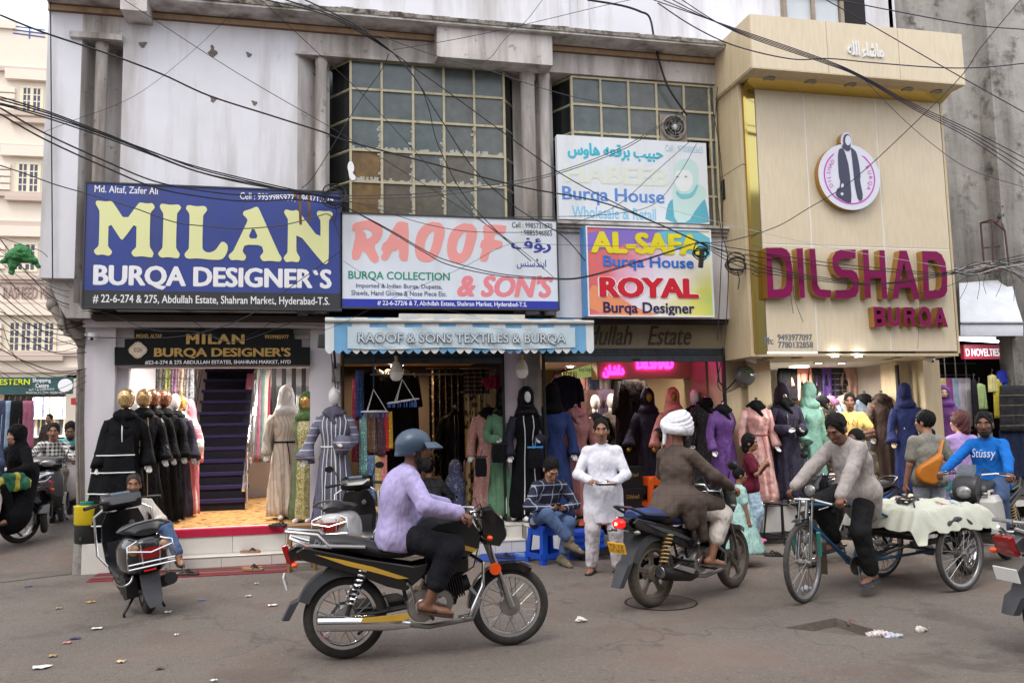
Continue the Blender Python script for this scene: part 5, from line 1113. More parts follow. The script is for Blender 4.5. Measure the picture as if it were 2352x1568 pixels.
for i, (x, y0, y1, w, c, nm) in enumerate(((2248, 880, 940, .12, (170, 190, 130), 'pale green'), (2262, 945, 985, .14, (120, 116, 84), 'olive'), (2262, 990, 1030, .14, (206, 190, 176), 'cream'), (2290, 870, 960, .09, (226, 206, 80), 'yellow'), (2278, 860, 900, .08, (226, 216, 150), 'lemon'), (2308, 880, 985, .07, (60, 120, 190), 'blue'), (2236, 870, 980, .06, (40, 38, 44), 'dark'), (2300, 850, 880, .1, (60, 70, 190), 'ultramarine'))):
    hanging(nm+' bag set hanging at the novelties shop', x, y0, y1, 11.9, cloth(*c), w, seed=i, sleeves=False, hook=True, d=.04, group='bags hanging at the novelties shop')
hanging('wide black embroidered garment hanging at the right edge', 2325, 885, 990, 11.6, pattern('black_embroid', lin(22, 22, 28), lin(120, 110, 90), 'h', 6, .8, lo=.06), .3, seed=3, sleeves=False, shoulders=False); hanging('dark jeans stack hanging at the right edge', 2325, 985, 1100, 11.65, cloth(34, 42, 66), .3, seed=5, sleeves=False, shoulders=False)
# ---- fabric shop across the lane: bolts standing on shelves, folded cloth
for r_ in range(2):
    for i in range(26):
        x = ax(82+i*3.1, 31.2); cn, c = random.choice((('cream', (226, 222, 210)), ('pale grey', (196, 196, 190)), ('blue grey', (120, 124, 150)), ('khaki', (150, 140, 120)), ('slate', (80, 84, 100)), ('straw yellow', (206, 190, 140)), ('charcoal', (70, 70, 76))))
        m = MB(); m.lathe([(.045, 0), (.045, 1.0), (.0, 1.01)], 8, (0, 0, 0)); o = m.build('fabric_bolt', cloth(*c), None)
        z0 = az(958 if r_ == 0 else 1000, 31.2, 100); o.location = (x, 31.2, z0); o.scale.z = (az(912 if r_ == 0 else 960, 31.2, 100)-z0)
        tag(o, cn+' upright roll of suiting cloth on the '+('upper' if r_ == 0 else 'lower')+' shelf across the lane', 'fabric roll', 'cloth rolls on the shelves across the lane')
for z in (958, 1000):
    m = MB(); m.bx(ax(78, 31.2), ax(166, 31.2), 31.0, 31.5, az(z, 31.2, 100)-.06, az(z, 31.2, 100)); tag(m.build('shelf', CREAM, None, 0), 'shelf plank under the %s cloth rolls across the lane' % ('upper' if z == 958 else 'lower'), 'shelf')
for i in range(7):
    c = random.choice(((200, 200, 206), (170, 160, 150), (120, 126, 140), (220, 214, 200))); p = at(75+i*14, 1040, 24); m = MB()
    for k in range(6): m.bx(-.22, .22, -.2, .2, k*.12, k*.12+.1)
    o = m.build('folded_cloth_stack', cloth(*c), None, 0, .01); o.location = (p.x, 24+.2*i, .5); tag(o, 'stack of folded cloth %d from the lane mouth' % (i+1) if False else ['first', 'second', 'third', 'fourth', 'fifth', 'sixth', 'seventh'][i]+' stack of folded cloth from the left in the lane', 'cloth stack', 'cloth stacks in the lane')
for i, (x, c, nm) in enumerate(((8, (60, 64, 90), 'indigo'), (20, (130, 150, 170), 'pale blue'), (34, (24, 24, 28), 'black'), (46, (20, 20, 24), 'long black'), (60, (150, 90, 110), 'rose'))): hanging(nm+' cloth hanging at the lane stall on the left edge', x, 920, 1030, 22, cloth(*c), .2, seed=i, sleeves=False, shoulders=False, group='cloths at the lane stall')
# ================================================================== PEOPLE
def skinm(r, g, b): return mat(f'skin_{r}_{g}_{b}', lin(r, g, b), .5, var=(14, .1), bump=(60, .15, .004))
SK1 = skinm(146, 102, 78); SK2 = skinm(118, 80, 61); SK3 = skinm(172, 126, 100); SK4 = skinm(214, 160, 138)
HAIR = mat('hair_black', lin(17, 15, 14), .75, spec=.25, var=(40, .4), bump=(70, .7, .01, (1, 1, .3))); HAIRG = mat('hair_greying', lin(52, 46, 42), .6, var=(40, .4), bump=(70, .7, .01))
EYEW = mat('eye_white', lin(176, 164, 152), .3); EYEB = mat('eye_dark', lin(30, 20, 16), .2); LIP = mat('lips_brown', lin(112, 68, 58), .5); BEARD = mat('beard', lin(34, 28, 25), .8, var=(50, .4), bump=(90, .6))
def ik(a, c, l1, l2, pole):
    a, c = V(a), V(c); d = c-a; L = min(d.length, (l1+l2)*.999); d = d.normalized(); c2 = a+d*L
    x = (l1*l1-l2*l2+L*L)/(2*L); h = math.sqrt(max(l1*l1-x*x, 1e-6)); p = V(pole); p = (p-d*p.dot(d)).normalized()
    return a+d*x+p*h, c2
def person(label, loc, rz=0., sc=1., pose=None, skin=SK1, hair=HAIR, shirt=None, pants=None, shoe='sandal', sleeve='long', loose=1.06, h=.0122, hands=True, kurta=None, tache=False, beard=False, hairstyle='short', lookyaw=0., looktilt=0., extra=None, belly=0., headwear=None, barefoot_m=None, legs=True, female=False, eyes=True, sandal_m=None, collar=True, body=True, hem=None):
    """local front is -Y, the left hand is +X; pose gives joints in metres for a 1.70 m figure"""
    t = thing('person', label, 'person', loc, rz, None, sc)
    J = dict(pel=(0, 0, .94), chest=(0, -.005, 1.24), neck=(0, .005, 1.43), head=(0, -.02, 1.575), wrL=(.26, -.06, .82), wrR=(-.26, -.06, .82), epL=(.3, .6, 0), epR=(-.3, .6, 0),
             anL=(.1, .02, .09), anR=(-.1, .02, .09), kpL=(.1, -1, 0), kpR=(-.1, -1, 0), tdL=(.15, -1, -.1), tdR=(-.15, -1, -.1), hdL=None, hdR=None, pnL=(-1, 0, 0), pnR=(1, 0, 0), curl=.5)
    J.update(pose or {})
    pel, ch, nk, hd = [V(J[k]) for k in ('pel', 'chest', 'neck', 'head')]; hd.z += .022
    sxv = V(J.get('side', (1, 0, 0))).normalized(); hx_ = V(J.get('hipside', (1, 0, 0))).normalized()
    sw = .15 if female else .165
    sh = {'L': nk+sxv*sw+V((0, 0, -.06))+(ch-nk).normalized()*.01, 'R': nk-sxv*sw+V((0, 0, -.06))+(ch-nk).normalized()*.01}
    hip = {'L': pel+hx_*.09+V((0, 0, -.03)), 'R': pel-hx_*.09+V((0, 0, -.03))}
    el, wr, kn, an = {}, {}, {}, {}
    for s_ in 'LR':
        el[s_], wr[s_] = ik(sh[s_], J['wr'+s_], .285, .255, J['ep'+s_]); kn[s_], an[s_] = ik(hip[s_], J['an'+s_], .425, .415, J['kp'+s_])
    Hm = Matrix.Rotation(lookyaw, 3, 'Z') @ Matrix.Rotation(looktilt, 3, 'X'); Hn = np.array(Hm)
    SDF.ks = HK = 1.1; hp = lambda x, y, z: hd+Hm @ V((x*HK, y*HK, z*HK))
    # ---- the body: one continuous skin surface
    s = SDF()
    s.ell(hp(0, .012, .03), (.074, .096, .098), Hn); s.ell(hp(0, -.03, -.03), (.06, .07, .09), Hn); s.ell(hp(0, -.05, -.085), (.042, .042, .034), Hn)
    s.cap(hp(0, -.094, .012), hp(0, -.112, -.034), .009, .0155, k=.012); s.ell(hp(0, -.084, .028), (.05, .018, .013), Hn, k=.015); s.ell(hp(0, -.097, -.067), (.025, .011, .012), Hn, k=.01)
    for q in (-1, 1): s.ell(hp(.076*q, .012, -.012), (.012, .024, .033), Hn, k=.01); s.ell(hp(.038*q, -.07, -.02), (.026, .024, .022), Hn, k=.02)
    s.cap(nk+V((0, .01, -.03)), hd+Hm @ V((0, .015, -.06)), .058, .052, k=.03)
    s.cap(pel, ch, .125, .13, sxv, .68, k=.05); s.cap(ch, nk-V((0, 0, .08)), .135, .085, sxv, .62, k=.05); s.cap(sh['L'], sh['R'], .038, .038, k=.05)
    for s_ in 'LR':
        q = 1 if s_ == 'L' else -1
        s.chain([sh[s_], el[s_], wr[s_]], [.046, .038, .028], k=.02)
        if legs: s.chain([hip[s_], kn[s_], an[s_]], [.085, .055, .04], k=.03)
        if legs and kn[s_]: s.cap(kn[s_].lerp(an[s_], .25)+V((0, .02, 0)), kn[s_].lerp(an[s_], .6), .05, .04, k=.03)
        td = V(J['td'+s_]).normalized()
        if legs: s.cap(an[s_]+V((0, 0, -.045))-td*.05, an[s_]+V((0, 0, -.06))+td*.13, .036, .03, k=.02); s.cap(an[s_]+V((0, 0, -.06))+td*.09, an[s_]+V((0, 0, -.065))+td*.17, .034, .02, td.cross(V((0, 0, 1))), .6, k=.02)
        if hands:
            d = V(J['hd'+s_] or (wr[s_]-el[s_])).normalized(); pn = V(J['pn'+s_]); pn = (pn-d*pn.dot(d)).normalized(); sd_ = d.cross(pn)*(1 if s_ == 'L' else -1)
            w0 = wr[s_]; s.cap(w0, w0+d*.075, .03, .038, sd_, .55, k=.015); cu = J['curl']
            for i, l in enumerate((.062, .075, .07, .055)):
                b0 = w0+d*.08+sd_*(.03-.02*i); d1 = (d*math.cos(cu)+pn*math.sin(cu)); d2 = (d*math.cos(cu*2.2)+pn*math.sin(cu*2.2)); b1 = b0+d1*l*.55; s.chain([b0, b1, b1+d2*l*.5], [.0105, .0098, .0085], k=.005)
            t0 = w0+d*.025+sd_*.03; t1 = t0+(d*.6+sd_*.6+pn*.35)*.045; s.chain([t0, t1, t1+(d*.7+pn*.6-sd_*.05)*.035], [.013, .0115, .0095], k=.008)
    if body: sdf_obj('body', s, skin, t, h, .02)
    # ---- face details
    if eyes:
        for q in (-1, 1):
            b = MB(); b.ell(hp(.031*q, -.088, .004), (.0125, .0075, .006), 10, 6, Hm); e = b.build('eye', EYEW, t, 180)
            b = MB(); b.ell(hp(.031*q, -.0945, .004), (.006, .004, .0065), 8, 6, Hm); b.build('iris', EYEB, e, 180)
            b = MB(); b.tube([hp(.015*q, -.102, .026), hp(.033*q, -.1, .031), hp(.052*q, -.086, .024)], [.005, .0055, .003], 6); b.build('eyebrow', HAIR, t, 180)
        b = MB(); b.tube([hp(-.024, -.1, -.067), hp(0, -.111, -.066), hp(.024, -.1, -.067)], [.003, .0065, .003], 6); b.build('mouth', LIP, t, 180)
        if tache: b = MB(); b.tube([hp(-.032, -.1, -.06), hp(-.012, -.116, -.05), hp(.012, -.116, -.05), hp(.032, -.1, -.06)], [.003, .0065, .0065, .003], 6); b.build('moustache', BEARD, t, 180)
    if beard:
        q = SDF(); bl = .012 if beard is True else beard; g = .004+min(bl, .012)
        q.ell(hp(0, -.05, -.087-bl*.45), (.043+g, .043+g, .036+g+bl*.7), Hn)
        for e in (-1, 1): q.ell(hp(.047*e, -.012, -.05), (.014+g, .026, .05), Hn)
        q.ell(hp(0, -.12, -.055), (.034, .03, .024), Hn, k=.006, cut=True); q.ell(hp(0, -.08, .005), (.062, .06, .05), Hn, k=.006, cut=True)
        sdf_obj('beard', q, BEARD, t, .008, .015, wr=.003, wsc=40)
    # ---- hair
    if hairstyle and not headwear:
        q = SDF(); g = {'short': .009, 'thick': .013, 'bob': .024, 'bald': .004, 'long': .022}[hairstyle]
        q.ell(hp(0, .016, .034), (.075+g*.6, .097+g*.7, .098+g), Hn)
        if hairstyle in ('bob', 'long'): q.cap(hp(0, .05, .0), hp(0, .06, -.09), .085, .07, k=.02)
        if hairstyle == 'long': q.cap(hp(0, .06, -.05), hp(0, .08, -.28), .08, .06, k=.03)
        q.ell(hp(0, -.115, -.008), (.07, .082, .1), Hn, k=.006, cut=True); q.ell(hp(0, -.01, -.14), (.12, .12, .085) if hairstyle in ('short', 'bald', 'thick') else (.06, .07, .05), Hn, k=.008, cut=True)
        sdf_obj('hair', q, hair, t, .009, .01, wr=.008 if hairstyle in ('thick', 'bob') else .005, wsc=42)
    if headwear: headwear(t, hp, Hm, Hn)
    # ---- clothes
    SDF.ks = 1.
    if shirt:
        q = SDF(); L_ = loose; tx = (ch-pel).normalized()
        q.cap(pel+V((0, 0, -.06)), ch, .152*L_+belly*.4, .158*L_+belly, hx_, .72, k=.05); q.cap(ch, nk-(nk-ch).normalized()*.07, .158*L_, .105, sxv, .66, k=.05); q.cap(sh['L'], sh['R'], .05, .05, k=.05)
        if belly: q.ell(ch.lerp(pel, .6)+V(J.get('bdir', (0, -1, 0)))*.07, (.13, .12, .14), k=.06)
        if female: q.ell(ch+V((.07, -.08, .03)), (.075, .07, .075), k=.03); q.ell(ch+V((-.07, -.08, .03)), (.075, .07, .075), k=.03)
        q.cap(nk+V((0, .014, -.02 if collar else -.035)), nk+V((0, .008, -.05)), .066, .085, k=.03); q.cap(pel+hx_*.095+V((0, 0, -.05)), pel-hx_*.095+V((0, 0, -.05)), .116*L_, .116*L_, k=.06)
        for s_ in 'LR': q.cap(nk+V((0, .012, -.05)), sh[s_]+V((0, 0, .002)), .048, .054, k=.04)
        for s_ in 'LR':
            if sleeve == 'long': q.chain([sh[s_], el[s_], wr[s_]-(wr[s_]-el[s_]).normalized()*.01], [.06*L_, .054*L_, .046*L_], k=.025)
            elif sleeve == 'short': q.cap(sh[s_], sh[s_].lerp(el[s_], .72), .066*L_, .066*L_, k=.025)
        q.ell(nk+V((0, -.03, .075)), (.052, .06, .06), k=.008, cut=True)
        if collar: q.cap(nk+V((0, -.1, .03)), nk+V((0, -.115, -.06)), .03, .008, k=.006, cut=True)
        if kurta:
            for (a, b_, ra, rb) in kurta: q.cap(a, b_, ra, rb, hx_, .75, k=.05)
        sdf_obj('shirt' if not kurta else 'tunic', q, shirt, t, h+.001, .03, wr=.0024, wsc=15, seed=int(abs(loc[0])*100) % 97, clip=(lambda X, Y, Z: hem-Z+0*X+0*Y) if hem is not None else None if kurta else (lambda X, Y, Z: -(X-pel.x)*tx.x-(Y-pel.y)*tx.y-(Z-pel.z)*tx.z-.135))
    if pants and legs:
        q = SDF(); q.cap(pel+hx_*.05+V((0, 0, -.03)), pel-hx_*.05+V((0, 0, -.03)), .112, .112, k=.05)
        for s_ in 'LR':
            e2 = kn[s_].lerp(an[s_], J.get('cuff', .86)); q.chain([hip[s_], kn[s_], e2], [.105, .078*J.get('pl', 1.), .066*J.get('pl', 1.)], k=.03)
        sdf_obj('trousers', q, pants, t, h+.001, .03, wr=.0024, wsc=15, seed=5)
    if legs:
        for s_ in 'LR':
            td = V(J['td'+s_]).normalized(); td.z = min(td.z, .3); a = an[s_]+V((0, 0, -.095)); sd2 = td.cross(V((0, 0, 1))).normalized()
            if shoe == 'sandal':
                b = MB(); pts = [a-td*.08, a-td*.02, a+td*.1, a+td*.18]
                ws = [.034, .036, .046, .032]; up = sd2.cross(td)
                b.loft([[p_-sd2*w_+up*.0, p_+sd2*w_, p_+sd2*w_+up*.02, p_-sd2*w_+up*.02] for p_, w_ in zip(pts, ws)]); b.build('sandal_sole', sandal_m or mat('sandal_brown', lin(58, 44, 36), .7), t, 0)
                b = MB(); b.tube([a+td*.03-sd2*.042+up*.03, a+td*.07+up*.072, a+td*.03+sd2*.042+up*.03], .011, 6, flat=.6); b.tube([a+td*.07+up*.07, a+td*.13+up*.03], .008, 6); b.build('sandal_strap', sandal_m or mat('sandal_brown', None), t, 180)
            elif shoe:
                q = SDF(); q.cap(a-td*.07+V((0, 0, .05)), a+td*.08+V((0, 0, .045)), .048, .044, k=.02); q.cap(a+td*.06+V((0, 0, .035)), a+td*.17+V((0, 0, .03)), .046, .034, sd2, .75, k=.02); q.cap(a-td*.05+V((0, 0, .05)), an[s_]+V((0, 0, .02)), .05, .048, k=.02)
                sdf_obj('shoe', q, shoe, t, .011, .02)
    t['_'] = 0; del t['_']
    if extra: extra(t, dict(sh=sh, el=el, wr=wr, kn=kn, an=an, hip=hip, hp=hp, Hm=Hm, pel=pel, ch=ch, nk=nk))
    return t
def helmet(t, hp, Hm, Hn):
    q = SDF(); q.ell(hp(0, .012, .045), (.102, .122, .1), Hn); q.cap(hp(0, .045, .02), hp(0, .065, -.045), .108, .09, k=.03); q.ell(hp(0, -.1, -.06), (.11, .13, .1), Hn, k=.008, cut=True); q.ell(hp(0, .01, -.12), (.2, .22, .09), Hn, k=.006, cut=True)
    o = sdf_obj('helmet', q, mat('helmet_blue', lin(58, 76, 96), .4, coat=.15), t, .01, .02)
    b = MB(); n = 13
    r_ = [[hp(.1*math.cos(a)*k, -.015+.135*math.sin(a)*k, .045-.02*(k-1)*5) for a in [R(200+140*i/(n-1)) for i in range(n)]] for k in (.95, 1.2, 1.34)]
    b.loft(r_, False, close=False); b.loft([[p+Hm @ V((0, 0, -.008)) for p in q_] for q_ in r_], False, close=False); b.build('visor_peak', mat('helmet_blue', None), o, 180)
    b = MB(); b.tube([hp(.085, .0, .0), hp(.075, -.03, -.08), hp(.0, -.06, -.125), hp(-.075, -.03, -.08), hp(-.085, 0, 0)], .008, 6); b.build('chin_strap', BLACK, o)
def turban(t, hp, Hm, Hn):
    q = SDF(); q.ell(hp(0, .02, .075), (.098, .122, .1), Hn)
    for i in range(7):
        z = -.005+i*.024; rr_ = (1.0, 1.07, 1.1, 1.08, 1.0, .86, .62)[i]; tl_ = (.02, .03, .04, .05, .05, .04, .03)[i]
        f = lambda u: hp(.104*rr_*math.cos(u), .018+.128*rr_*math.sin(u), z+tl_*math.sin(u*1+1.2+.3*i))
        for k in range(18): q.cap(f(2*math.pi*k/18), f(2*math.pi*(k+1)/18), .021, .021, k=.005)
    q.cap(hp(.02, .13, .02), hp(.03, .15, -.11), .03, .016, k=.02)
    sdf_obj('turban', q, cloth(226, 226, 232), t, .008, .006)
def hijab(m, m2=None, back=True):
    def f(t, hp, Hm, Hn):
        q = SDF(); q.ell(hp(0, .012, .03), (.1, .12, .125), Hn); q.cap(hp(0, .03, -.05), hp(0, .05, -.26), .11, .17, (1, 0, 0), .72, k=.05); q.cap(hp(0, .04, -.22), hp(0, .06, -.5), .17, .2, (1, 0, 0), .6, k=.05)
        q.ell(hp(0, -.13, .0), (.06, .09, .05), Hn, k=.01, cut=True)
        sdf_obj('head_scarf', q, m, t, .012, .03, wr=.007, wsc=20, seed=3)
    return f
SANDK = mat('sandal_black', lin(34, 32, 32), .7)
# ================================================================== VEHICLES  (local x = forward, y = left, z up)
def spoked_wheel(t, name, cx, R0, tr, tw, spokes=True, rimm=None, hubm=None, steer=0., hubr=.06, cz=None, sp=28, yw=0., hub_w=.05, tread=None):
    """tyre, rim, hub and spokes; the wheel part is the tyre mesh"""
    cz = R0 if cz is None else cz
    w = bpy.data.objects.new(name, None); me = MB()
    me.torus((0, 0, 0), R0-tr, tr, 44, 12, 'y', tw/tr)
    w = me.build(name, tread or RUBBER, t, 180); w.location = (cx, yw, cz); w.rotation_euler = (0, 0, steer)
    rr = R0-2*tr*.93; b = MB()
    n = 44; r_ = [[(rad*math.cos(2*math.pi*i/n), y, rad*math.sin(2*math.pi*i/n)) for i in range(n)] for rad, y in ((rr+.012, -tw*.75), (rr-.012, -tw*.75), (rr-.022, -tw*.3), (rr-.022, tw*.3), (rr-.012, tw*.75), (rr+.012, tw*.75))]
    b.loft(r_, False); b.build('rim', rimm or CHROME, w, 60)
    b = MB(); b.lathe([(.02, -.075), (.02, -hub_w), (hubr, -hub_w), (hubr*1.05, -hub_w*.6), (hubr*.9, 0), (hubr*1.05, hub_w*.6), (hubr, hub_w), (.02, hub_w), (.02, .075)], 22, (0, 0, 0), 'y'); b.build('hub', hubm or ALU, w, 40)
    if spokes == 'alloy':
        for k in range(5):
            a = 2*math.pi*k/5+.3; b = MB(); p0 = V((math.cos(a), 0, math.sin(a))); q0 = V((-math.sin(a), 0, math.cos(a)))
            b.loft([[p0*r0+q0*wd+V((0, y, 0)) for wd, y in ((-wd_, -.014), (wd_, -.014), (wd_, .014), (-wd_, .014))] for r0, wd_ in ((hubr*.8, .026), (rr*.55, .02), (rr-.015, .03))]); b.build('spoke', rimm or ALU, w, 0, .004)
    elif spokes:
        b = MB()
        for k in range(sp):
            a = 2*math.pi*k/sp; c = a+(.5 if k % 4 < 2 else -.5); y = hub_w*.8*(1 if k % 2 else -1)
            b.tube([(hubr*.9*math.cos(c), y, hubr*.9*math.sin(c)), ((rr-.015)*math.cos(a), 0, (rr-.015)*math.sin(a))], .0028, 4, False)
        b.build('spokes', STEEL, w, 0)
    return w
def spring(b, p0, p1, r, turns=8, wr=.008):
    p0, p1 = V(p0), V(p1); d = (p1-p0); u = d.orthogonal().normalized(); v = d.normalized().cross(u); n = turns*10
    b.tube([p0+d*(i/n)+(u*math.cos(2*math.pi*turns*i/n)+v*math.sin(2*math.pi*turns*i/n))*r for i in range(n+1)], wr, 6)
def smooth_slab(b, prof_side, halfw, inset=.8, n=None):
    """rounded body panel: side outline (x,z) list, swollen to half width"""
    c = V((sum(p[0] for p in prof_side)/len(prof_side), 0, sum(p[1] for p in prof_side)/len(prof_side)))
    r_ = []
    for y, k in ((-1, .0), (-.97, .72), (-.8, .9), (-.45, .985), (0, 1), (.45, .985), (.8, .9), (.97, .72), (1, .0)):
        k2 = inset+(1-inset)*k if k else .3
        r_.append([(c.x+(p[0]-c.x)*k2, y*halfw, c.z+(p[1]-c.z)*k2) for p in prof_side])
    b.loft(r_, True); return b
def rear_plate(t, x, z, rx, lines, bg, fg, w=.2, h=.1, face=-1):
    e = bpy.data.objects.new('number_plate', None)
    b = MB(); b.bx(-.006, .006, -w/2, w/2, -h/2, h/2); o = b.build('number_plate', bg, t, 0, .004); o.location = (x, 0, z); o.rotation_euler = (0, rx, 0)
    for i, s in enumerate(lines):
        me = text_mesh(s); co = [v.co.copy() for v in me.vertices]; x0, x1 = min(c.x for c in co), max(c.x for c in co); y0, y1 = min(c.y for c in co), max(c.y for c in co)
        hh = h*.8/len(lines); zc = h*.4-hh*(i+1)+hh*.1
        b = MB(); b.add([(-.0075, w*.42-(c.x-x0)/(x1-x0)*w*.84, zc+(c.y-y0)/(y1-y0)*hh*.8) for c in co], [tuple(p.vertices)[::-1] for p in me.polygons]); bpy.data.meshes.remove(me); b.build('lettering', fg, o, 0)
PLY = mat('plate_yellow', lin(232, 172, 40), .5); PLW = mat('plate_white', lin(226, 226, 222), .5); PLK = mat('plate_black', lin(30, 30, 30), .5)
REDL = mat('tail_red', lin(150, 14, 20), .2, coat=.5); AMB = mat('reflector_orange', lin(240, 84, 20), .35); CLEARL = mat('lens_clear', lin(150, 148, 146), .2, .5)
PBLK = mat('paint_black', lin(16, 17, 20), .22, coat=.6, spec=.5); SEATM = mat('seat_vinyl', lin(34, 34, 36), .55, bump=(120, .2, .003)); MUDG = mat('mudguard_grey', lin(60, 62, 66), .55, var=(6, .2))
GOLDS = mat('gold_graphic', lin(196, 156, 62), .4); SILV = mat('silver_graphic', lin(186, 186, 190), .35, .4)
def motorcycle(label, loc, rz, kind='A', body=PBLK, seat=SEATM, wheels=True, steer=0., rimm=None, plate=None, graphics=GOLDS, lean=0., spoke=True, lit=False, wheelm=None, mirrors=True):
    t = thing('motorcycle', label, 'motorcycle', loc, rz); t.rotation_euler.x = lean
    WB = 1.25; Rw = .305
    spoked_wheel(t, 'rear_wheel', 0, Rw, .045, .046, spoke, rimm, steer=0, hubr=.075, hubm=wheelm, tread=wheelm and mat('dusty_tyre', lin(86, 80, 72), .95, var=(30, .3), bump=(60, .5, .005)))
    spoked_wheel(t, 'front_wheel', WB, Rw, .042, .042, spoke, rimm, steer=steer, hubr=.075, hubm=wheelm, tread=wheelm and mat('dusty_tyre', None))
    # frame, swing arm, chain guard
    b = MB(); b.tube([(.98, 0, .92), (.86, 0, .8), (.6, 0, .74), (.2, 0, .76), (-.1, 0, .78)], .02); b.tube([(.97, 0, .88), (.88, 0, .6), (.82, 0, .35), (.55, 0, .3), (.45, 0, .4)], .018)
    for s_ in (-1, 1): b.tube([(.45, .06*s_, .4), (.4, .07*s_, .6), (-.12, .08*s_, .74)], .012)
    b.build('frame', DARKMETAL, t)
    b = MB()
    for s_ in (-1, 1): b.tube([(.46, .085*s_, .36), (0, .095*s_, .3), (-.05, .095*s_, .3)], .017)
    b.build('swing_arm', DARKMETAL, t)
    b = MB(); b.prism([(-.12, .3), (-.05, .39), (.38, .43), (.5, .38), (.5, .32), (.38, .3), (0, .24), (-.1, .24)], .1, .125); b.build('chain_cover', PBLK if kind == 'B' else ALU, t, 0, .006)
    # engine
    b = MB(); b.lathe([(.0, -.14), (.105, -.14), (.115, -.11), (.115, .1), (.1, .13), (0, .13)], 22, (.56, 0, .36), 'y'); b.lathe([(0, -.12), (.09, -.12), (.1, -.09), (.1, .09), (0, .1)], 20, (.7, 0, .38), 'y'); b.bx(.5, .74, -.1, .1, .3, .46); b.build('crankcase', ALU, t, 40)
    b = MB()
    for k in range(7):
        x = .76+k*.018; b.box((x, 0, .46+k*.006), (.008, .2, .16), Matrix.Rotation(R(-12), 3, 'Y'))
    b.tube([(.72, 0, .44), (.93, 0, .5)], .06, 12); b.build('cylinder_fins', DARKMETAL, t, 0)
    b = MB(); b.bx(.72, .92, -.09, .09, .58, .7); b.build('engine_shroud', BLACK, t, 0, .02)
    # exhaust on the right side
    b = MB(); b.tube([(.93, -.06, .46), (1.0, -.1, .38), (.93, -.13, .25), (.6, -.15, .22), (.42, -.15, .25)], .02); b.build('exhaust_pipe', STEEL, t)
    if kind == 'A':
        b = MB(); b.tube([(.46, -.155, .25), (.3, -.16, .27), (-.2, -.165, .3)], [.03, .054, .056], 16); mf = b.build('muffler', CHROME, t)
        b = MB(); b.prism([(.1, .3), (.12, .33), (.44, .34), (.46, .31), (.4, .29)], -.225, -.214); b.build('heat_shield', GOLDS, mf, 0)
    else:
        b = MB(); b.tube([(.46, -.15, .25), (.34, -.17, .27), (-.02, -.18, .33), (-.09, -.185, .345)], [.03, .06, .068, .06], 18); mf = b.build('muffler', DARKMETAL, t)
        b = MB(); b.prism([(.02, .38), (.1, .4), (.34, .33), (.3, .29)], -.25, -.235); b.build('heat_shield', CHROME, mf, 0, .003)
        b = MB(); b.lathe([(.055, 0), (.05, -.008), (.02, -.01), (.02, .02), (0, .02)], 16, (-.092, -.185, .345), 'x'); b.build('muffler_end', STEEL, mf)
    # shocks
    for s_ in (-1, 1):
        b = MB(); spring(b, (.03, .12*s_, .4), (.13, .12*s_, .66), .03 if kind == 'A' else .036, 8, .0085); sp_ = b.build('shock_spring', CHROME if kind == 'A' else mat('spring_tan', lin(178, 150, 100), .6), t)
        b = MB(); b.tube([(-.0, .12*s_, .31), (.14, .12*s_, .7)], .016); b.build('shock_rod', DARKMETAL, sp_)
    # tank, seat, tail
    b = MB(); smooth_slab(b, [(.52, .8), (.56, .74), (.72, .7), (.9, .7), (1.0, .76), (1.02, .86), (.96, .95), (.84, .985), (.68, .965), (.56, .89)], .15, .72); b.build('fuel_tank', body, t, 60)
    b = MB(); b.lathe([(.035, 0), (.035, .012), (0, .014)], 16, (.84, 0, .983)); b.build('fuel_cap', CHROME, t)
    for s_ in (-1, 1): b = MB(); b.prism([(.6, .84), (.78, .83), (.98, .76), (.95, .74), (.76, .79)], .148*s_, .153*s_); b.build('tank_graphic', graphics, t, 0)
    b = MB(); sr_ = []
    for x, z, w, hh in ((-.26, .87, .085, .045), (-.2, .885, .115, .055), (.0, .87, .125, .06), (.14, .84, .13, .06), (.26, .8, .13, .055), (.42, .79, .12, .055), (.56, .81, .09, .05), (.62, .83, .06, .04)):
        sr_.append([(x, w*math.cos(a)*(1 if abs(math.cos(a)) < .8 else .97), z-.03+hh*math.sin(a)) for a in [2*math.pi*k/16 for k in range(16)]])
    b.loft(sr_); so_ = b.build('seat', seat, t, 60)
    if kind == 'A':
        me_b = MB(); 
    b = MB()
    for s_ in (-1, 1):
        pr = [(-.36, .8), (-.3, .84), (.1, .74), (.5, .66), (.62, .68), (.6, .6), (.44, .48), (.3, .52), (.05, .63), (-.3, .74)]
        b.prism([p for p in pr], .1*s_, .128*s_)
    b.build('side_panel', body, t, 0, .012)
    b = MB()
    for s_ in (-1, 1): b.prism([(-.22, .785), (-.02, .735), (.2, .672), (.46, .575), (.38, .575), (.2, .635), (0, .695)], .1405*s_, .1435*s_)
    b.build('side_graphic', graphics, t, 0)
    b = MB(); smooth_slab(b, [(-.42, .8), (-.36, .84), (-.2, .84), (-.15, .76), (-.3, .73), (-.4, .74)], .085, .7); b.build('tail_cowl', body, t, 60)
    if kind == 'A': b = MB(); smooth_slab(b, [(-.46, .84), (-.42, .85), (-.36, .72), (-.38, .7), (-.42, .72)], .075, .7); tl = b.build('tail_light', REDL, t, 60)
    else: b = MB(); b.ell((-.41, 0, .79), (.042, .078, .046), 16, 10); tl = b.build('tail_light', mat('tail_red_lit', lin(190, 10, 16), .2, emit=((1, .02, .02), .5)) if lit else REDL, t, 180)
    if lit: b = MB(); b.ell((-.456, .0, .79), (.008, .012, .012), 8, 6); b.build('lamp_filament', emis('filament', (1, .6, .3), 12), tl)
    # grab rail
    b = MB()
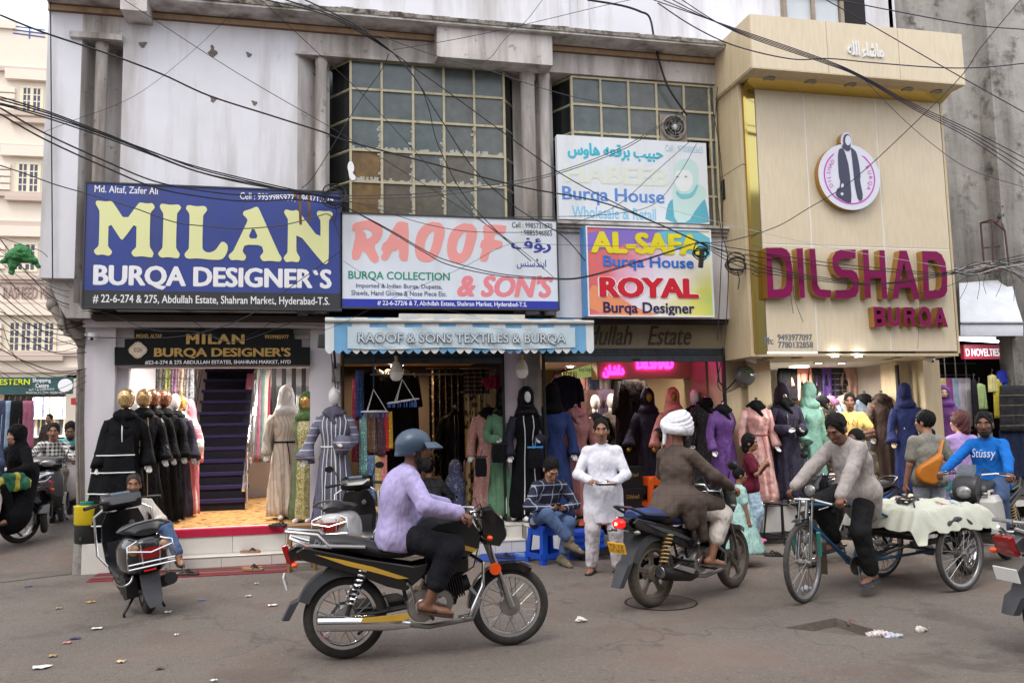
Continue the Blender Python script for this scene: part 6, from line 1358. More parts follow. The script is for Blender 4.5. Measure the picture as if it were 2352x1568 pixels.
    if kind == 'A':
        for s_ in (-1, 1): b.tube([(.14, .14*s_, .82), (-.12, .145*s_, .84), (-.2, .12*s_, .92), (-.43, .08*s_, .95)], .014); b.tube([(-.4, .07*s_, .9), (-.28, .13*s_, .85), (-.1, .14*s_, .83)], .012)
        b.tube([(-.43, -.08, .95), (-.43, .08, .95)], .014)
    else: b.tube([(.12, -.14, .82), (-.2, -.13, .86), (-.36, -.1, .93), (-.41, 0, .94), (-.36, .1, .93), (-.2, .13, .86), (.12, .14, .82)], .014)
    b.build('grab_rail', CHROME if kind == 'A' else BLACK, t)
    # mudguards
    b = MB(); n = 12
    r_ = [[((Rw+.06-d_)*math.cos(a), y, Rw+.02+(Rw+.06-d_)*math.sin(a)) for y, d_ in ((-.085, .085), (-.075, .01), (0, 0), (.075, .01), (.085, .085))] for a in [R(75+85*i/n) for i in range(n+1)]]
    r_ += [[(-.405+d_, y, .42+d_*.4) for y, d_ in ((-.08, .08), (-.07, .01), (0, 0), (.07, .01), (.08, .08))], [((-.46 if kind == 'A' else -.5)+d_, y, .31 if kind == 'A' else .24) for y, d_ in ((-.06, .06), (-.05, .01), (0, 0), (.05, .01), (.06, .06))]]
    b.loft(r_, False, close=False); b.build('rear_mudguard', MUDG, t, 60)
    fr = bpy.data.objects.new('front_end', None); C.objects.link(fr); fr.parent = t
    fb = MB(); r_ = [[((Rw+.03-d_)*math.cos(a), y, (Rw+.03-d_)*math.sin(a)) for y, d_ in ((-.068, .06), (-.06, .008), (0, 0), (.06, .008), (.068, .06))] for a in [R(58+122*i/14) for i in range(15)]]
    fb.loft(r_, False, close=False); fm_ = fb.build('front_mudguard', body if kind == 'A' else PBLK, t, 60); fm_.location = (WB, 0, Rw+.0); fm_.rotation_euler.z = steer
    bpy.data.objects.remove(fr)
    # fork
    for s_ in (-1, 1):
        b = MB(); b.tube([(WB, .085*s_, Rw), (WB-.06, .085*s_, .48)], .026, 10); b.tube([(WB-.06, .085*s_, .48), (1.0, .085*s_, .98)], .0165, 10); b.build('fork_leg', ALU, t)
    b = MB(); b.box((1.03, 0, .93), (.05, .2, .03)); b.box((1.06, 0, .8), (.05, .2, .03)); b.build('fork_yoke', DARKMETAL, t, 0, .005)
    # head lamp cowl, visor
    b = MB(); q = [(1.06, .78), (1.16, .76), (1.22, .84), (1.2, .96), (1.1, 1.06), (1.02, 1.04), (1.02, .86)]; smooth_slab(b, q, .12, .72); cw = b.build('headlamp_cowl', body, t, 60)
    b = MB(); b.ell((1.2, 0, .86), (.035, .085, .07), 16, 10); b.build('headlamp', CLEARL, cw, 180)
    b = MB(); b.loft([[(1.17, -.09, .97), (1.17, .09, .97)], [(1.08, -.1, 1.1), (1.08, .1, 1.1)], [(1.02, -.08, 1.15), (1.02, .08, 1.15)]], False, close=False); b.build('visor', mat('smoke_visor', lin(90, 96, 104), .15, alpha=.75), cw, 0)
    # handlebar, grips, levers, mirrors
    b = MB(); b.tube([(.84, -.36, 1.03), (.9, -.24, 1.05), (1.0, -.12, 1.04), (1.0, -.06, .98), (1.0, .06, .98), (1.0, .12, 1.04), (.9, .24, 1.05), (.84, .36, 1.03)], .012); hb = b.build('handlebar', CHROME, t)
    for s_ in (-1, 1):
        b = MB(); b.tube([(.83, .37*s_, 1.03), (.89, .26*s_, 1.048)], .018, 10); b.build('grip', BLACK, hb)
        b = MB(); b.tube([(.9, .25*s_, 1.04), (.92, .3*s_, 1.035), (.9, .37*s_, 1.025)], .006, 6); b.build('brake_lever', STEEL, hb)
        if kind != 'A' and mirrors: b = MB(); b.tube([(.92, .22*s_, 1.06), (.9, .27*s_, 1.22)], .007, 6); b.ell((.9, .3*s_, 1.25), (.015, .06, .045), 12, 8); b.build('mirror', BLACK, t, 180)
        for xx, zz in ((1.07, .84), (-.36, .72)): b = MB(); b.tube([(xx, .08*s_, zz), (xx, .14*s_, zz)], .01, 6); b.build('indicator_stalk', BLACK, t); b = MB(); b.ell((xx, .165*s_, zz), (.024, .036, .02), 10, 7); b.build('indicator', CLEARL if kind != 'A' else AMB, t, 180)
    if kind == 'A':
        for s_ in (-1, 1): b = MB(); b.lathe([(.045, 0), (.045, .012), (0, .015)], 18, (WB-.13, -.115*s_ if s_ > 0 else .1, .6), 'y'); b.build('side_reflector', AMB, t) if s_ > 0 else None
    for i_, (y_, pts) in enumerate(((-.1, [(.88, -.22, 1.03), (1.0, -.16, 1.1), (1.07, -.06, .95), (.95, -.04, .72), (.8, -.08, .6)]), (.1, [(.88, .22, 1.03), (1.02, .16, 1.12), (1.06, .05, .9), (.98, .05, .6), (.74, .1, .45)]), (0, [(.9, -.25, 1.03), (1.04, -.1, 1.06), (1.1, -.1, .7), (1.18, -.1, .45), (1.22, -.08, .33)]))): b = MB(); b.tube(pts, .006, 5); b.build('control_cable', CABLE, t, 180)
    b = MB(); b.lathe([(.06, -.145), (.055, -.155), (.0, -.157)], 18, (.56, 0, .36), 'y'); b.lathe([(.045, -.125), (.04, -.135), (0, -.136)], 16, (.7, 0, .38), 'y'); b.build('engine_cover_plate', CHROME, t, 40)
    b = MB(); b.tube([(.5, -.15, .4), (.47, -.19, .52), (.44, -.21, .55)], .01, 6); b.tube([(.7, .15, .3), (.82, .17, .33)], .008, 6); b.build('kick_starter', STEEL, t); b = MB(); b.bx(.6, .7, -.05, .05, .5, .6); b.build('carburettor', ALU, t, 0, .01)
    b = MB(); b.tube([(.62, .11, .38), (.3, .11, .4), (0, .11, .37)], .006, 4); b.tube([(.62, .11, .33), (.3, .11, .3), (0, .11, .25)], .006, 4); b.build('drive_chain', DARKMETAL, t)
    # leg guard, pegs, stand, plate
    b = MB(); b.tube([(.92, -.0, .72), (1.02, -.16, .66), (1.0, -.22, .5), (.9, -.22, .3), (.84, -.1, .26)], .014) if kind == 'A' else None
    if kind == 'A': b.build('leg_guard', CHROME, t)
    b = MB(); b.tube([(.62, -.26, .3), (.62, .26, .3)], .014); b.tube([(.3, -.26, .4), (.3, .26, .4)], .012); b.build('foot_pegs', BLACK, t)
    b = MB(); b.tube([(.3, .12, .3), (.1, .2, .12)], .012); b.build('side_stand', DARKMETAL, t)
    if plate: rear_plate(t, -.43 if kind == 'A' else -.45, .58, R(-16), *plate)
    return t
def scooter(label, loc, rz, body=PBLK, front=None, seat=SEATM, plate=None, lean=0., tail=True, crash=False, mirrors=True, name='scooter', steer=0., brand=None):
    t = thing(name, label, 'scooter', loc, rz); t.rotation_euler.x = lean; front = front or body; WB = 1.2; Rw = .215
    spoked_wheel(t, 'rear_wheel', 0, Rw, .05, .05, False, DARKMETAL, hubr=.1); spoked_wheel(t, 'front_wheel', WB, Rw, .05, .045, False, DARKMETAL, hubr=.1, steer=steer)
    for x in (0, WB): b = MB(); b.lathe([(.13, -.02), (.13, .02), (0, .03)], 18, (x, 0, Rw), 'y'); b.build('wheel_disc', DARKMETAL, t)
    # rear body
    b = MB(); rings = []
    for x, w, z0, z1 in ((-.36, .06, .52, .7), (-.33, .13, .47, .74), (-.22, .185, .4, .77), (-.02, .205, .36, .77), (.2, .2, .34, .74), (.36, .17, .34, .7), (.46, .12, .36, .62)):
        zc, hh = (z0+z1)/2, (z1-z0)/2; rings.append([(x, w*math.copysign(abs(math.cos(a))**.7, math.cos(a)), zc+hh*math.copysign(abs(math.sin(a))**.8, math.sin(a))) for a in [2*math.pi*k/24 for k in range(24)]])
    b.loft(rings); bo = b.build('rear_body', body, t, 60)
    if brand:
        me = text_mesh(brand); b = MB(); b.add([(.02+v.co.x*.05-.25, -.208, .64+v.co.y*.05) for v in me.vertices], [tuple(p.vertices) for p in me.polygons]); bpy.data.meshes.remove(me); b.build('lettering', SILV, bo, 0)
    b = MB(); sr_ = []
    for x, z, w, hh in ((-.3, .8, .1, .03), (-.2, .82, .15, .05), (.0, .81, .165, .055), (.14, .79, .165, .05), (.3, .78, .15, .05), (.44, .77, .1, .045), (.5, .76, .06, .03)):
        sr_.append([(x, w*math.cos(a), z-.01+hh*math.sin(a)) for a in [2*math.pi*k/16 for k in range(16)]])
    b.loft(sr_); b.build('seat', seat, t, 60)
    b = MB(); b.tube([(-.02, -.19, .8), (-.28, -.2, .84), (-.4, -.1, .89), (-.42, 0, .9), (-.4, .1, .89), (-.28, .2, .84), (-.02, .19, .8)], .018, 8, flat=.7); b.build('grab_rail', STEEL if not crash else mat('grey_rail', lin(110, 112, 116), .4, .5), t)
    # tail light cluster
    b = MB(); b.loft([[(-.385, y*w_, z) for y in (-1, -.5, 0, .5, 1)] for z, w_ in ((.56, .08), (.6, .1), (.66, .12))], False, close=False); tl = b.build('tail_light', REDL, t, 60)
    for s_ in (-1, 1): b = MB(); b.ell((-.355, .13*s_, .655), (.035, .045, .055), 12, 8); b.build('indicator', mat('lens_amberclear', lin(176, 140, 110), .2), tl, 180)
    if crash:
        b = MB(); b.tube([(-.42, -.2, .54), (-.42, .2, .54)], .008, 6); b.tube([(-.42, -.2, .5), (-.42, .2, .5)], .008, 6)
        for s_ in (-1, 1): b.tube([(-.42, .2*s_, .5), (-.42, .2*s_, .58), (-.4, .19*s_, .7), (-.36, .1*s_, .73)], .008, 6); b.tube([(-.41, .07*s_, .52), (-.41, .08*s_, .7)], .007, 6); b.torus((-.25, .22*s_, .42), .075, .009, 20, 6, 'x', 1., 0, math.pi, 2*math.pi)
        b.tube([(-.4, -.19, .66), (-.42, 0, .62), (-.4, .19, .66)], .008, 6); b.build('crash_guard', CHROME, t)
        b = MB()
        for s_ in (-1, 1): b.tube([(.86, .16*s_, .95), (.84, .27*s_, .88), (.8, .28*s_, .5), (.8, .2*s_, .38)], .012, 8)
        b.build('leg_guard', CHROME, t)
    b = MB(); n = 8; r_ = [[((Rw+.05)*math.cos(a), y, Rw+.05+(Rw+.05)*math.sin(a)) for y in (-.085, -.06, 0, .06, .085)] for a in [R(100+70*i/n) for i in range(n+1)]]; r_ += [[(-.34, y, .2) for y in (-.075, -.05, 0, .05, .075)], [(-.37, y, .12) for y in (-.05, -.03, 0, .03, .05)]]
    b.loft(r_, False, close=False); b.build('rear_mudguard', MUDG, t, 60)
    b = MB(); b.bx(-.3, -.285, -.05, .05, .44, .475); b.build('reflector', mat('reflector_red', lin(220, 20, 24), .3, emit=((1, .02, .02), .3)), t, 0)
    b = MB(); b.lathe([(0, -.12), (.1, -.1), (.12, -.02), (.12, .06), (0, .08)], 18, (.1, .12, .27), 'y'); b.bx(-.05, .3, .08, .18, .18, .36); b.build('engine', DARKMETAL, t, 40)
    b = MB(); b.tube([(.2, -.12, .24), (.05, -.16, .25), (-.3, -.17, .33)], [.03, .055, .058], 14); b.build('muffler', DARKMETAL, t)
    # floor board, leg shield, front apron
    b = MB(); b.bx(.42, .86, -.17, .17, .27, .33); b.build('floor_board', BLACK, t, 0, .02)
    b = MB(); r_ = []
    for x, z, w, th in ((.84, .3, .18, .03), (.93, .42, .2, .04), (.96, .6, .21, .05), (.94, .78, .2, .05), (.9, .9, .15, .04)):
        r_.append([(x+th*1.6-abs(y)**2*.09, y*w, z) for y in (-1, -.6, 0, .6, 1)]+[(x-th-.0*abs(y), y*w, z) for y in (1, .6, 0, -.6, -1)])
    b.loft(r_); ap = b.build('leg_shield', front, t, 50)
    b = MB(); b.loft([[(x-.0, y*w, z) for y in (-1, -.5, 0, .5, 1)] for x, z, w in ((.872, .36, .15), (.91, .6, .17), (.885, .84, .14))], False, close=False); b.build('inner_panel', BLACK, t, 0)
    b = MB(); b.lathe([(.03, 0), (.03, -.012), (.0, -.014)], 14, (.885, -.08, .76), 'x'); b.build('ignition_lock', STEEL, t)
    b = MB(); n = 12; r_ = [[((Rw+.035)*math.cos(a), y, (Rw+.035)*math.sin(a)-.6*y*y) for y in (-.075, -.05, 0, .05, .075)] for a in [R(20+140*i/n) for i in range(n+1)]]; b.loft(r_, False, close=False); o = b.build('front_mudguard', front, t, 60); o.location = (WB, 0, Rw); o.rotation_euler.z = steer
    b = MB()
    for s_ in (-1, 1): b.tube([(WB, .08*s_, Rw), (1.1, .07*s_, .45)], .02, 8)
    b.build('fork', DARKMETAL, t)
    # handlebar head with lamp
    hd_ = bpy.data.objects.new('x', None)
    b = MB(); smooth_slab(b, [(.8, .98), (.84, .92), (.95, .9), (1.02, .96), (1.0, 1.05), (.92, 1.09), (.84, 1.06)], .19, .7); hc = b.build('handlebar_cowl', front, t, 60); hc.location = (0, 0, 0)
    b = MB(); b.ell((1.0, 0, .985), (.03, .11, .05), 16, 9); b.build('headlamp', CLEARL, hc, 180)
    b = MB(); b.bx(.84, .9, -.09, .09, 1.03, 1.09); b.build('instrument_panel', mat('dial_glass', lin(96, 110, 124), .1, spec=.8), hc, 0, .015)
    b = MB(); b.tube([(.76, -.35, .99), (.86, -.2, 1.0), (.86, .2, 1.0), (.76, .35, .99)], .012); hb = b.build('handlebar', DARKMETAL, t)
    for s_ in (-1, 1):
        b = MB(); b.tube([(.75, .36*s_, .988), (.81, .24*s_, .998)], .019, 10); b.build('grip', BLACK, hb)
        b = MB(); b.tube([(.86, .22*s_, .99), (.86, .28*s_, .985), (.83, .36*s_, .975)], .006, 6); b.build('brake_lever', STEEL, hb)
        if mirrors: b = MB(); b.tube([(.86, .2*s_, 1.03), (.84, .26*s_, 1.18)], .007, 6); b.build('mirror_stalk', BLACK, t); b = MB(); b.ell((.84, .32*s_, 1.2), (.018, .06, .042), 14, 8); mi = b.build('mirror', BLACK, t, 180); b = MB(); b.lathe([(.052, 0), (0, .001)], 16, (.82, .32*s_, 1.2), 'x', sy=.72); b.build('mirror_glass', mat('mirror', None), mi)
    b = MB(); b.tube([(.05, .1, .18), (-.06, .22, .06), (-.06, .22, .03)], .012); b.tube([(.1, -.1, .15), (-.02, -.14, .03)], .012); b.build('centre_stand', DARKMETAL, t)
    if plate: rear_plate(t, -.36, .36, R(-14), *plate)
    return t
# ================================================================== ON THE STREET
def bp(x, y, z): return (y, -x, z)                     # vehicle frame -> rider frame
def rider(label, vloc, vrz, pose_b, **kw):
    pose = {}
    for k, v in pose_b.items(): pose[k] = bp(*v) if isinstance(v, tuple) and len(v) == 3 else v
    return person(label, vloc, vrz+math.pi/2, pose=pose, **kw)
RIDE = dict(pel=(.40, 0, .93), chest=(.44, 0, 1.21), neck=(.49, 0, 1.395), head=(.53, 0, 1.535), wrL=(.81, .33, 1.055), wrR=(.81, -.33, 1.055), epL=(-.4, .8, -.5), epR=(-.4, -.8, -.5), anL=(.6, .19, .41), anR=(.6, -.19, .41),
            kpL=(1, .3, .6), kpR=(1, -.3, .6), tdL=(1, .2, -.15), tdR=(1, -.2, -.15), pnL=(.3, 0, -1), pnR=(.3, 0, -1), hdL=(.75, .25, -.35), hdR=(.75, -.25, -.35), curl=.75, cuff=.8)
JEANS = cloth(84, 104, 140); JEANS2 = cloth(64, 82, 116); DPANT = cloth(32, 32, 38); GPANT = cloth(104, 96, 88)
# ---- motorcycle in front and its rider
LA, RA = (.12, 6.40, 0), R(.3)
mA = motorcycle('black motorcycle with gold stripes and chrome muffler crossing in front', LA, RA, 'A', plate=([], PLW, PLK), steer=R(-4))
me = text_mesh('Passion', shear=.3); b = MB(); b.add([(.05-.28+v.co.x*.055, -.129, .86+v.co.y*.05-(v.co.x*.012)) for v in me.vertices], [tuple(p.vertices) for p in me.polygons]); bpy.data.meshes.remove(me)
b.build('seat_lettering', SILV, mA, 0)
b = MB(); smooth_slab(b, [(.5, .94), (.62, .9), (.86, .98), (.95, .99), (.9, 1.02), (.72, 1.04), (.56, 1.0)], .13, .75); b.build('tank_bag', mat('bag_grey', lin(58, 60, 66), .7, bump=(30, .5)), mA, 60)
rider('man in a lavender shirt and blue helmet riding the front motorcycle', LA, RA, dict(RIDE, pel=(.37, 0, .91), chest=(.41, 0, 1.18), neck=(.48, 0, 1.37), head=(.53, 0, 1.495), cuff=.62, pl=1.25), skin=SK2, shirt=cloth(172, 162, 204), pants=DPANT, headwear=helmet, tache=True, beard=True, loose=1.2, h=.0104, belly=.02, lookyaw=R(-4))
# ---- second motorcycle, man in turban
LB, RB = (2.9, 7.29, 0), R(27.5)
motorcycle('dusty black motorcycle with a lit red tail lamp and yellow plate', LB, RB, 'B', plate=(['TS 12', 'UC 0679'], PLY, PLK), seat=mat('seat_blue', lin(46, 62, 116), .6, bump=(60, .4, .006)), spoke='alloy', rimm=mat('dusty_alloy', lin(124, 116, 104), .7, .3, var=(9, .2)), wheelm=mat('dusty_alloy', None), lit=True, graphics=mat('grey_graphic', lin(74, 76, 80), .4), steer=R(6))
COAT = pattern('brown_check_coat', lin(82, 68, 60), lin(66, 54, 48), 'plaid', 11, .85, lo=.06)
rider('man in a white turban and long brown coat on the second motorcycle', LB, RB, dict(RIDE, pel=(.42, 0, .95), chest=(.42, 0, 1.23), neck=(.44, 0, 1.43), head=(.48, 0, 1.575), cuff=.55, pl=1.25, anR=(.64, -.2, .40), anL=(.64, .2, .4)), skin=SK1, shirt=COAT, pants=cloth(222, 214, 206), headwear=turban, beard=.09, loose=1.1, h=.0104, collar=True, lookyaw=R(-10), sandal_m=mat('sandal_grey', lin(92, 88, 82), .7),
      kurta=[(bp(.38, 0, .98), bp(.2, 0, .86), .18, .16), (bp(.4, -.1, .95), bp(.72, -.17, .87), .16, .13), (bp(.4, .1, .95), bp(.72, .17, .87), .16, .13), (bp(.44, -.2, .9), bp(.5, -.22, .6), .1, .05), (bp(.36, -.17, .92), bp(.36, -.2, .74), .12, .07)])
# ---- man in white with a plate
WHT = cloth(226, 226, 236)
def plate_in_hand(t, j):
    q = thing('metal_plate', 'round steel plate held by the man in white', 'plate', (3.05, 9.05, 0), R(-18), None)
    b = MB(); b.lathe([(0, 0), (.1, .0), (.125, .022), (.13, .022), (.105, -.006), (0, -.008)], 26, (.03, -.36, 1.015)); o = b.build('dish', STEEL, q); b = MB(); b.torus((.03, -.36, 1.037), .128, .005, 26, 6, 'z'); b.build('rolled_rim', CHROME, q)
person('man in a white kurta standing with a steel plate in his hands', (3.05, 9.05, 0), R(-18), 1.0, dict(wrL=(.13, -.27, 1.03), wrR=(-.14, -.25, 1.05), epL=(.8, .5, -.6), epR=(-.8, .5, -.6), hdL=(-.6, -.7, -.1), hdR=(.75, -.6, -.15), pnL=(0, 0, 1), pnR=(0, 0, -1), curl=.25, anL=(.14, .0, .09), anR=(-.15, .0, .09), tdL=(.35, -1, 0), tdR=(-.3, -1, 0), cuff=.93, pl=1.1),
       skin=SK1, shirt=WHT, pants=cloth(204, 198, 202), tache=True, hem=.57, kurta=[((0, .0, .95), (0, 0, .72), .2, .215), ((0, 0, .72), (0, 0, .5), .215, .235)], extra=plate_in_hand, loose=1.05, h=.0104, hairstyle='short', sandal_m=SANDK)
# ---- young man on the blue stool
PLAID = pattern('navy_plaid', lin(28, 32, 52), lin(150, 156, 176), 'plaid', 8.5, .85, lo=.1)
SL = (2.62, 10.0, 0)
def phone_in_hand(t, j):
    q = thing('smartphone', 'dark phone held by the young man on the blue stool', 'phone', SL, R(8)); b = MB(); b.box((-.02, -.4, .7), (.075, .15, .009), Matrix.Rotation(R(-35), 3, 'X')); b.build('case', BLACK, q, 0, .004); b = MB(); b.box((-.02, -.399, .7055), (.066, .135, .003), Matrix.Rotation(R(-35), 3, 'X')); b.build('screen', mat('phone_screen', lin(40, 50, 66), .1), q, 0)
person('young man in a plaid shirt and jeans on the blue stool looking at a phone', SL, R(8), 1.0, dict(pel=(0, .02, .56), chest=(0, -.06, .82), neck=(0, -.13, 1.0), head=(0, -.2, 1.115), wrL=(.1, -.34, .66), wrR=(-.1, -.34, .68), epL=(1, .3, -.3), epR=(-1, .3, -.3), anL=(.06, -.36, .1), anR=(.1, -.5, .3), kpL=(.2, -1, .6), kpR=(-.5, -1, .7), tdL=(.1, -1, -.1), tdR=(.5, -.9, -.3), hdL=(-.6, -.6, .1), hdR=(.5, -.7, .1), pnL=(-.2, 0, 1), pnR=(.2, 0, 1), cuff=.8),
       skin=SK3, shirt=PLAID, pants=JEANS, shoe=mat('shoe_olive', lin(104, 94, 76), .8), hairstyle='thick', looktilt=R(38), extra=phone_in_hand, h=.0104)
BLUEP = mat('blue_plastic', lin(24, 78, 190), .35, var=(5, .08))
def stool(label, loc, rz, m, hh=.46, w0=.15, w1=.2):
    t = thing('plastic_stool', label, 'stool', loc, rz)
    b = MB(); b.loft([[(w*sx, w*sy, z) for sx, sy in ((-1, -.8), (-.8, -1), (.8, -1), (1, -.8), (1, .8), (.8, 1), (-.8, 1), (-1, .8))] for w, z in ((w0, hh), (w0+.004, hh-.02), (w0+.008, hh-.09))]); b.build('seat', m, t, 0, .006)
    for sx in (-1, 1):
        for sy in (-1, 1):
            b = MB(); b.loft([[(sx*(wa), sy*(wa-.07), z), (sx*(wa), sy*wa, z), (sx*(wa-.07), sy*wa, z), (sx*(wa-.075), sy*(wa-.012), z), (sx*(wa-.012), sy*(wa-.012), z), (sx*(wa-.012), sy*(wa-.075), z)] for wa, z in ((w1, 0), (w0+.01, hh-.05))]); b.build('leg', m, t, 0)
    for a in range(4):
        rot = Matrix.Rotation(a*math.pi/2, 3, 'Z'); b = MB(); b.box(rot @ V((0, -w0-.004, hh-.1)), (2*w0, .01, .05), rot); b.build('apron', m, t, 0); b = MB(); b.box(rot @ V((0, -w1+.0, .1)), (2*w1-.05, .012, .06), rot); b.build('foot_rail', m, t, 0)
    return t
stool('blue plastic stool under the young man with the phone', SL, R(20), BLUEP)
stool('orange plastic stool by the violet gown in the middle shop', (at(1500, 1090, 12.1).x, 12.1, .34), R(10), mat('orange_plastic', lin(226, 96, 30), .4), .5)
# ---- tricycle cart and its rider
CL, CRZ = (5.87, 7.46, 0), R(195.3)
ct = thing('cargo_tricycle', 'old blue cargo tricycle with spoked wheels and a flat bed', 'tricycle', CL, CRZ)
FRB = mat('frame_blue', lin(40, 84, 120), .45, .2, var=(14, .3)); WORN = mat('worn_rim', lin(150, 148, 150), .4, .7, var=(9, .3)); OLDT = mat('old_tyre', lin(72, 70, 68), .95, var=(20, .3), bump=(50, .4, .004))
spoked_wheel(ct, 'front_wheel', 1.63, .365, .024, .024, True, WORN, steer=R(17), hubr=.03, sp=32, tread=OLDT)
spoked_wheel(ct, 'rear_wheel', 0, .355, .026, .026, True, WORN, hubr=.04, sp=36, yw=.45, tread=OLDT); spoked_wheel(ct, 'rear_wheel', 0, .355, .026, .026, True, WORN, hubr=.04, sp=36, yw=-.45, tread=OLDT)
cs, sn = math.cos(R(17)), math.sin(R(17))
def fk(dx, y, z): return (1.63+dx*cs-y*sn, dx*sn+y*cs, z)
b = MB()
for s_ in (-1, 1): b.tube([fk(0, .05*s_, .365), fk(-.06, .05*s_, .6), fk(-.1, .045*s_, .78)], .012)
for s_ in (-1, 1): b.tube([fk(0, .075*s_, .365), fk(-.13, .06*s_, .95)], .01)
b.tube([fk(-.1, 0, .72), fk(-.15, 0, .93)], .02); b.build('fork', STEEL, ct)
b = MB(); b.tube([fk(-.28, .3, .885), fk(-.2, .2, .89), fk(-.1, .1, .93), fk(-.14, 0, .93), fk(-.1, -.1, .93), fk(-.2, -.2, .89), fk(-.28, -.3, .885)], .012); hb = b.build('handlebar', CHROME, ct)
for s_ in (-1, 1): b = MB(); b.tube([fk(-.3, .31*s_, .885), fk(-.2, .22*s_, .888)], .017); b.build('grip', BLACK, hb); b = MB(); b.tube([fk(-.16, .2*s_, .87), fk(-.12, .12*s_, .84)], .006); b.build('brake_rod', STEEL, hb)
for s_ in (-1, 1): b = MB(); b.tube([fk(-.16+.05, .11*s_, .42), fk(-.1, .12*s_, .5), fk(-.06, .13*s_, .64)], .02); b.build('cable_sleeve', mat('teal_wrap', lin(50, 130, 116), .7), ct)
b = MB(); b.tube([fk(-.14, 0, .88), (.7, 0, .82)], .016); b.tube([fk(-.12, 0, .76), (1.02, 0, .3)], .018); b.tube([fk(-.11, 0, .72), (.98, .03, .3)], .014); b.tube([(.7, 0, .86), (.98, 0, .28)], .016); b.tube([(.98, 0, .29), (.05, .2, .36)], .014); b.tube([(.98, 0, .29), (.05, -.2, .36)], .014); b.tube([(.7, 0, .8), (.3, .3, .56)], .014); b.tube([(.7, 0, .8), (.3, -.3, .56)], .014); b.build('frame', FRB, ct)
b = MB(); b.ell((.66, 0, .9), (.13, .08, .035), 14, 8); b.build('saddle', BLACK, ct, 180)
b = MB(); b.lathe([(.09, -.004), (.09, .004), (0, .005)], 24, (.98, .05, .28), 'y'); b.build('chainring', STEEL, ct)
for s_ in (-1, 1): b = MB(); b.tube([(.98, .07*s_, .28), (.98-.0*s_, .09*s_, .28-.17*s_)], .011); b.box((.98, .14*s_, .28-.17*s_), (.1, .1, .02)); b.build('crank', STEEL, ct)
n = 16; b = MB(); r_ = [[fk(.4*math.cos(a)*1., y, .365+.4*math.sin(a)) for y in (-.035, 0, .035)] for a in [R(70+75*i/n) for i in range(n+1)]]; b.loft(r_, False, close=False); b.build('front_mudguard', DARKMETAL, ct, 60)
b = MB(); b.loft([[fk(-.42, y, z) for y in (-.035, .035)] for z in (.5, .2)], False, close=False); b.build('mud_flap', mat('flap_brown', lin(84, 74, 60), .9), ct, 0)
b = MB(); b.tube([(0, -.5, .355), (0, .5, .355)], .016); b.build('rear_axle', STEEL, ct)
BEDW = mat('bed_wood', lin(70, 60, 50), .9, var=(12, .3), bump=(30, .4))
for i in range(7): boxo('plank', BEDW, ct, -.62, .58, -.4+i*.115, -.4+i*.115+.108, .56, .585)
b = MB()
for x in (-.55, -.05, .5): b.bx(x-.02, x+.02, -.42, .42, .51, .56)
for s_ in (-1, 1): b.bx(-.62, .58, s_*.36-.02, s_*.36+.02, .46, .51); b.tube([(0, s_*.36, .355), (.1, s_*.36, .47)], .014); b.tube([(.5, s_*.36, .5), (.7, s_*.1, .35), (.95, s_*.03, .3)], .012)
b.build('bed_frame', DARKMETAL, ct, 0)
SACKM = mat('woven_sack', lin(194, 197, 182), .6, var=(3, .12), bump=(16, .35, .01), spots=(3, .6, .75, lin(186, 180, 156)))
sk = thing('sack_load', 'pale woven sacks tied over the bed of the cargo tricycle', 'load', (CL[0], CL[1], .585), CRZ)
def tarp_z(x, y):
    e = max(0, abs(y)-.4)+max(0, abs(x+.03)-.56); top = .17+.07*math.sin(x*2.3+1.2)*math.cos(y*2)+.05*math.exp(-((x+.45)**2+(y)**2)*9)
    fold = (.5-abs(math.sin(8*x+3*mnoise.noise(V((x*2, y*2, 1))))))*.03+(.5-abs(math.sin(13*y+7*x+5*mnoise.noise(V((x*3, y*3, 5))))))*.022+.012*mnoise.noise(V((x*14, y*14, 2)))
    return max(top+fold-e*1.5-e*e*4, -.09+fold*.6)
b = MB(); NX, NY = 70, 54; rows = []
for j in range(NY+1):
    y = -.47+.97*j/NY; rows.append([(-.66+1.28*i/NX+.012*math.sin(j*.9+i*.3), y+.012*math.sin(i*.7+j*.2), tarp_z(-.66+1.28*i/NX, y)) for i in range(NX+1)])
b.loft(rows, False, close=False); b.loft([[(p_[0], p_[1], p_[2]-.004) for p_ in r_] for r_ in rows], False, close=False); b.build('sack', SACKM, sk, 180)
for i, (x_, y_, r0_) in enumerate(((-.3, -.2, .11), (.1, .1, .1), (.3, -.2, .1), (-.3, .2, .11))): b = MB(); b.ell((x_, y_, .06), (.2, .16, .085), 14, 8); b.build('bundle', SACKM, sk, 180)
def flat_print(s_, x_, y_, w_, h_, mt, nm):
    me = text_mesh(s_); co = [v.co.copy() for v in me.vertices]; a0, a1 = min(c.x for c in co), max(c.x for c in co); c0, c1 = min(c.y for c in co), max(c.y for c in co); q_ = MB(); pts = []
    for c in co: X, Y_ = x_-(c.x-a0)/(a1-a0)*w_, y_-(c.y-c0)/(c1-c0)*h_; pts.append((X, Y_, tarp_z(X, Y_)+.008))
    q_.add(pts, [tuple(p_.vertices) for p_ in me.polygons]); bpy.data.meshes.remove(me); q_.build(nm, mt, sk, 0)
flat_print('AN', .06, .36, .16, .13, mat('sack_red', lin(206, 130, 124), .7), 'sack_print'); flat_print('///', -.16, .34, .2, .16, mat('sack_blue', lin(140, 174, 200), .7), 'sack_print')
b = MB()
for k in range(5):
    a0 = k*1.3; b.tube([(.1+.16*math.cos(a0+t_*1.9)+.05*math.sin(t_*3+k), -.02+.12*math.sin(a0+t_*2.3), .255+.02*math.sin(t_*5)) for t_ in [i*.25 for i in range(12)]], .009, 5)
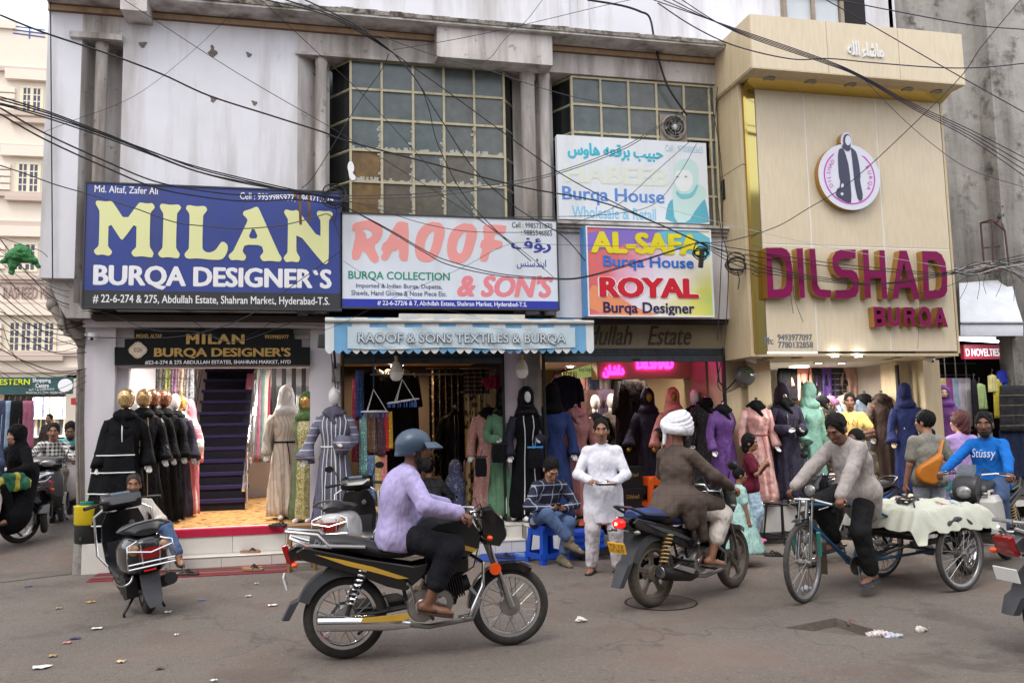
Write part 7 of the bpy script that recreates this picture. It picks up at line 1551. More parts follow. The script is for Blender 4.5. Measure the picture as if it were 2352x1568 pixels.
b.tube([(.1, 0, .27), (.3, .2, .27), (.5, .36, .24)], .009, 5); b.build('rope', CABLE, sk)
CYC = dict(pel=(.84, 0, 1.02), chest=(.91, 0, 1.28), neck=(.99, .0, 1.46), head=(1.1, .01, 1.56), wrL=(1.32, .2, .96), wrR=(1.42, -.34, .96), epL=(-.3, .9, .1), epR=(-.3, -.9, .1), anL=(.9, .15, .22), anR=(1.05, -.13, .5), kpL=(1, .2, .3), kpR=(1, -.1, .5), tdL=(1, .15, -.1), tdR=(1, 0, -.1), hdL=(.6, .3, -.6), hdR=(.6, -.3, -.6), pnL=(0, 0, -1), pnR=(0, 0, -1), curl=.8, cuff=.9, pl=1.15)
rider('thin man in a loose grey shirt riding the cargo tricycle', CL, CRZ, CYC, skin=SK2, shirt=cloth(172, 164, 160), pants=cloth(34, 34, 36), loose=1.28, h=.0104, hairstyle='thick', looktilt=R(28), lookyaw=R(12), sandal_m=mat('sandal_blue', lin(62, 76, 92), .8), kurta=[(bp(.82, 0, 1.0), bp(.79, 0, .84), .175, .195)])
# ---- man in the blue shirt on a moped, jerrycan
BL, BRZ = (7.75, 8.35, 0), R(210)
motorcycle('dark moped with chrome handlebar behind the cargo tricycle', BL, BRZ, 'B', graphics=mat('grey_graphic', None), body=mat('paint_dark', lin(40, 40, 44), .4), mirrors=False)
def tee_print(s, mt, z=1.2, w=.14, h=.1, y=-.17, bend=.0):
    def f(t, j):
        c = j['ch']; me = text_mesh(s, shear=.2); co = [v.co.copy() for v in me.vertices]; x0, x1 = min(c_.x for c_ in co), max(c_.x for c_ in co); y0, y1 = min(c_.y for c_ in co), max(c_.y for c_ in co)
        b = MB(); b.add([(c.x+((v.x-x0)/(x1-x0)-.5)*w, c.y+y+.25*(((v.x-x0)/(x1-x0)-.5)*w)**2*8, c.z+z+((v.y-y0)/(y1-y0)-.5)*h) for v in co], [tuple(p.vertices) for p in me.polygons]); bpy.data.meshes.remove(me); b.build('shirt_print', mt, t, 0)
    return f
rider('bearded man in a bright blue printed long sleeved shirt on the moped', BL, BRZ, dict(RIDE, pel=(.36, 0, .94), chest=(.37, 0, 1.22), neck=(.39, 0, 1.415), head=(.42, 0, 1.555)), skin=SK2, shirt=cloth(30, 110, 196), pants=JEANS, beard=.005, tache=True, hairstyle='thick', lookyaw=R(14), extra=tee_print('Stüssy', SIGNW, 0.02, .25, .13, -.165))
jc = thing('jerrycan', 'white plastic jerrycan hung beside the moped', 'can', (7.05, 7.75, .42), R(215))
b = MB(); b.loft([[(x*.2, y*.09, z) for x, y in ((-1, -.8), (-.85, -1), (.85, -1), (1, -.8), (1, .8), (.85, 1), (-.85, 1), (-1, .8))] if z < .36 else [(x*.12, y*.06, z) for x, y in ((-1, -.8), (-.85, -1), (.85, -1), (1, -.8), (1, .8), (.85, 1), (-.85, 1), (-1, .8))] for z in (0, .02, .34, .4)]); b.build('body', mat('jerrycan_white', lin(196, 194, 190), .5, var=(4, .1)), jc, 0, .015)
b = MB(); b.tube([(-.15, 0, .36), (-.08, 0, .44), (.08, 0, .44), (.15, 0, .36)], .016); b.build('handle', mat('jerrycan_white', None), jc); b = MB(); b.lathe([(.03, .4), (.03, .45), (0, .455)], 14, (-.12, 0, -.02)); b.build('cap', mat('cap_red', lin(170, 40, 40), .5), jc)
# ---- bystanders at the right
def sling(t, j):
    q = thing('sling_bag', 'mustard orange sling bag on the back of the man in grey', 'bag', (7.31, 9.0, 0), R(168))
    s = SDF(); s.cap((.1, .15, 1.0), (-.06, .15, 1.18), .12, .05, (0, 1, 0), 1, k=.04); s.cap((.14, .15, .97), (.06, .15, .93), .1, .09, (0, 1, 0), 1., k=.05)
    sdf_obj('pouch', s, mat('mustard_leather', lin(196, 118, 34), .5, var=(6, .12), bump=(18, .4, .01)), q, .012, .03, clip=lambda X, Y, Z: np.abs(Y-.15)-.06+0*X+0*Z)
    b = MB(); b.tube([(-.05, .16, 1.18), (-.14, .1, 1.38), (-.14, -.06, 1.44), (-.02, -.17, 1.25)], .022, 6, flat=.35); b.build('strap', mat('mustard_leather', None), q)
person('man in a grey tee shirt seen from behind with an orange sling bag', (7.31, 9.0, 0), R(168), 1.01, dict(wrL=(.25, -.1, .84), wrR=(-.22, -.18, .95)), skin=SK3, shirt=cloth(138, 136, 126), pants=cloth(176, 180, 190), sleeve='short', hairstyle='thick', lookyaw=R(30), extra=sling, shoe=mat('shoe_dark', lin(60, 56, 54), .8), loose=1.08, eyes=False)
def skirt(t, j):
    b = MB(); n = 30; r_ = [[(w*math.cos(a)*(1+.04*math.sin(8*a)), .75*w*math.sin(a)*(1+.04*math.sin(8*a)), z) for a in [2*math.pi*k/n for k in range(n)]] for z, w in ((1.04, .17), (.95, .2), (.8, .235), (.5, .25), (.15, .27))]; b.loft(r_); b.build('skirt', pattern('teal_print', lin(36, 112, 112), lin(120, 110, 150), 'noise', 16, .8, lo=.5), t, 180)
person('woman with short auburn hair in a lavender sleeveless top and teal print skirt', (8.16, 9.4, 0), R(165), 1.0, dict(wrL=(.27, -.12, .86), wrR=(-.27, -.08, .84)), skin=SK4, hair=mat('hair_auburn', lin(84, 34, 34), .5, var=(40, .3), bump=(70, .6)), shirt=cloth(178, 150, 206), sleeve='none', hairstyle='bob', extra=skirt, female=True, collar=False, lookyaw=R(30), belly=.02, eyes=False, loose=1.1)
person('youth in a mustard tee shirt standing among the mannequins', (7.63, 10.98, .45), R(-35), .92, dict(wrL=(.14, -.24, 1.08), wrR=(-.14, -.24, 1.06), epL=(.8, .4, -.4), epR=(-.8, .4, -.4)), skin=SK2, shirt=cloth(210, 176, 106), pants=JEANS2, sleeve='short', extra=tee_print('in N', mat('print_brown', lin(120, 84, 50), .7), .03, .22, .08, -.16), hairstyle='thick')
# ---- rider in camouflage behind the tricycle
GL, GRZ = (6.55, 9.05, 0), R(200)
motorcycle('dark motorcycle with round mirrors behind the cargo tricycle rider', GL, GRZ, 'B', graphics=mat('strip_blue2', lin(40, 110, 190), .4))
rider('man in a camouflage tee shirt sitting on the motorcycle behind the tricycle', GL, GRZ, dict(RIDE, pel=(.2, 0, .9), chest=(.22, 0, 1.12), neck=(.26, 0, 1.27), head=(.3, 0, 1.385), wrL=(.6, .2, .86), wrR=(.6, -.2, .86), anL=(.72, .3, .1), anR=(.72, -.3, .1)), skin=SK2, shirt=pattern('camo', lin(110, 88, 54), lin(64, 62, 44), 'noise', 7, .85, lo=.5), pants=JEANS2, sleeve='short', hairstyle='short', sandal_m=SANDK)
# ---- children by the beige shop
def shirt_words(t, j): tee_print('DAY', SIGNW, -.1, .13, .05, -.135)(t, j); tee_print('***', mat('print_gold', lin(220, 170, 80), .6), .0, .12, .09, -.14)(t, j)
person('child in a maroon tee shirt and pale blue trousers with pink shoes', (5.52, 10.2, .075), R(55), .8, dict(wrL=(.06, -.26, 1.25), wrR=(-.1, -.24, 1.28), epL=(.6, .2, -.8), epR=(-.6, .2, -.8), head=(0, -.02, 1.6), anL=(.08, 0, .09), anR=(-.08, .02, .09), pl=1.15), skin=SK1, shirt=cloth(92, 26, 44), pants=pattern('blue_print', lin(150, 182, 206), lin(186, 206, 220), 'noise', 18, .8, lo=.5), sleeve='short', shoe=mat('shoe_pink', lin(232, 120, 170), .6), hairstyle='bob', extra=shirt_words, loose=1.12, h=.013)
def frock(t, j):
    b = MB(); n = 30; r_ = [[(w*math.cos(a)*(1+.05*math.sin(7*a)), .9*w*math.sin(a)*(1+.05*math.sin(7*a)), z) for a in [2*math.pi*k/n for k in range(n)]] for z, w in ((1.15, .16), (.95, .2), (.6, .33), (.3, .44), (.25, .45))]; b.loft(r_); b.build('frock', cloth(168, 206, 198), t, 180)
person('small child in a mint frock behind the second motorcycle', (4.72, 9.0, 0), R(80), .64, dict(head=(0, -.02, 1.6)), skin=SK1, shirt=cloth(168, 206, 198), pants=cloth(168, 206, 198), sleeve='short', hairstyle='thick', extra=frock, h=.014, loose=1.1)
# ---- seated figures in the shops and by the scooters
SIT = dict(pel=(0, .0, .1), chest=(0, -.04, .38), neck=(0, -.06, .56), head=(0, -.08, .7), anL=(.16, -.55, .1), anR=(-.16, -.55, .1), kpL=(.3, -.6, 1), kpR=(-.3, -.6, 1), wrL=(.16, -.4, .35), wrR=(-.16, -.4, .35))
person('greying man with a moustache seated on the step behind the black scooter', (-2.36, 11.05, .30), R(12), 1., dict(SIT, pel=(.0, .0, .1), chest=(0, .0, .4), neck=(0, -.02, .58), head=(0, -.04, .72), anL=(.52, -.48, -.1), anR=(.3, -.5, -.1), kpL=(.6, -.5, 1), kpR=(.4, -.6, 1), wrL=(.22, -.35, .3), wrR=(-.05, -.35, .3), hipside=(1, -.3, 0)), skin=SK1, hair=HAIRG, shirt=cloth(196, 190, 180), pants=JEANS, tache=True, sandal_m=SANDK)
person('boy with a watchful face on the step behind the front rider', (1.06, 11.0, .36), R(-8), .72, SIT, skin=SK3, shirt=K1, pants=K1, hairstyle='short', h=.013)
person('man in a grey windowpane shirt seated with his back to the street', (1.40, 12.0, RF), R(172), 1., SIT, skin=SK3, shirt=pattern('windowpane', lin(72, 74, 80), lin(26, 26, 30), 'plaid', 9, .85, lo=.07), pants=DPANT, hairstyle='thick', h=.0145, eyes=False)
person('woman in a blue printed head scarf seated with her back to the street', (1.84, 12.3, RF), R(165), .92, SIT, skin=SK3, shirt=K1, pants=K1, headwear=hijab(pattern('blue_scarf', lin(110, 118, 166), lin(196, 200, 214), 'noise', 26, .8, lo=.6)), h=.014, eyes=False)
person('woman in a mauve head scarf and black veil seated beside the curtain', (2.1, 12.6, RF), R(150), .95, SIT, skin=SK3, shirt=cloth(176, 140, 166), pants=K1, headwear=hijab(cloth(182, 146, 170)), h=.014, eyes=False)
# ---- parked scooters
scooter('black scooter with chrome guards parked with its tail to the road', (-1.65, 8.5, 0), R(112), lean=R(-7), crash=True, mirrors=False, steer=R(14))
WSC = mat('paint_white', lin(206, 206, 208), .25, coat=.5)
scooter('white and black scooter parked behind the front rider', (.16, 9.75, 0), R(74), body=WSC, front=PBLK, crash=True, lean=R(-4), brand='SUZUKI', steer=R(18))
# ---- motorcycle at the right edge
motorcycle('red and silver motorcycle cut off by the right edge', (5.06, 5.02, 0), R(2), 'A', body=mat('paint_silver', lin(70, 72, 78), .3, .3, coat=.4), graphics=mat('red_graphic', lin(170, 26, 40), .35), plate=([], PLW, PLK))
# ---- traffic in the lane at the left
SCR_ = dict(RIDE, pel=(.08, 0, .86), chest=(.14, 0, 1.1), neck=(.22, 0, 1.27), head=(.29, 0, 1.385), wrL=(.74, .32, 1.02), wrR=(.74, -.32, 1.02), anL=(.62, .12, .42), anR=(.62, -.12, .42))
p = at(138, 1205, 14.1); WL = (p.x-.2, 15.3, lz(14.9))
scooter('white scooter coming up the lane towards the street', WL, R(-80), body=mat('paint_pearl', lin(196, 194, 188), .3, coat=.4), plate=None)
rider('man in a turquoise shirt riding the white scooter in the lane', WL, R(-80), SCR_, skin=SK2, shirt=cloth(92, 178, 182), pants=DPANT, hairstyle='thick', beard=.005, tache=True, looktilt=R(20), h=.012)
p = at(100, 1230, 13.2); KL = (p.x-.25, 14.4, lz(14))
scooter('dark scooter coming up the lane beside the white one', KL, R(-78))
rider('man in a black and white checked shirt riding in the lane', KL, R(-78), dict(SCR_, head=(.25, 0, 1.42), neck=(.19, 0, 1.3)), skin=SK1, shirt=pattern('gingham', lin(214, 212, 206), lin(30, 32, 40), 'check', 17, .85), pants=GPANT, hairstyle='short', tache=True, h=.012)
BU = (-4.25, 13.0, lz(13.0)); BUR = R(234)
motorcycle('dark motorcycle at the left edge carrying two people', BU, BUR, 'A')
rider('rider in a grey shirt and white trousers cut off by the left edge', BU, BUR, dict(RIDE, anL=(.66, .34, .1)), skin=SK2, shirt=cloth(60, 72, 96), pants=cloth(222, 214, 204), h=.014, hairstyle='short')
rider('woman in a black burqa riding pillion at the left edge', BU, BUR, dict(RIDE, pel=(.02, 0, .93), chest=(.04, 0, 1.18), neck=(.07, 0, 1.35), head=(.1, 0, 1.48), wrL=(.35, .2, .98), wrR=(.35, -.2, .98), anL=(.3, .22, .42), anR=(.3, -.22, .42)), skin=SK3, shirt=K1, pants=K1, headwear=hijab(K1), h=.014, loose=1.2, kurta=[(bp(.0, .05, .92), bp(.2, .12, .42), .22, .28)])
q = thing('shopping_bag', 'green and yellow carrier bag held on the pillion rider lap', 'bag', (-4.22, 12.55, .92), R(20)); sd2 = SDF(); sd2.cap((-.1, 0, .08), (.14, 0, .1), .1, .09, (1, 0, 0), .6, k=.05); sd2.cap((-.05, 0, .18), (.08, 0, .2), .07, .06, k=.05); sdf_obj('carrier', sd2, pattern('bag_green', lin(26, 96, 66), lin(170, 160, 50), 'v', 5, .5, lo=.3), q, .012, .03, wr=.01, wsc=18)
person('shop man in dark clothes standing in the fabric shop across the lane', (at(112, 1010, 26).x, 26, .5), R(-10), 1., None, skin=SK2, shirt=cloth(50, 40, 38), pants=K1, h=.02)
# ================================================================== AWNING, SHUTTERS, FITTINGS
AW = thing('awning', 'blue and white striped awning with a pale printed valance', 'awning', (0, 10.3, 0))
SB = mat('stripe_blue', lin(112, 168, 208), .6, var=(4, .15), spots=(5, .6, .75, lin(120, 150, 170))); SW = mat('stripe_white', lin(214, 218, 220), .65, var=(4, .1), spots=(6, .6, .75, lin(150, 146, 138))); BANN = mat('valance_print', lin(190, 208, 218), .55, var=(2, .1), spots=(7, .66, .76, lin(110, 104, 96)), bump=(3, .5, .05, (1, 1, .4)))
x0, x1 = -.05, 3.41; ns = 32
for i in range(ns):
    a, c = x0+(x1-x0)*i/ns, x0+(x1-x0)*(i+1)/ns; mm = SB if (i % 4 in (1, 2)) else SW
    b = MB(); b.add([(a, 0, 3.0), (c, 0, 3.0), (c, .62, 3.13), (a, .62, 3.13), (a, 0, 2.985), (c, 0, 2.985), (c, .62, 3.115), (a, .62, 3.115)], [(0, 1, 2, 3), (7, 6, 5, 4), (0, 4, 5, 1)]); b.build('roof_stripe', mm, AW, 0)
    b = MB(); k = 8; bot = [(a+(c-a)*j/k, 2.645-.05*math.sin(math.pi*j/k)) for j in range(k+1)]
    poly = [(a, 2.985), (c, 2.985)]+bot[::-1]; b.prism(poly, -.0+.004*(i % 2), .008+.004*(i % 2)); b.build('valance_scallop', mm, AW, 0)
b = MB(); n = 50; r_ = []
for z in (2.93, 2.86, 2.79, 2.72, 2.66): r_.append([(.22+2.93*j/n, -.014-.012*math.sin(j*.9+z*30)*math.sin(j*.13), z-.012*math.sin(j*.22)*(.5+.5*(2.93-z)/.27)) for j in range(n+1)])
b.loft(r_, False, close=False); b.build('printed_banner', BANN, AW, 180)
OUTL = mat('banner_outline', lin(70, 74, 84), .6); FILL = mat('banner_fill', lin(198, 208, 214), .6)
txt(AW, 'RAOOF & SONS TEXTILES & BURQA', .34, 3.02, 2.70, 2.86, -.031, OUTL, .045, ext=.0); txt(AW, 'RAOOF & SONS TEXTILES & BURQA', .348, 3.012, 2.708, 2.852, -.036, FILL, .01, ext=.0)
b = MB(); b.tube([(x0, 0, 3.005), (x1, 0, 3.005)], .03, 12); b.build('front_bar', mat('dirty_bar', lin(186, 184, 178), .5, .2, var=(5, .2)), AW); b = MB(); b.bx(.9, 2.6, .5, .62, 3.08, 3.17); b.build('roller_box', mat('roller_cream', lin(206, 200, 186), .6, var=(5, .15)), AW, 0)
for s_ in (.2, 3.2): b = MB(); b.tube([(s_, .02, 2.98), (s_, .5, 2.9), (s_, 1.0, 2.98)], .014); b.build('folding_arm', STEEL, AW)
txt(bld, 'RAOOF & SONS BURQA', .35, 2.3, 2.78, 2.86, 11.405-11, mat('old_letters', lin(96, 80, 66), .7), .03, ext=.015, name='lettering')
def shutter(label, x0, x1, Yd, z0, z1):
    t = thing('roller_shutter', label, 'shutter', (0, Yd, 0)); n = 4
    for i in range(n):
        a = z0+.07+(z1-z0-.07)*i/n; c = z0+.07+(z1-z0-.07)*(i+1)/n; b = MB(); b.tube([(x0, .03, (a+c)/2), (x1, .03, (a+c)/2)], (c-a)/2*1.02, 10); b.build('slat', SHUT, t, 60)
    boxo('bottom_rail', SHUT, t, x0, x1, -.015, .02, z0, z0+.075, .004); b = MB(); b.box(((x0+x1)/2, -.02, z0+.035), (.12, .014, .02)); b.build('pull_handle', BLACK, t, 0)
    for x in (x0-.02, x1+.0): boxo('guide', DARKMETAL, t, x, x+.03, -.02, .05, .3, z1)
    return t
shutter('grey roller shutter rolled up under the striped awning', .19, 2.38, 11.33, 2.545, 2.78); shutter('grey roller shutter rolled up above the middle shop', 2.96, 5.7, 11.2, 2.55, 2.75)
# floodlight box and bracket
p = at(757, 784, 10.75); t = thing('floodlight', 'black floodlight box on a bracket at the white pier', 'lamp', p); b = MB(); b.box((0, 0, 0), (.29, .16, .18), Matrix.Rotation(R(4), 3, 'Y')); b.build('housing', mat('box_grey', lin(54, 58, 62), .5), t, 0, .012); b = MB(); b.tube([(.05, .1, -.05), (.07, .5, -.2), (.07, .62, -.3)], .015); b.build('bracket', DARKMETAL, t)
t = thing('junction_box', 'grey switch box with loose wires on the white pier', 'box', (at(772, 860, 11.38).x, 11.36, az(860, 11.36, 772))); boxo('case', GRIME, t, -.06, .06, 0, .05, -.1, .16, .006); b = MB(); b.tube([(.02, 0, -.1), (.03, -.03, -.25), (0, -.04, -.33), (-.02, -.02, -.25)], .008); b.build('loose_wire', CABLE, t)
# electricity meter on the beige pier
p = at(1712, 863, 11.18); t = thing('electric_meter', 'round glass electricity meter on the beige pier', 'meter', p); b = MB(); b.lathe([(.0, .07), (.15, .07), (.155, .0), (.14, -.05), (.11, -.07), (0, -.075)], 28, (0, 0, 0), 'y'); b.build('glass_dome', mat('meter_glass', lin(104, 104, 104), .12, spec=.7), t, 40); b = MB(); b.box((0, -.08, .05), (.09, .01, .05)); b.build('display', mat('lcd_green', lin(86, 136, 86), .3), t, 0); b = MB(); b.tube([(-.14, .02, -.05), (-.3, .02, -.2), (-.42, .02, -.08), (-.45, .02, .3)], .014); b.build('feed_cable', CABLE, t)
for (x, y, Yd, lab) in ((1727, 828, 11.0, 'white bullet security camera under the beige soffit'), (2138, 826, 11.0, 'white dome security camera at the right of the soffit'), (213, 774, 11.3, 'white dome security camera on the white pier')):
    p = at(x, y, Yd); t = thing('security_camera', lab, 'camera', p); b = MB()
    if 'bullet' in lab: b.tube([(-.09, 0, .03), (.05, -.04, -.02)], .032, 12); b.build('camera_body', WHITE, t); b = MB(); b.tube([(-.05, .02, .02), (-.05, .05, .1)], .014); b.build('mount', WHITE, t)
    else: b.lathe([(.0, .05), (.06, .05), (.062, 0), (.05, -.03), (0, -.055)], 16); b.build('camera_body', WHITE, t); b = MB(); b.ell((0, -.035, -.02), .026, 10, 8); b.build('lens', BLACK, t)
# exhaust fan in the upper window
p = at(1548, 293, 11.0); t = thing('exhaust_fan', 'dusty exhaust fan set in the upper window', 'fan', p); DF_ = mat('dusty_metal', lin(150, 140, 128), .7, .2, var=(9, .2))
boxo('plate', DF_, t, -.21, .21, .02, .05, -.2, .2); b = MB(); b.torus((0, 0, 0), .18, .02, 28, 8, 'y'); b.build('shroud', DF_, t)
for k in range(5):
    a = 2*math.pi*k/5; rot = Matrix.Rotation(a, 3, 'Y'); b = MB(); b.add([rot @ V(q) for q in ((.03, -.0, -.03), (.16, -.03, -.05), (.165, .01, .05), (.03, .0, .03))], [(0, 1, 2, 3)]); b.build('blade', DARKMETAL, t, 0)
b = MB(); b.lathe([(.04, 0), (.04, -.04), (0, -.05)], 14, (0, 0, 0), 'y'); b.build('hub', mat('hub_pale', lin(206, 206, 204), .4), t)
b = MB()
for k in range(3): b.torus((0, -.05, 0), .06+.045*k, .004, 26, 5, 'y')
for k in range(8): a = 2*math.pi*k/8; b.tube([(.03*math.cos(a), -.055, .03*math.sin(a)), (.175*math.cos(a), -.03, .175*math.sin(a))], .004, 4)
b.build('guard', STEEL, t)
# drain pipes under the projecting corner
PIPE_ = mat('old_pipe', lin(140, 132, 124), .8, var=(6, .25), spots=(8, .58, .7, lin(84, 74, 66)))
t = thing('drain_pipe', 'thick grey drain pipes bending under the left corner of the building', 'pipe', (0, 0, 0))
for pts, r_, nm in ((((118, 650, 11.5), (124, 700, 11.45), (150, 745, 11.4), (182, 775, 11.4), (196, 800, 11.5)), .075, 'pipe'), (((160, 700, 11.6), (165, 740, 11.6), (200, 752, 11.55)), .09, 'pipe_elbow'), (((130, 640, 11.3), (142, 720, 11.3), (150, 768, 11.3), (190, 778, 11.3)), .022, 'conduit'), (((188, 800, 11.45), (192, 860, 11.45), (190, 960, 11.45), (192, 1160, 11.45)), .06, 'pipe'), (((180, 850, 11.35), (176, 1000, 11.35), (180, 1180, 11.35)), .02, 'conduit')):
    b = MB(); b.tube([at(*q) for q in pts], r_, 14); b.build(nm, PIPE_, t)
for q in ((150, 745, 11.4), (124, 700, 11.45)): b = MB(); v = at(*q); b.ell(v, .095, 12, 8); b.build('pipe_collar', PIPE_, t, 180)
b = MB(); v0, v1 = at(116, 0, 10.95), at(121, 640, 10.95); b.tube([v0, v1], .008, 5); tag(b.build('cable', CABLE, None), 'thin cable running straight down the left corner of the building', 'cable')
# right side: tarpaulin, wall frame with pigeon
t = thing('tarpaulin', 'white sloped tarpaulin roof over the novelties shop', 'tarpaulin', (0, 0, 0))
tl, tr, br, bl_ = at(2203, 650, 11.9), at(2292, 640, 11.9), at(2350, 742, 10.9), at(2206, 742, 10.9); tr.x += .25
n = 10; b = MB(); r_ = []
for i in range(n+1):
    f = i/n; a, c = tl.lerp(bl_, f), tr.lerp(br, f); r_.append([a.lerp(c, j/12)+V((0, 0, .03*math.sin(j*1.1+i*.7)*math.sin(math.pi*f))) for j in range(13)])
r_.append([p_+V((0, .02, -.2)) for p_ in r_[-1]])
b.loft(r_, False, close=False); b.build('sheet', mat('tarp_white', lin(216, 220, 228), .6, var=(3, .1), spots=(6, .66, .78, lin(120, 116, 110)), bump=(7, .4, .03)), t, 60)
b = MB(); b.tube([bl_, br], .018); b.build('front_pole', STEEL, t); b = MB(); b.add([r_[i][-1] for i in range(n+1)]+[V((tr.x, 11.95, r_[-1][-1].z))], [tuple(range(n+2))]); b.build('side_sheet', mat('tarp_white', None), t, 0)
t = thing('wall_frame', 'rusty steel frame bolted to the grimy wall', 'frame', (0, 0, 0)); RST = mat('rust_purple', lin(92, 66, 70), .8, var=(12, .3))
fp = [at(x, y, 11.8) for x, y in ((2252, 512), (2300, 508), (2312, 620), (2262, 628))]; bk = [at(x, y, 11.5) for x, y in ((2278, 505), (2308, 530), (2318, 615), (2283, 618))]
for q in (fp, bk):
    for i in range(4): b = MB(); b.tube([q[i], q[(i+1) % 4]], .016, 5); b.build('bar', RST, t)
for i in range(4): b = MB(); b.tube([fp[i], bk[i]], .014, 5); b.build('bar', RST, t)
b = MB(); b.tube([fp[0].lerp(fp[3], .5), fp[1].lerp(fp[2], .5)], .014, 5); b.build('bar', RST, t)
p = at(2300, 506, 11.75); t = thing('pigeon', 'grey pigeon perched on the steel frame', 'bird', p+V((0, 0, .0))); s = SDF(); s.cap((0, 0, .07), (.03, 0, .16), .055, .045, k=.03); s.cap((.03, 0, .15), (.01, -.02, .22), .032, .026, k=.02); s.ell((.0, -.03, .235), (.026, .03, .026)); s.cap((.01, .02, .07), (.03, .08, -.08), .04, .02, (1, 0, 0), .5, k=.02); s.cap((0, -.05, .23), (0, -.075, .225), .008, .003); s.cap((.01, -.01, .05), (.01, -.01, .0), .008, .008, k=.01); s.cap((-.02, -.01, .05), (-.02, -.01, .0), .008, .008, k=.01); sdf_obj('body', s, mat('pigeon_grey', lin(86, 86, 98), .7, var=(12, .3)), t, .007, .012)
# green plastic bag caught on the wires
p = at(47, 590, 10.2); t = thing('plastic_bag', 'crumpled green plastic bag caught on the wires', 'bag', p); s = SDF(); s.ell((0, 0, .03), (.11, .06, .09)); s.cap((-.04, 0, .02), (-.2, 0, -.07), .07, .012, k=.04); s.cap((.06, 0, .02), (.19, 0, -.1), .07, .02, k=.04); s.cap((-.06, 0, -.02), (-.09, 0, -.17), .05, .03, k=.03); s.cap((.0, 0, .08), (-.01, 0, .14), .05, .02, k=.03); sdf_obj('film', s, mat('bag_film', lin(46, 128, 62), .35, var=(20, .35), bump=(40, 1., .03)), t, .009, .02, wr=.013, wsc=20, seed=8)
# ================================================================== SMALL THINGS ON THE GROUND
t = thing('water_cooler', 'yellow and black insulated water drum with a green lid', 'water cooler', (at(203, 1200, 11.12).x, 11.1, .36)); YD = mat('drum_yellow', lin(222, 196, 30), .45, var=(5, .12), spots=(9, .66, .76, lin(120, 104, 40)))
b = MB(); b.lathe([(.14, .22), (.155, .24), (.155, .42), (.16, .43), (.16, .45), (.13, .455)], 26); b.build('upper_drum', YD, t); b = MB(); b.lathe([(.135, 0), (.145, .02), (.15, .22)], 26); b.build('lower_drum', mat('drum_black', lin(30, 30, 32), .5, var=(6, .3)), t); b = MB(); b.lathe([(.1, .452), (.1, .49), (.085, .5), (0, .5)], 24); b.build('lid', mat('lid_green', lin(20, 104, 90), .4), t); b = MB(); b.tube([(-.03, -.15, .08), (-.03, -.2, .07)], .014); b.build('tap', STEEL, t)
WD = mat('stool_wood', lin(140, 104, 66), .7, var=(14, .25), bump=(30, .3, .01, (1, 1, .2)))
t = thing('wooden_stool', 'small brown wooden stool at the end of the striped mat', 'stool', (at(692, 1300, 10.45).x, 10.45, 0), R(8))
boxo('seat', WD, t, -.16, .16, -.13, .13, .5, .54, .004)
for sx in (-1, 1):
    for sy in (-1, 1): b = MB(); b.tube([(.15*sx, .12*sy, 0), (.13*sx, .1*sy, .5)], .022, 4); b.build('leg', WD, t, 0)
for sy in (-1, 1): boxo('rail', WD, t, -.13, .13, .11*sy-.01, .11*sy+.01, .16, .2)
for sx in (-1, 1): boxo('rail', WD, t, .14*sx-.01, .14*sx+.01, -.1, .1, .2, .24)
p = gnd(1800, 1245); t = thing('metal_stool', 'tall black metal stool in front of the charcoal gown', 'stool', (p.x, p.y, 0), R(20)); boxo('seat', BLACK, t, -.19, .19, -.17, .17, .52, .545, .008)
for sx in (-1, 1):
    for sy in (-1, 1): b = MB(); b.tube([(.2*sx, .18*sy, 0), (.15*sx, .13*sy, .53)], .013, 8); b.build('leg', BLACK, t)
for sy in (-1, 1): b = MB(); b.tube([(-.19, .17*sy, .1), (.19, .17*sy, .1)], .009, 6); b.build('rung', BLACK, t); b = MB(); b.tube([(.19*sy, -.17, .12), (.19*sy, .17, .12)], .009, 6); b.build('rung', BLACK, t)
p = gnd(1760, 1225); t = thing('tea_urn', 'brown metal drum with a blue label beside the child', 'drum', (p.x, p.y+.3, .1)); b = MB(); b.lathe([(.14, 0), (.145, .02), (.145, .5), (.15, .51), (.15, .55), (.11, .56), (.1, .6), (0, .61)], 22); b.build('drum', mat('drum_brown', lin(64, 48, 42), .5, .3, var=(6, .2)), t); b = MB(); b.loft([[(.147*math.sin(a), -.147*math.cos(a), z) for a in [R(-20+8*k) for k in range(9)]] for z in (.3, .42)], False, close=False); b.build('label', mat('label_blue', lin(110, 176, 206), .5), t, 0)
p = gnd(1408, 1262); t = thing('bucket', 'grey plastic bucket behind the man in white', 'bucket', (p.x, 9.95, .09)); b = MB(); b.lathe([(.12, 0), (.15, .3), (.16, .31), (.15, .33), (.135, .33), (.11, .02), (0, .02)], 22); b.build('pail', mat('bucket_grey', lin(92, 98, 104), .5), t); b = MB(); b.tube([(-.155, 0, .31), (-.12, -.1, .26), (0, -.15, .24), (.12, -.1, .26), (.155, 0, .31)], .006, 6); b.build('handle', STEEL, t)
p = at(1345, 1225, 10.35); t = thing('crate', 'blue plastic crate between the stool and the man in white', 'crate', (p.x, 10.35, .02)); b = MB(); b.bx(-.2, .2, -.15, .15, 0, .3); b.build('crate_body', BLUEP, t, 0, .01)
for z in (.08, .16, .24): boxo('rib', BLUEP, t, -.205, .205, -.16, -.148, z, z+.03)
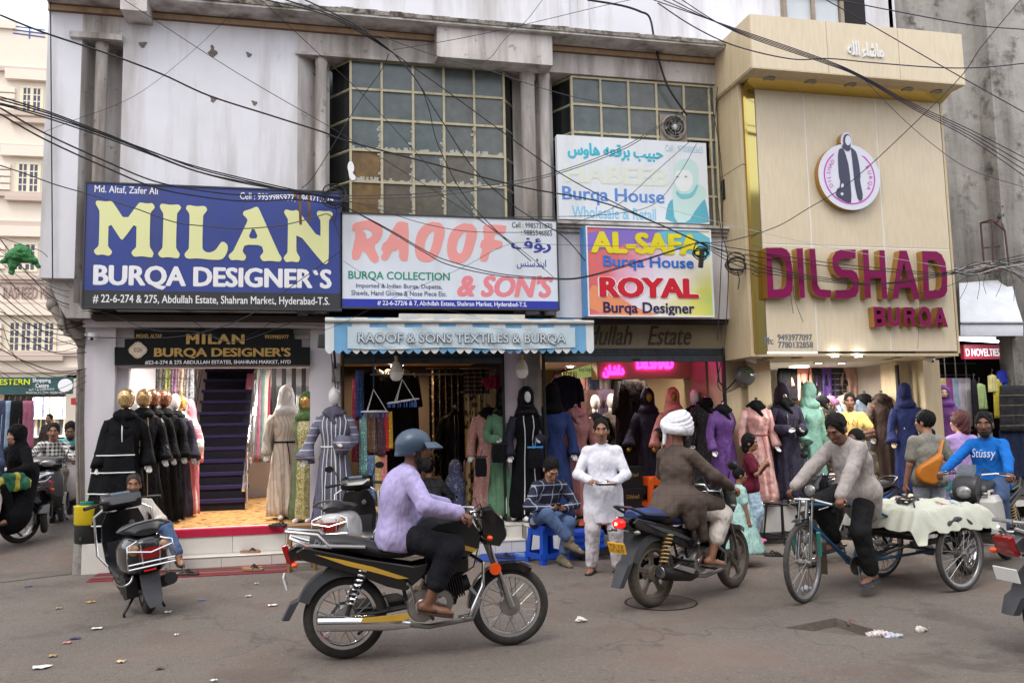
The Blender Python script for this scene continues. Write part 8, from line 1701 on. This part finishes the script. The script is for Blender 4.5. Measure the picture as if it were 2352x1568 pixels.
# mats
STM = pattern('mat_stripes', lin(126, 34, 50), lin(90, 84, 60), 'h', 1, .95)
t = thing('striped_mat', 'long dark red striped mat below the white steps', 'mat', (0, 0, 0)); pts = [gnd(198, 1337), gnd(672, 1313), gnd(672, 1292), gnd(240, 1306)]
cm = [mat('mat_red', lin(132, 32, 50), .95, bump=(90, .6)), mat('mat_dark', lin(70, 34, 40), .95, bump=(90, .6)), mat('mat_olive', lin(110, 96, 70), .95, bump=(90, .6))]
seqm = [0, 1, 0, 2, 1, 0, 1, 2, 0, 1, 0]
for i, k in enumerate(seqm):
    f0, f1 = i/len(seqm), (i+1)/len(seqm); a, b_, c, d = pts[0].lerp(pts[3], f0), pts[1].lerp(pts[2], f0), pts[1].lerp(pts[2], f1), pts[0].lerp(pts[3], f1)
    b = MB(); b.add([(q.x, q.y, .009) for q in (a, b_, c, d)]+[(q.x, q.y, .002) for q in (a, b_, c, d)], [(0, 1, 2, 3), (0, 4, 5, 1)]); b.build('stripe', cm[k], t, 0)
pts = [gnd(1090, 1290), gnd(1330, 1283), gnd(1325, 1262), gnd(1110, 1268)]; b = MB(); b.prism([(q.x, q.y) for q in pts], .003, .012, 'xy'); tag(b.build('blue_mat', mat('mat_blue', lin(30, 72, 160), .9, bump=(80, .6)), None, 0), 'blue mat under the blue plastic stool', 'mat')
# slippers, always in pairs
def slippers(label, x, y, z, rz, m, strap=None):
    p = gnd(x, y, z); t = thing('slippers', label, 'slippers', (p.x, p.y, z), rz)
    for s_ in (-1, 1):
        dx = .06*s_; b = MB(); pr = [(-.035, -.12), (.03, -.125), (.045, -.03), (.04, .1), (.02, .13), (-.02, .13), (-.038, .09), (-.04, 0)]; b.prism([(q[0]*s_+dx, q[1]+.03*s_) for q in pr][::s_], .0, .022, 'xy'); so_ = b.build('sole', m, t, 0)
        b = MB(); b.tube([(dx-.038, .0+.03*s_, .015), (dx-.02, -.02+.03*s_, .05), (dx, -.07+.03*s_, .024)], .009, 6); b.tube([(dx+.038, .0+.03*s_, .015), (dx+.02, -.02+.03*s_, .05), (dx, -.07+.03*s_, .024)], .009, 6); b.build('strap', strap or SANDK, so_)
TANL = mat('sandal_tan', lin(150, 112, 80), .7); BRNL = mat('sandal_brown', None)
slippers('tan slippers on the lower white step', 575, 1266, .142, R(70), TANL); slippers('black sandals beside the tan pair on the lower white step', 640, 1258, .142, R(60), SANDK); slippers('tan slippers on the far end of the striped mat', 580, 1307, .012, R(75), TANL); slippers('brown slippers on the mat near the black scooter', 430, 1318, .012, R(80), BRNL)
slippers('black sandals on the red carpet strip', 640, 1207, .45, R(50), SANDK); slippers('dark blue sandals on the blue mat', 1160, 1280, .014, R(60), mat('sandal_navy', lin(34, 40, 74), .7)); slippers('pale blue slippers on the blue mat', 1210, 1275, .014, R(70), mat('sandal_sky', lin(110, 140, 190), .7)); slippers('black slippers on the orange carpet', 1465, 1138, .314, R(80), SANDK); slippers('black slippers lying behind the second motorcycle', 1775, 1275, .0, R(60), SANDK)
# litter on the road
SCR = ((235, 275, 'blue', (90, 100, 130)), (750, 408, 'yellow', (196, 160, 70)), (800, 628, 'white', (222, 218, 206)), (620, 708, 'indigo', (70, 70, 110)), (555, 745, 'pink', (196, 130, 126)), (435, 855, 'tan', (170, 150, 100)), (340, 950, 'large white', (226, 226, 222)), (1000, 902, 'cream', (216, 190, 150)), (1320, 957, 'brown', (110, 84, 80)), (1385, 492, 'bright white', (226, 226, 222)), (1670, 390, 'blue and white', (90, 110, 170)), (2055, 358, 'pale', (206, 196, 180)), (2255, 435, 'crumpled white', (226, 226, 226)), (1455, 680, 'tiny white', (216, 214, 206)), (2120, 255, 'small grey', (190, 186, 180)), (215, 120, 'off white', (206, 200, 190)), (485, 460, 'ochre', (170, 140, 90)), (1770, 1060, 'small white', (222, 220, 216)))
for i, (a, c, nm, col) in enumerate(SCR):
    p = gnd(a*.2778, 1270.4+c*.2778); s_ = .05 if 'large' in nm else .02 if 'tiny' in nm or 'small' in nm else .033; b = MB(); k = random.random()*6
    g_ = [[V((p.x+s_*(u-1.5)*.7*(1+.3*math.sin(k+v)), p.y+s_*(v-1)*.8, .006+.012*abs(math.sin(u*1.7+v*2.3+k)))) for u in range(4)] for v in range(3)]
    b.loft(g_, False, close=False); tag(b.build('litter_scrap', mat('scrap%d' % i, lin(*col), .7), None, 0), f'{nm} scrap of paper litter lying on the road', 'litter', 'paper scraps on the road')
for i, (x, y, nm, col, s_) in enumerate(((2020, 1462, 'crumpled white and red wrapper in the broken patch of road', (216, 206, 204), .1), (2055, 1468, 'crumpled silver wrapper at the edge of the broken patch', (190, 196, 210), .07), (1960, 1435, 'brown stone in the broken patch of road', (110, 74, 60), .03), (1855, 1356, 'white wrapper under the front wheel of the tricycle', (200, 204, 210), .04), (2120, 1450, 'pale leaf of paper right of the broken patch', (206, 200, 190), .035), (1335, 1428, 'white chip of paper right of the front motorcycle', (216, 212, 206), .03))):
    p = gnd(x, y, -.03 if i < 3 else 0); s = SDF(); s.cap((-s_, 0, .015), (s_, 0, .015), .02, .014, k=.02); s.ell((0, .02, .02), (s_*.7, .04, .02)); o = sdf_obj('wrapper' if i != 2 else 'stone', s, mat('wrap%d' % i, lin(*col), .5, var=(30, .3), spots=(20, .55, .6, lin(190, 90, 90)) if i == 0 else None), None, .007, .01, wr=.012, wsc=60, seed=i); o.location = p; tag(o, nm, 'litter')
# ================================================================== OVERHEAD WIRES
WN = 0
def wire(desc, pts, Ya, Yb, r=.009, m=CABLE, group='overhead wires', n=6):
    """a cable hung through points of the view, its depth running from Ya to Yb"""
    P3 = [at(x, y, Ya+(Yb-Ya)*i/(len(pts)-1)) for i, (x, y) in enumerate(pts)]
    out = []
    for i in range(len(P3)-1):                                   # smooth through the points
        p0, p1, p2, p3 = P3[max(i-1, 0)], P3[i], P3[i+1], P3[min(i+2, len(P3)-1)]
        for k in range(n):
            t_ = k/n; out.append(.5*((2*p1)+(p2-p0)*t_+(2*p0-5*p1+4*p2-p3)*t_*t_+(3*p1-p0-3*p2+p3)*t_**3))
    out.append(P3[-1]); b = MB(); b.tube(out, r*.68, 5); o = b.build('wire', m, None, 180); tag(o, desc, 'wire', group); return o
GREYW = mat('cable_grey', lin(70, 70, 74), .6); PALEW = mat('cable_pale', lin(190, 190, 192), .6); PURW = mat('cable_violet', lin(50, 36, 70), .6)
wire('thick black cable from the top left corner down across the blank wall', ((0, 35), (100, 75), (245, 123), (370, 170), (480, 220), (620, 265), (740, 303), (800, 325), (1000, 378), (1200, 430), (1400, 470), (1605, 556)), 8.6, 10.5, .015)
nmw = ('uppermost', 'second', 'third', 'fourth')
for k in range(4): wire(nmw[k]+' strand of the black bundle sagging to the top of the blue sign', [(x, y+k*5*(1-i/8)+random.uniform(-3, 3)) for i, (x, y) in enumerate(((0, 225), (110, 258), (240, 305), (340, 345), (450, 385), (570, 415), (700, 441), (783, 455)))], 8.6, 10.6, .012)
for k in range(2): wire(['upper', 'lower'][k]+' loose cable sagging over the top edge of the blue sign', [(x, y+k*14) for x, y in ((0, 248), (100, 305), (230, 365), (350, 415), (450, 436), (560, 448), (680, 445), (780, 458))], 8.4, 10.6, .013)
wire('dark wire crossing the pale yellow letters of the blue sign', ((0, 380), (60, 400), (130, 425), (200, 445), (300, 475), (400, 510), (480, 520), (560, 525), (650, 517), (720, 500), (752, 492), (768, 510), (784, 560)), 9.2, 10.75, .01, GREYW)
wire('thin pale violet wire rising across the blank wall', ((98, 305), (160, 280), (310, 220), (440, 120), (560, 5)), 9.5, 10.9, .004, PURW)
wire('thin black wire from the top left down to the white sign', ((285, 0), (540, 165), (780, 305), (1000, 440), (1180, 560), (1275, 640)), 8.8, 10.6, .006)
wire('thin black wire falling steeply past the bay window', ((600, 0), (726, 118), (823, 207), (903, 293), (1059, 463), (1126, 523), (1173, 560)), 8.8, 10.6, .006)
for k in range(3): wire(nmw[k]+' strand of the thick bundle at the top of the bay window', ((610+k*45, 0), (740+k*18, 32+k*2), (820+k*8, 70), (903, 122)), 9.0, 10.3, .012)
wire('black cable from the knot down across the bay window to the pale sign', ((903, 122), (1020, 205), (1150, 300), (1290, 400), (1450, 485), (1605, 556)), 10.3, 10.5, .011)
wire('second black cable from the knot, crossing both columns', ((903, 122), (950, 175), (1010, 270), (1090, 390), (1190, 480), (1290, 540), (1345, 600)), 10.3, 10.6, .011)
wire('steep black cable from the knot down the middle of the bay window', ((903, 122), (960, 190), (985, 250), (1005, 330), (1060, 440), (1130, 520), (1220, 600)), 10.3, 10.6, .01)
wire('cable swinging back from the knot to the blue sign', ((894, 123), (873, 167), (826, 233), (726, 397), (693, 432)), 10.3, 10.7, .008)
wire('violet wire from the knot up to the top edge', ((903, 115), (1050, 90), (1200, 58), (1380, 15), (1450, 0)), 10.3, 9.6, .006, PURW)
wire('grey cable drooping across the block and both columns', ((776, 43), (906, 95), (1016, 133), (1126, 163), (1226, 197), (1319, 223), (1439, 247)), 9.8, 10.8, .008, GREYW)
wire('thin wire looping up from the block to the top edge', ((1067, 143), (1080, 147), (1124, 135), (1160, 90), (1207, 50), (1246, 0)), 10.6, 10.2, .006, GREYW)
for k in range(4): wire(nmw[k]+' strand of the bundle sweeping across the beige canopy', ((1500+k*22, 0), (1678+k*4, 62+k*4), (1886, 134+k*3), (1975, 172+k*2), (2101, 240+k*4), (2226, 297+k*7), (2352, 362+k*14)), 9.0, 9.4, .009, PURW if k % 2 else CABLE)
wire('heavy cable sagging nearly level across the beige canopy', ((1510, 7), (1592, 61), (1689, 106), (1818, 136), (1904, 135), (2011, 145), (2162, 156), (2262, 155), (2352, 146)), 9.4, 9.0, .012, PURW)
wire('cable falling from the top across the right end of the canopy', ((1897, 0), (2011, 64), (2154, 147), (2262, 208), (2352, 258)), 9.0, 9.0, .01, PURW); wire('cable at the upper right corner over the grimy wall', ((1925, 0), (2040, 23), (2226, 57), (2352, 68)), 9.0, 9.0, .011, PURW)
wire('long diagonal cable across the emblem and the beige cladding', ((2344, 0), (2255, 107), (2208, 175), (2101, 283), (1957, 415), (1854, 480), (1778, 523), (1671, 554), (1605, 556)), 8.8, 10.4, .009)
wire('thin wire from the canopy strand down the grimy wall', ((1975, 172), (2060, 260), (2140, 330), (2230, 390), (2352, 430)), 9.2, 9.6, .006, PURW)
wire('very thick black cable bending down to the exhaust fan', ((1349, 0), (1426, 13), (1470, 27), (1493, 43), (1506, 110), (1530, 190), (1560, 240), (1578, 265)), 10.9, 10.95, .024)
for k in range(2): wire(['upper', 'lower'][k]+' cable hung across the raised magenta letters', ((1605, 556), (1700, 572+k*12), (1900, 603+k*8), (2050, 618+k*6), (2190, 626+k*4), (2352, 598+k*10)), 10.4, 9.9, .009)
for k in range(3): wire(nmw[k]+' cable sagging below the middle of the magenta letters', ((1605, 556), (1690, 588+k*10), (1800, 622+k*6), (1950, 646+k*3), (2010, 652), (2100, 640+k*3), (2250, 607+k*4), (2352, 585+k*8)), 10.4, 9.9, .009)
wire('slack wire bellying below the last magenta letters', ((2008, 652), (2060, 668), (2120, 672), (2190, 652), (2250, 620)), 10.1, 9.9, .006); wire('thin white wire stretched across the magenta letters', ((1510, 473), (1653, 511), (1904, 568), (2119, 604), (2262, 626)), 10.2, 9.9, .005, PALEW)
for k in range(2): wire(['upper', 'lower'][k]+' cable sagging across the red lettered sign', ((779, 467), (893, 527+k*3), (979, 577+k*5), (1033, 600+k*9), (1143, 628+k*5), (1259, 638+k*3), (1339, 636+k*2), (1459, 602+k*3), (1605, 556)), 10.65, 10.4, .01)
for k in range(2): wire(['upper', 'lower'][k]+' cable rising from the blue sign to the beige cladding', ((783, 450+k*6), (959, 445+k*8), (1126, 425+k*8), (1273, 397+k*5), (1426, 340+k*6), (1510, 290+k*5), (1564, 258), (1617, 211), (1642, 195)), 10.6, 10.7, .009, GREYW)
wire('wire running level along the top of the red lettered sign', ((786, 462), (926, 480), (1059, 497), (1226, 498), (1393, 493), (1500, 470), (1560, 400), (1600, 330)), 10.6, 10.7, .007, GREYW)
wire('grey wire dipping over the red brush letters', ((786, 458), (860, 478), (960, 510), (1060, 530), (1170, 534), (1260, 530), (1340, 505), (1420, 470), (1500, 400), (1590, 320)), 10.6, 10.7, .007, GREYW)
wire('thin wire falling left to right over the white sign', ((789, 600), (886, 659), (989, 702), (1092, 726)), 10.7, 10.5, .004); wire('thin wire rising left to right over the white sign', ((740, 760), (786, 742), (893, 689), (1059, 616), (1173, 560), (1279, 562), (1500, 566), (1600, 560)), 10.2, 10.5, .004)
wire('black wire sweeping under the blue sign and up its right side', ((0, 715), (60, 742), (133, 768), (283, 776), (433, 770), (567, 727), (680, 650), (784, 575)), 9.8, 10.7, .008)
wire('sagging wire across the gilt lettered fascia', ((180, 700), (260, 725), (350, 758), (450, 762), (530, 785), (600, 768), (680, 735)), 10.9, 11.1, .007, GREYW); wire('second sagging wire above the gilt lettered fascia', ((190, 715), (330, 705), (480, 722), (620, 740), (745, 748)), 10.9, 11.1, .006); wire('hanging wire loop over the gilt lettered fascia', ((420, 722), (470, 755), (520, 785), (570, 772), (640, 730)), 11.0, 11.1, .006)
rnd = random.Random(5)
LT = ('first', 'second', 'third', 'fourth', 'fifth', 'sixth', 'seventh', 'eighth', 'ninth', 'tenth', 'eleventh', 'twelfth', 'thirteenth', 'fourteenth', 'fifteenth', 'sixteenth', 'seventeenth', 'eighteenth')
for k in range(18):
    y0 = 540+k*19+rnd.uniform(-8, 8); y1 = 690+k*10+rnd.uniform(-30, 30); sg = rnd.uniform(8, 40)
    wire(LT[k]+' wire from the top of the tangle at the left edge of the lane', ((-5, y0), (60, y0*.66+y1*.34+sg*.8), (130, y0*.3+y1*.7+sg), (198, y1)), 10.4, 11.3, rnd.choice((.005, .006, .009)), rnd.choice((CABLE, CABLE, GREYW)), 'tangled wires at the lane')
wire('pale dangling wire end at the lane', ((5, 745), (20, 790), (42, 832)), 10.6, 10.7, .008, mat('cable_tan', lin(180, 160, 120), .6)); wire('wire hanging from the green bag to the wall', ((0, 545), (45, 560), (90, 575), (110, 590)), 10.2, 10.9, .006)
for k in range(8):
    y1 = 600+k*9; wire(LT[k]+' wire of the messy bundle at the right edge', ((2195, 625+rnd.uniform(-6, 6)), (2240, 612+rnd.uniform(-12, 20)), (2290, 610+rnd.uniform(-12, 22)), (2356, y1-12)), 9.9, 9.6, rnd.choice((.006, .009)), rnd.choice((CABLE, GREYW, PALEW)), 'messy wires at the right edge')
for k in range(5): x = 2215+k*26; wire(LT[k]+' loose wire end dangling over the tarpaulin', ((x, 622), (x+rnd.uniform(-10, 10), 650), (x+rnd.uniform(-14, 14), 672+rnd.uniform(0, 20))), 9.9, 9.9, .005, CABLE, 'messy wires at the right edge')
s = SDF(); p = at(2262, 618, 9.85); s.ell((0, 0, 0), (.13, .05, .05)); s.cap((-.1, 0, 0), (.12, 0, .03), .04, .05, k=.03); o = sdf_obj('cobweb_clump', s, mat('dust_clump', lin(150, 142, 130), .95, var=(20, .4), bump=(30, 1., .03)), None, .012, .02, wr=.025, wsc=30, seed=2); o.location = p; tag(o, 'dusty clump of rubbish caught in the wires at the right edge', 'clump')
wire('dangling wire below the third magenta letter', ((1820, 640), (1815, 665), (1822, 720)), 10.3, 10.3, .006); wire('curled wire end hanging under the magenta letters', ((1822, 655), (1826, 690), (1845, 740)), 10.3, 10.3, .006); wire('thin wire dropping past the small magenta letters', ((2115, 655), (2112, 720), (2108, 800)), 10.2, 10.2, .004)
for (x, y, r_, lab, Yd) in ((768, 448, 26, 'coil of black cable at the top right of the blue sign', 10.65), (1692, 603, 22, 'coil of black cable beside the beige cladding', 10.45), (1610, 575, 16, 'knotted cable clump on the rainbow sign', 10.45)):
    c_ = at(x, y, Yd); k_ = at(x+r_, y, Yd).x-c_.x; t = thing('cable_coil', lab, 'cable', c_); b = MB()
    for q in range(4): ph = q*1.7; b.tube([(k_*(1+.2*math.sin(ph+a))*math.cos(a), .02*math.sin(a*2+q), k_*(.7+.3*math.cos(ph))*math.sin(a)-.02*q) for a in [2*math.pi*i/26 for i in range(26)]], .009, 5, closed=True)
    b.build('loops', CABLE, t, 180)
    if 'knotted' in lab: b = MB(); b.box((.0, 0, -.12), (.07, .04, .26), Matrix.Rotation(R(8), 3, 'Y')); b.build('splice_box', BLACK, t, 0, .012)
    if 'rainbow' not in lab: b = MB(); b.tube([(0, 0, -k_*.6), (.03, 0, -k_*1.6), (.0, 0, -k_*2.6)], .008, 5); b.build('tail', CABLE, t)
for (x, y0, y1, lab) in ((681, 440, 462, 'short brown cloth strip tied to the wire bundle'), (693, 445, 517, 'long brown cloth strip tied to the wire bundle'), (714, 448, 510, 'wide brown cloth strip tied to the wire bundle')):
    a, c = at(x-5, y0, 10.6), at(x+4, y1, 10.62); b = MB(); n = 8; r_ = [[V((a.x+(c.x-a.x)*.3*i/n+w_, 10.6+.01*math.sin(i), a.z+(c.z-a.z)*i/n)) for w_ in (-.016, .0, .018)] for i in range(n+1)]; b.loft(r_, False, close=False); tag(b.build('cloth_strip', mat('strip_brown', lin(112, 84, 56), .9, var=(9, .3)), None, 0), lab, 'strip')
for (pts, lab) in ((((1648, 200), (1640, 330), (1652, 500), (1672, 600), (1668, 740), (1660, 820)), 'bundle of wires running down the edge of the beige cladding'), (((1630, 210), (1655, 360), (1660, 480), (1655, 640), (1648, 780)), 'second wire down the edge of the beige cladding'), (((1660, 815), (1648, 880), (1668, 900), (1700, 885)), 'wire looping into the electricity meter'), (((760, 810), (772, 900), (778, 1000)), 'wire hanging down the white pier')):
    wire(lab, pts, 10.6 if 'cladding' in lab else 11.1, 10.6 if 'cladding' in lab else 11.1, .01)
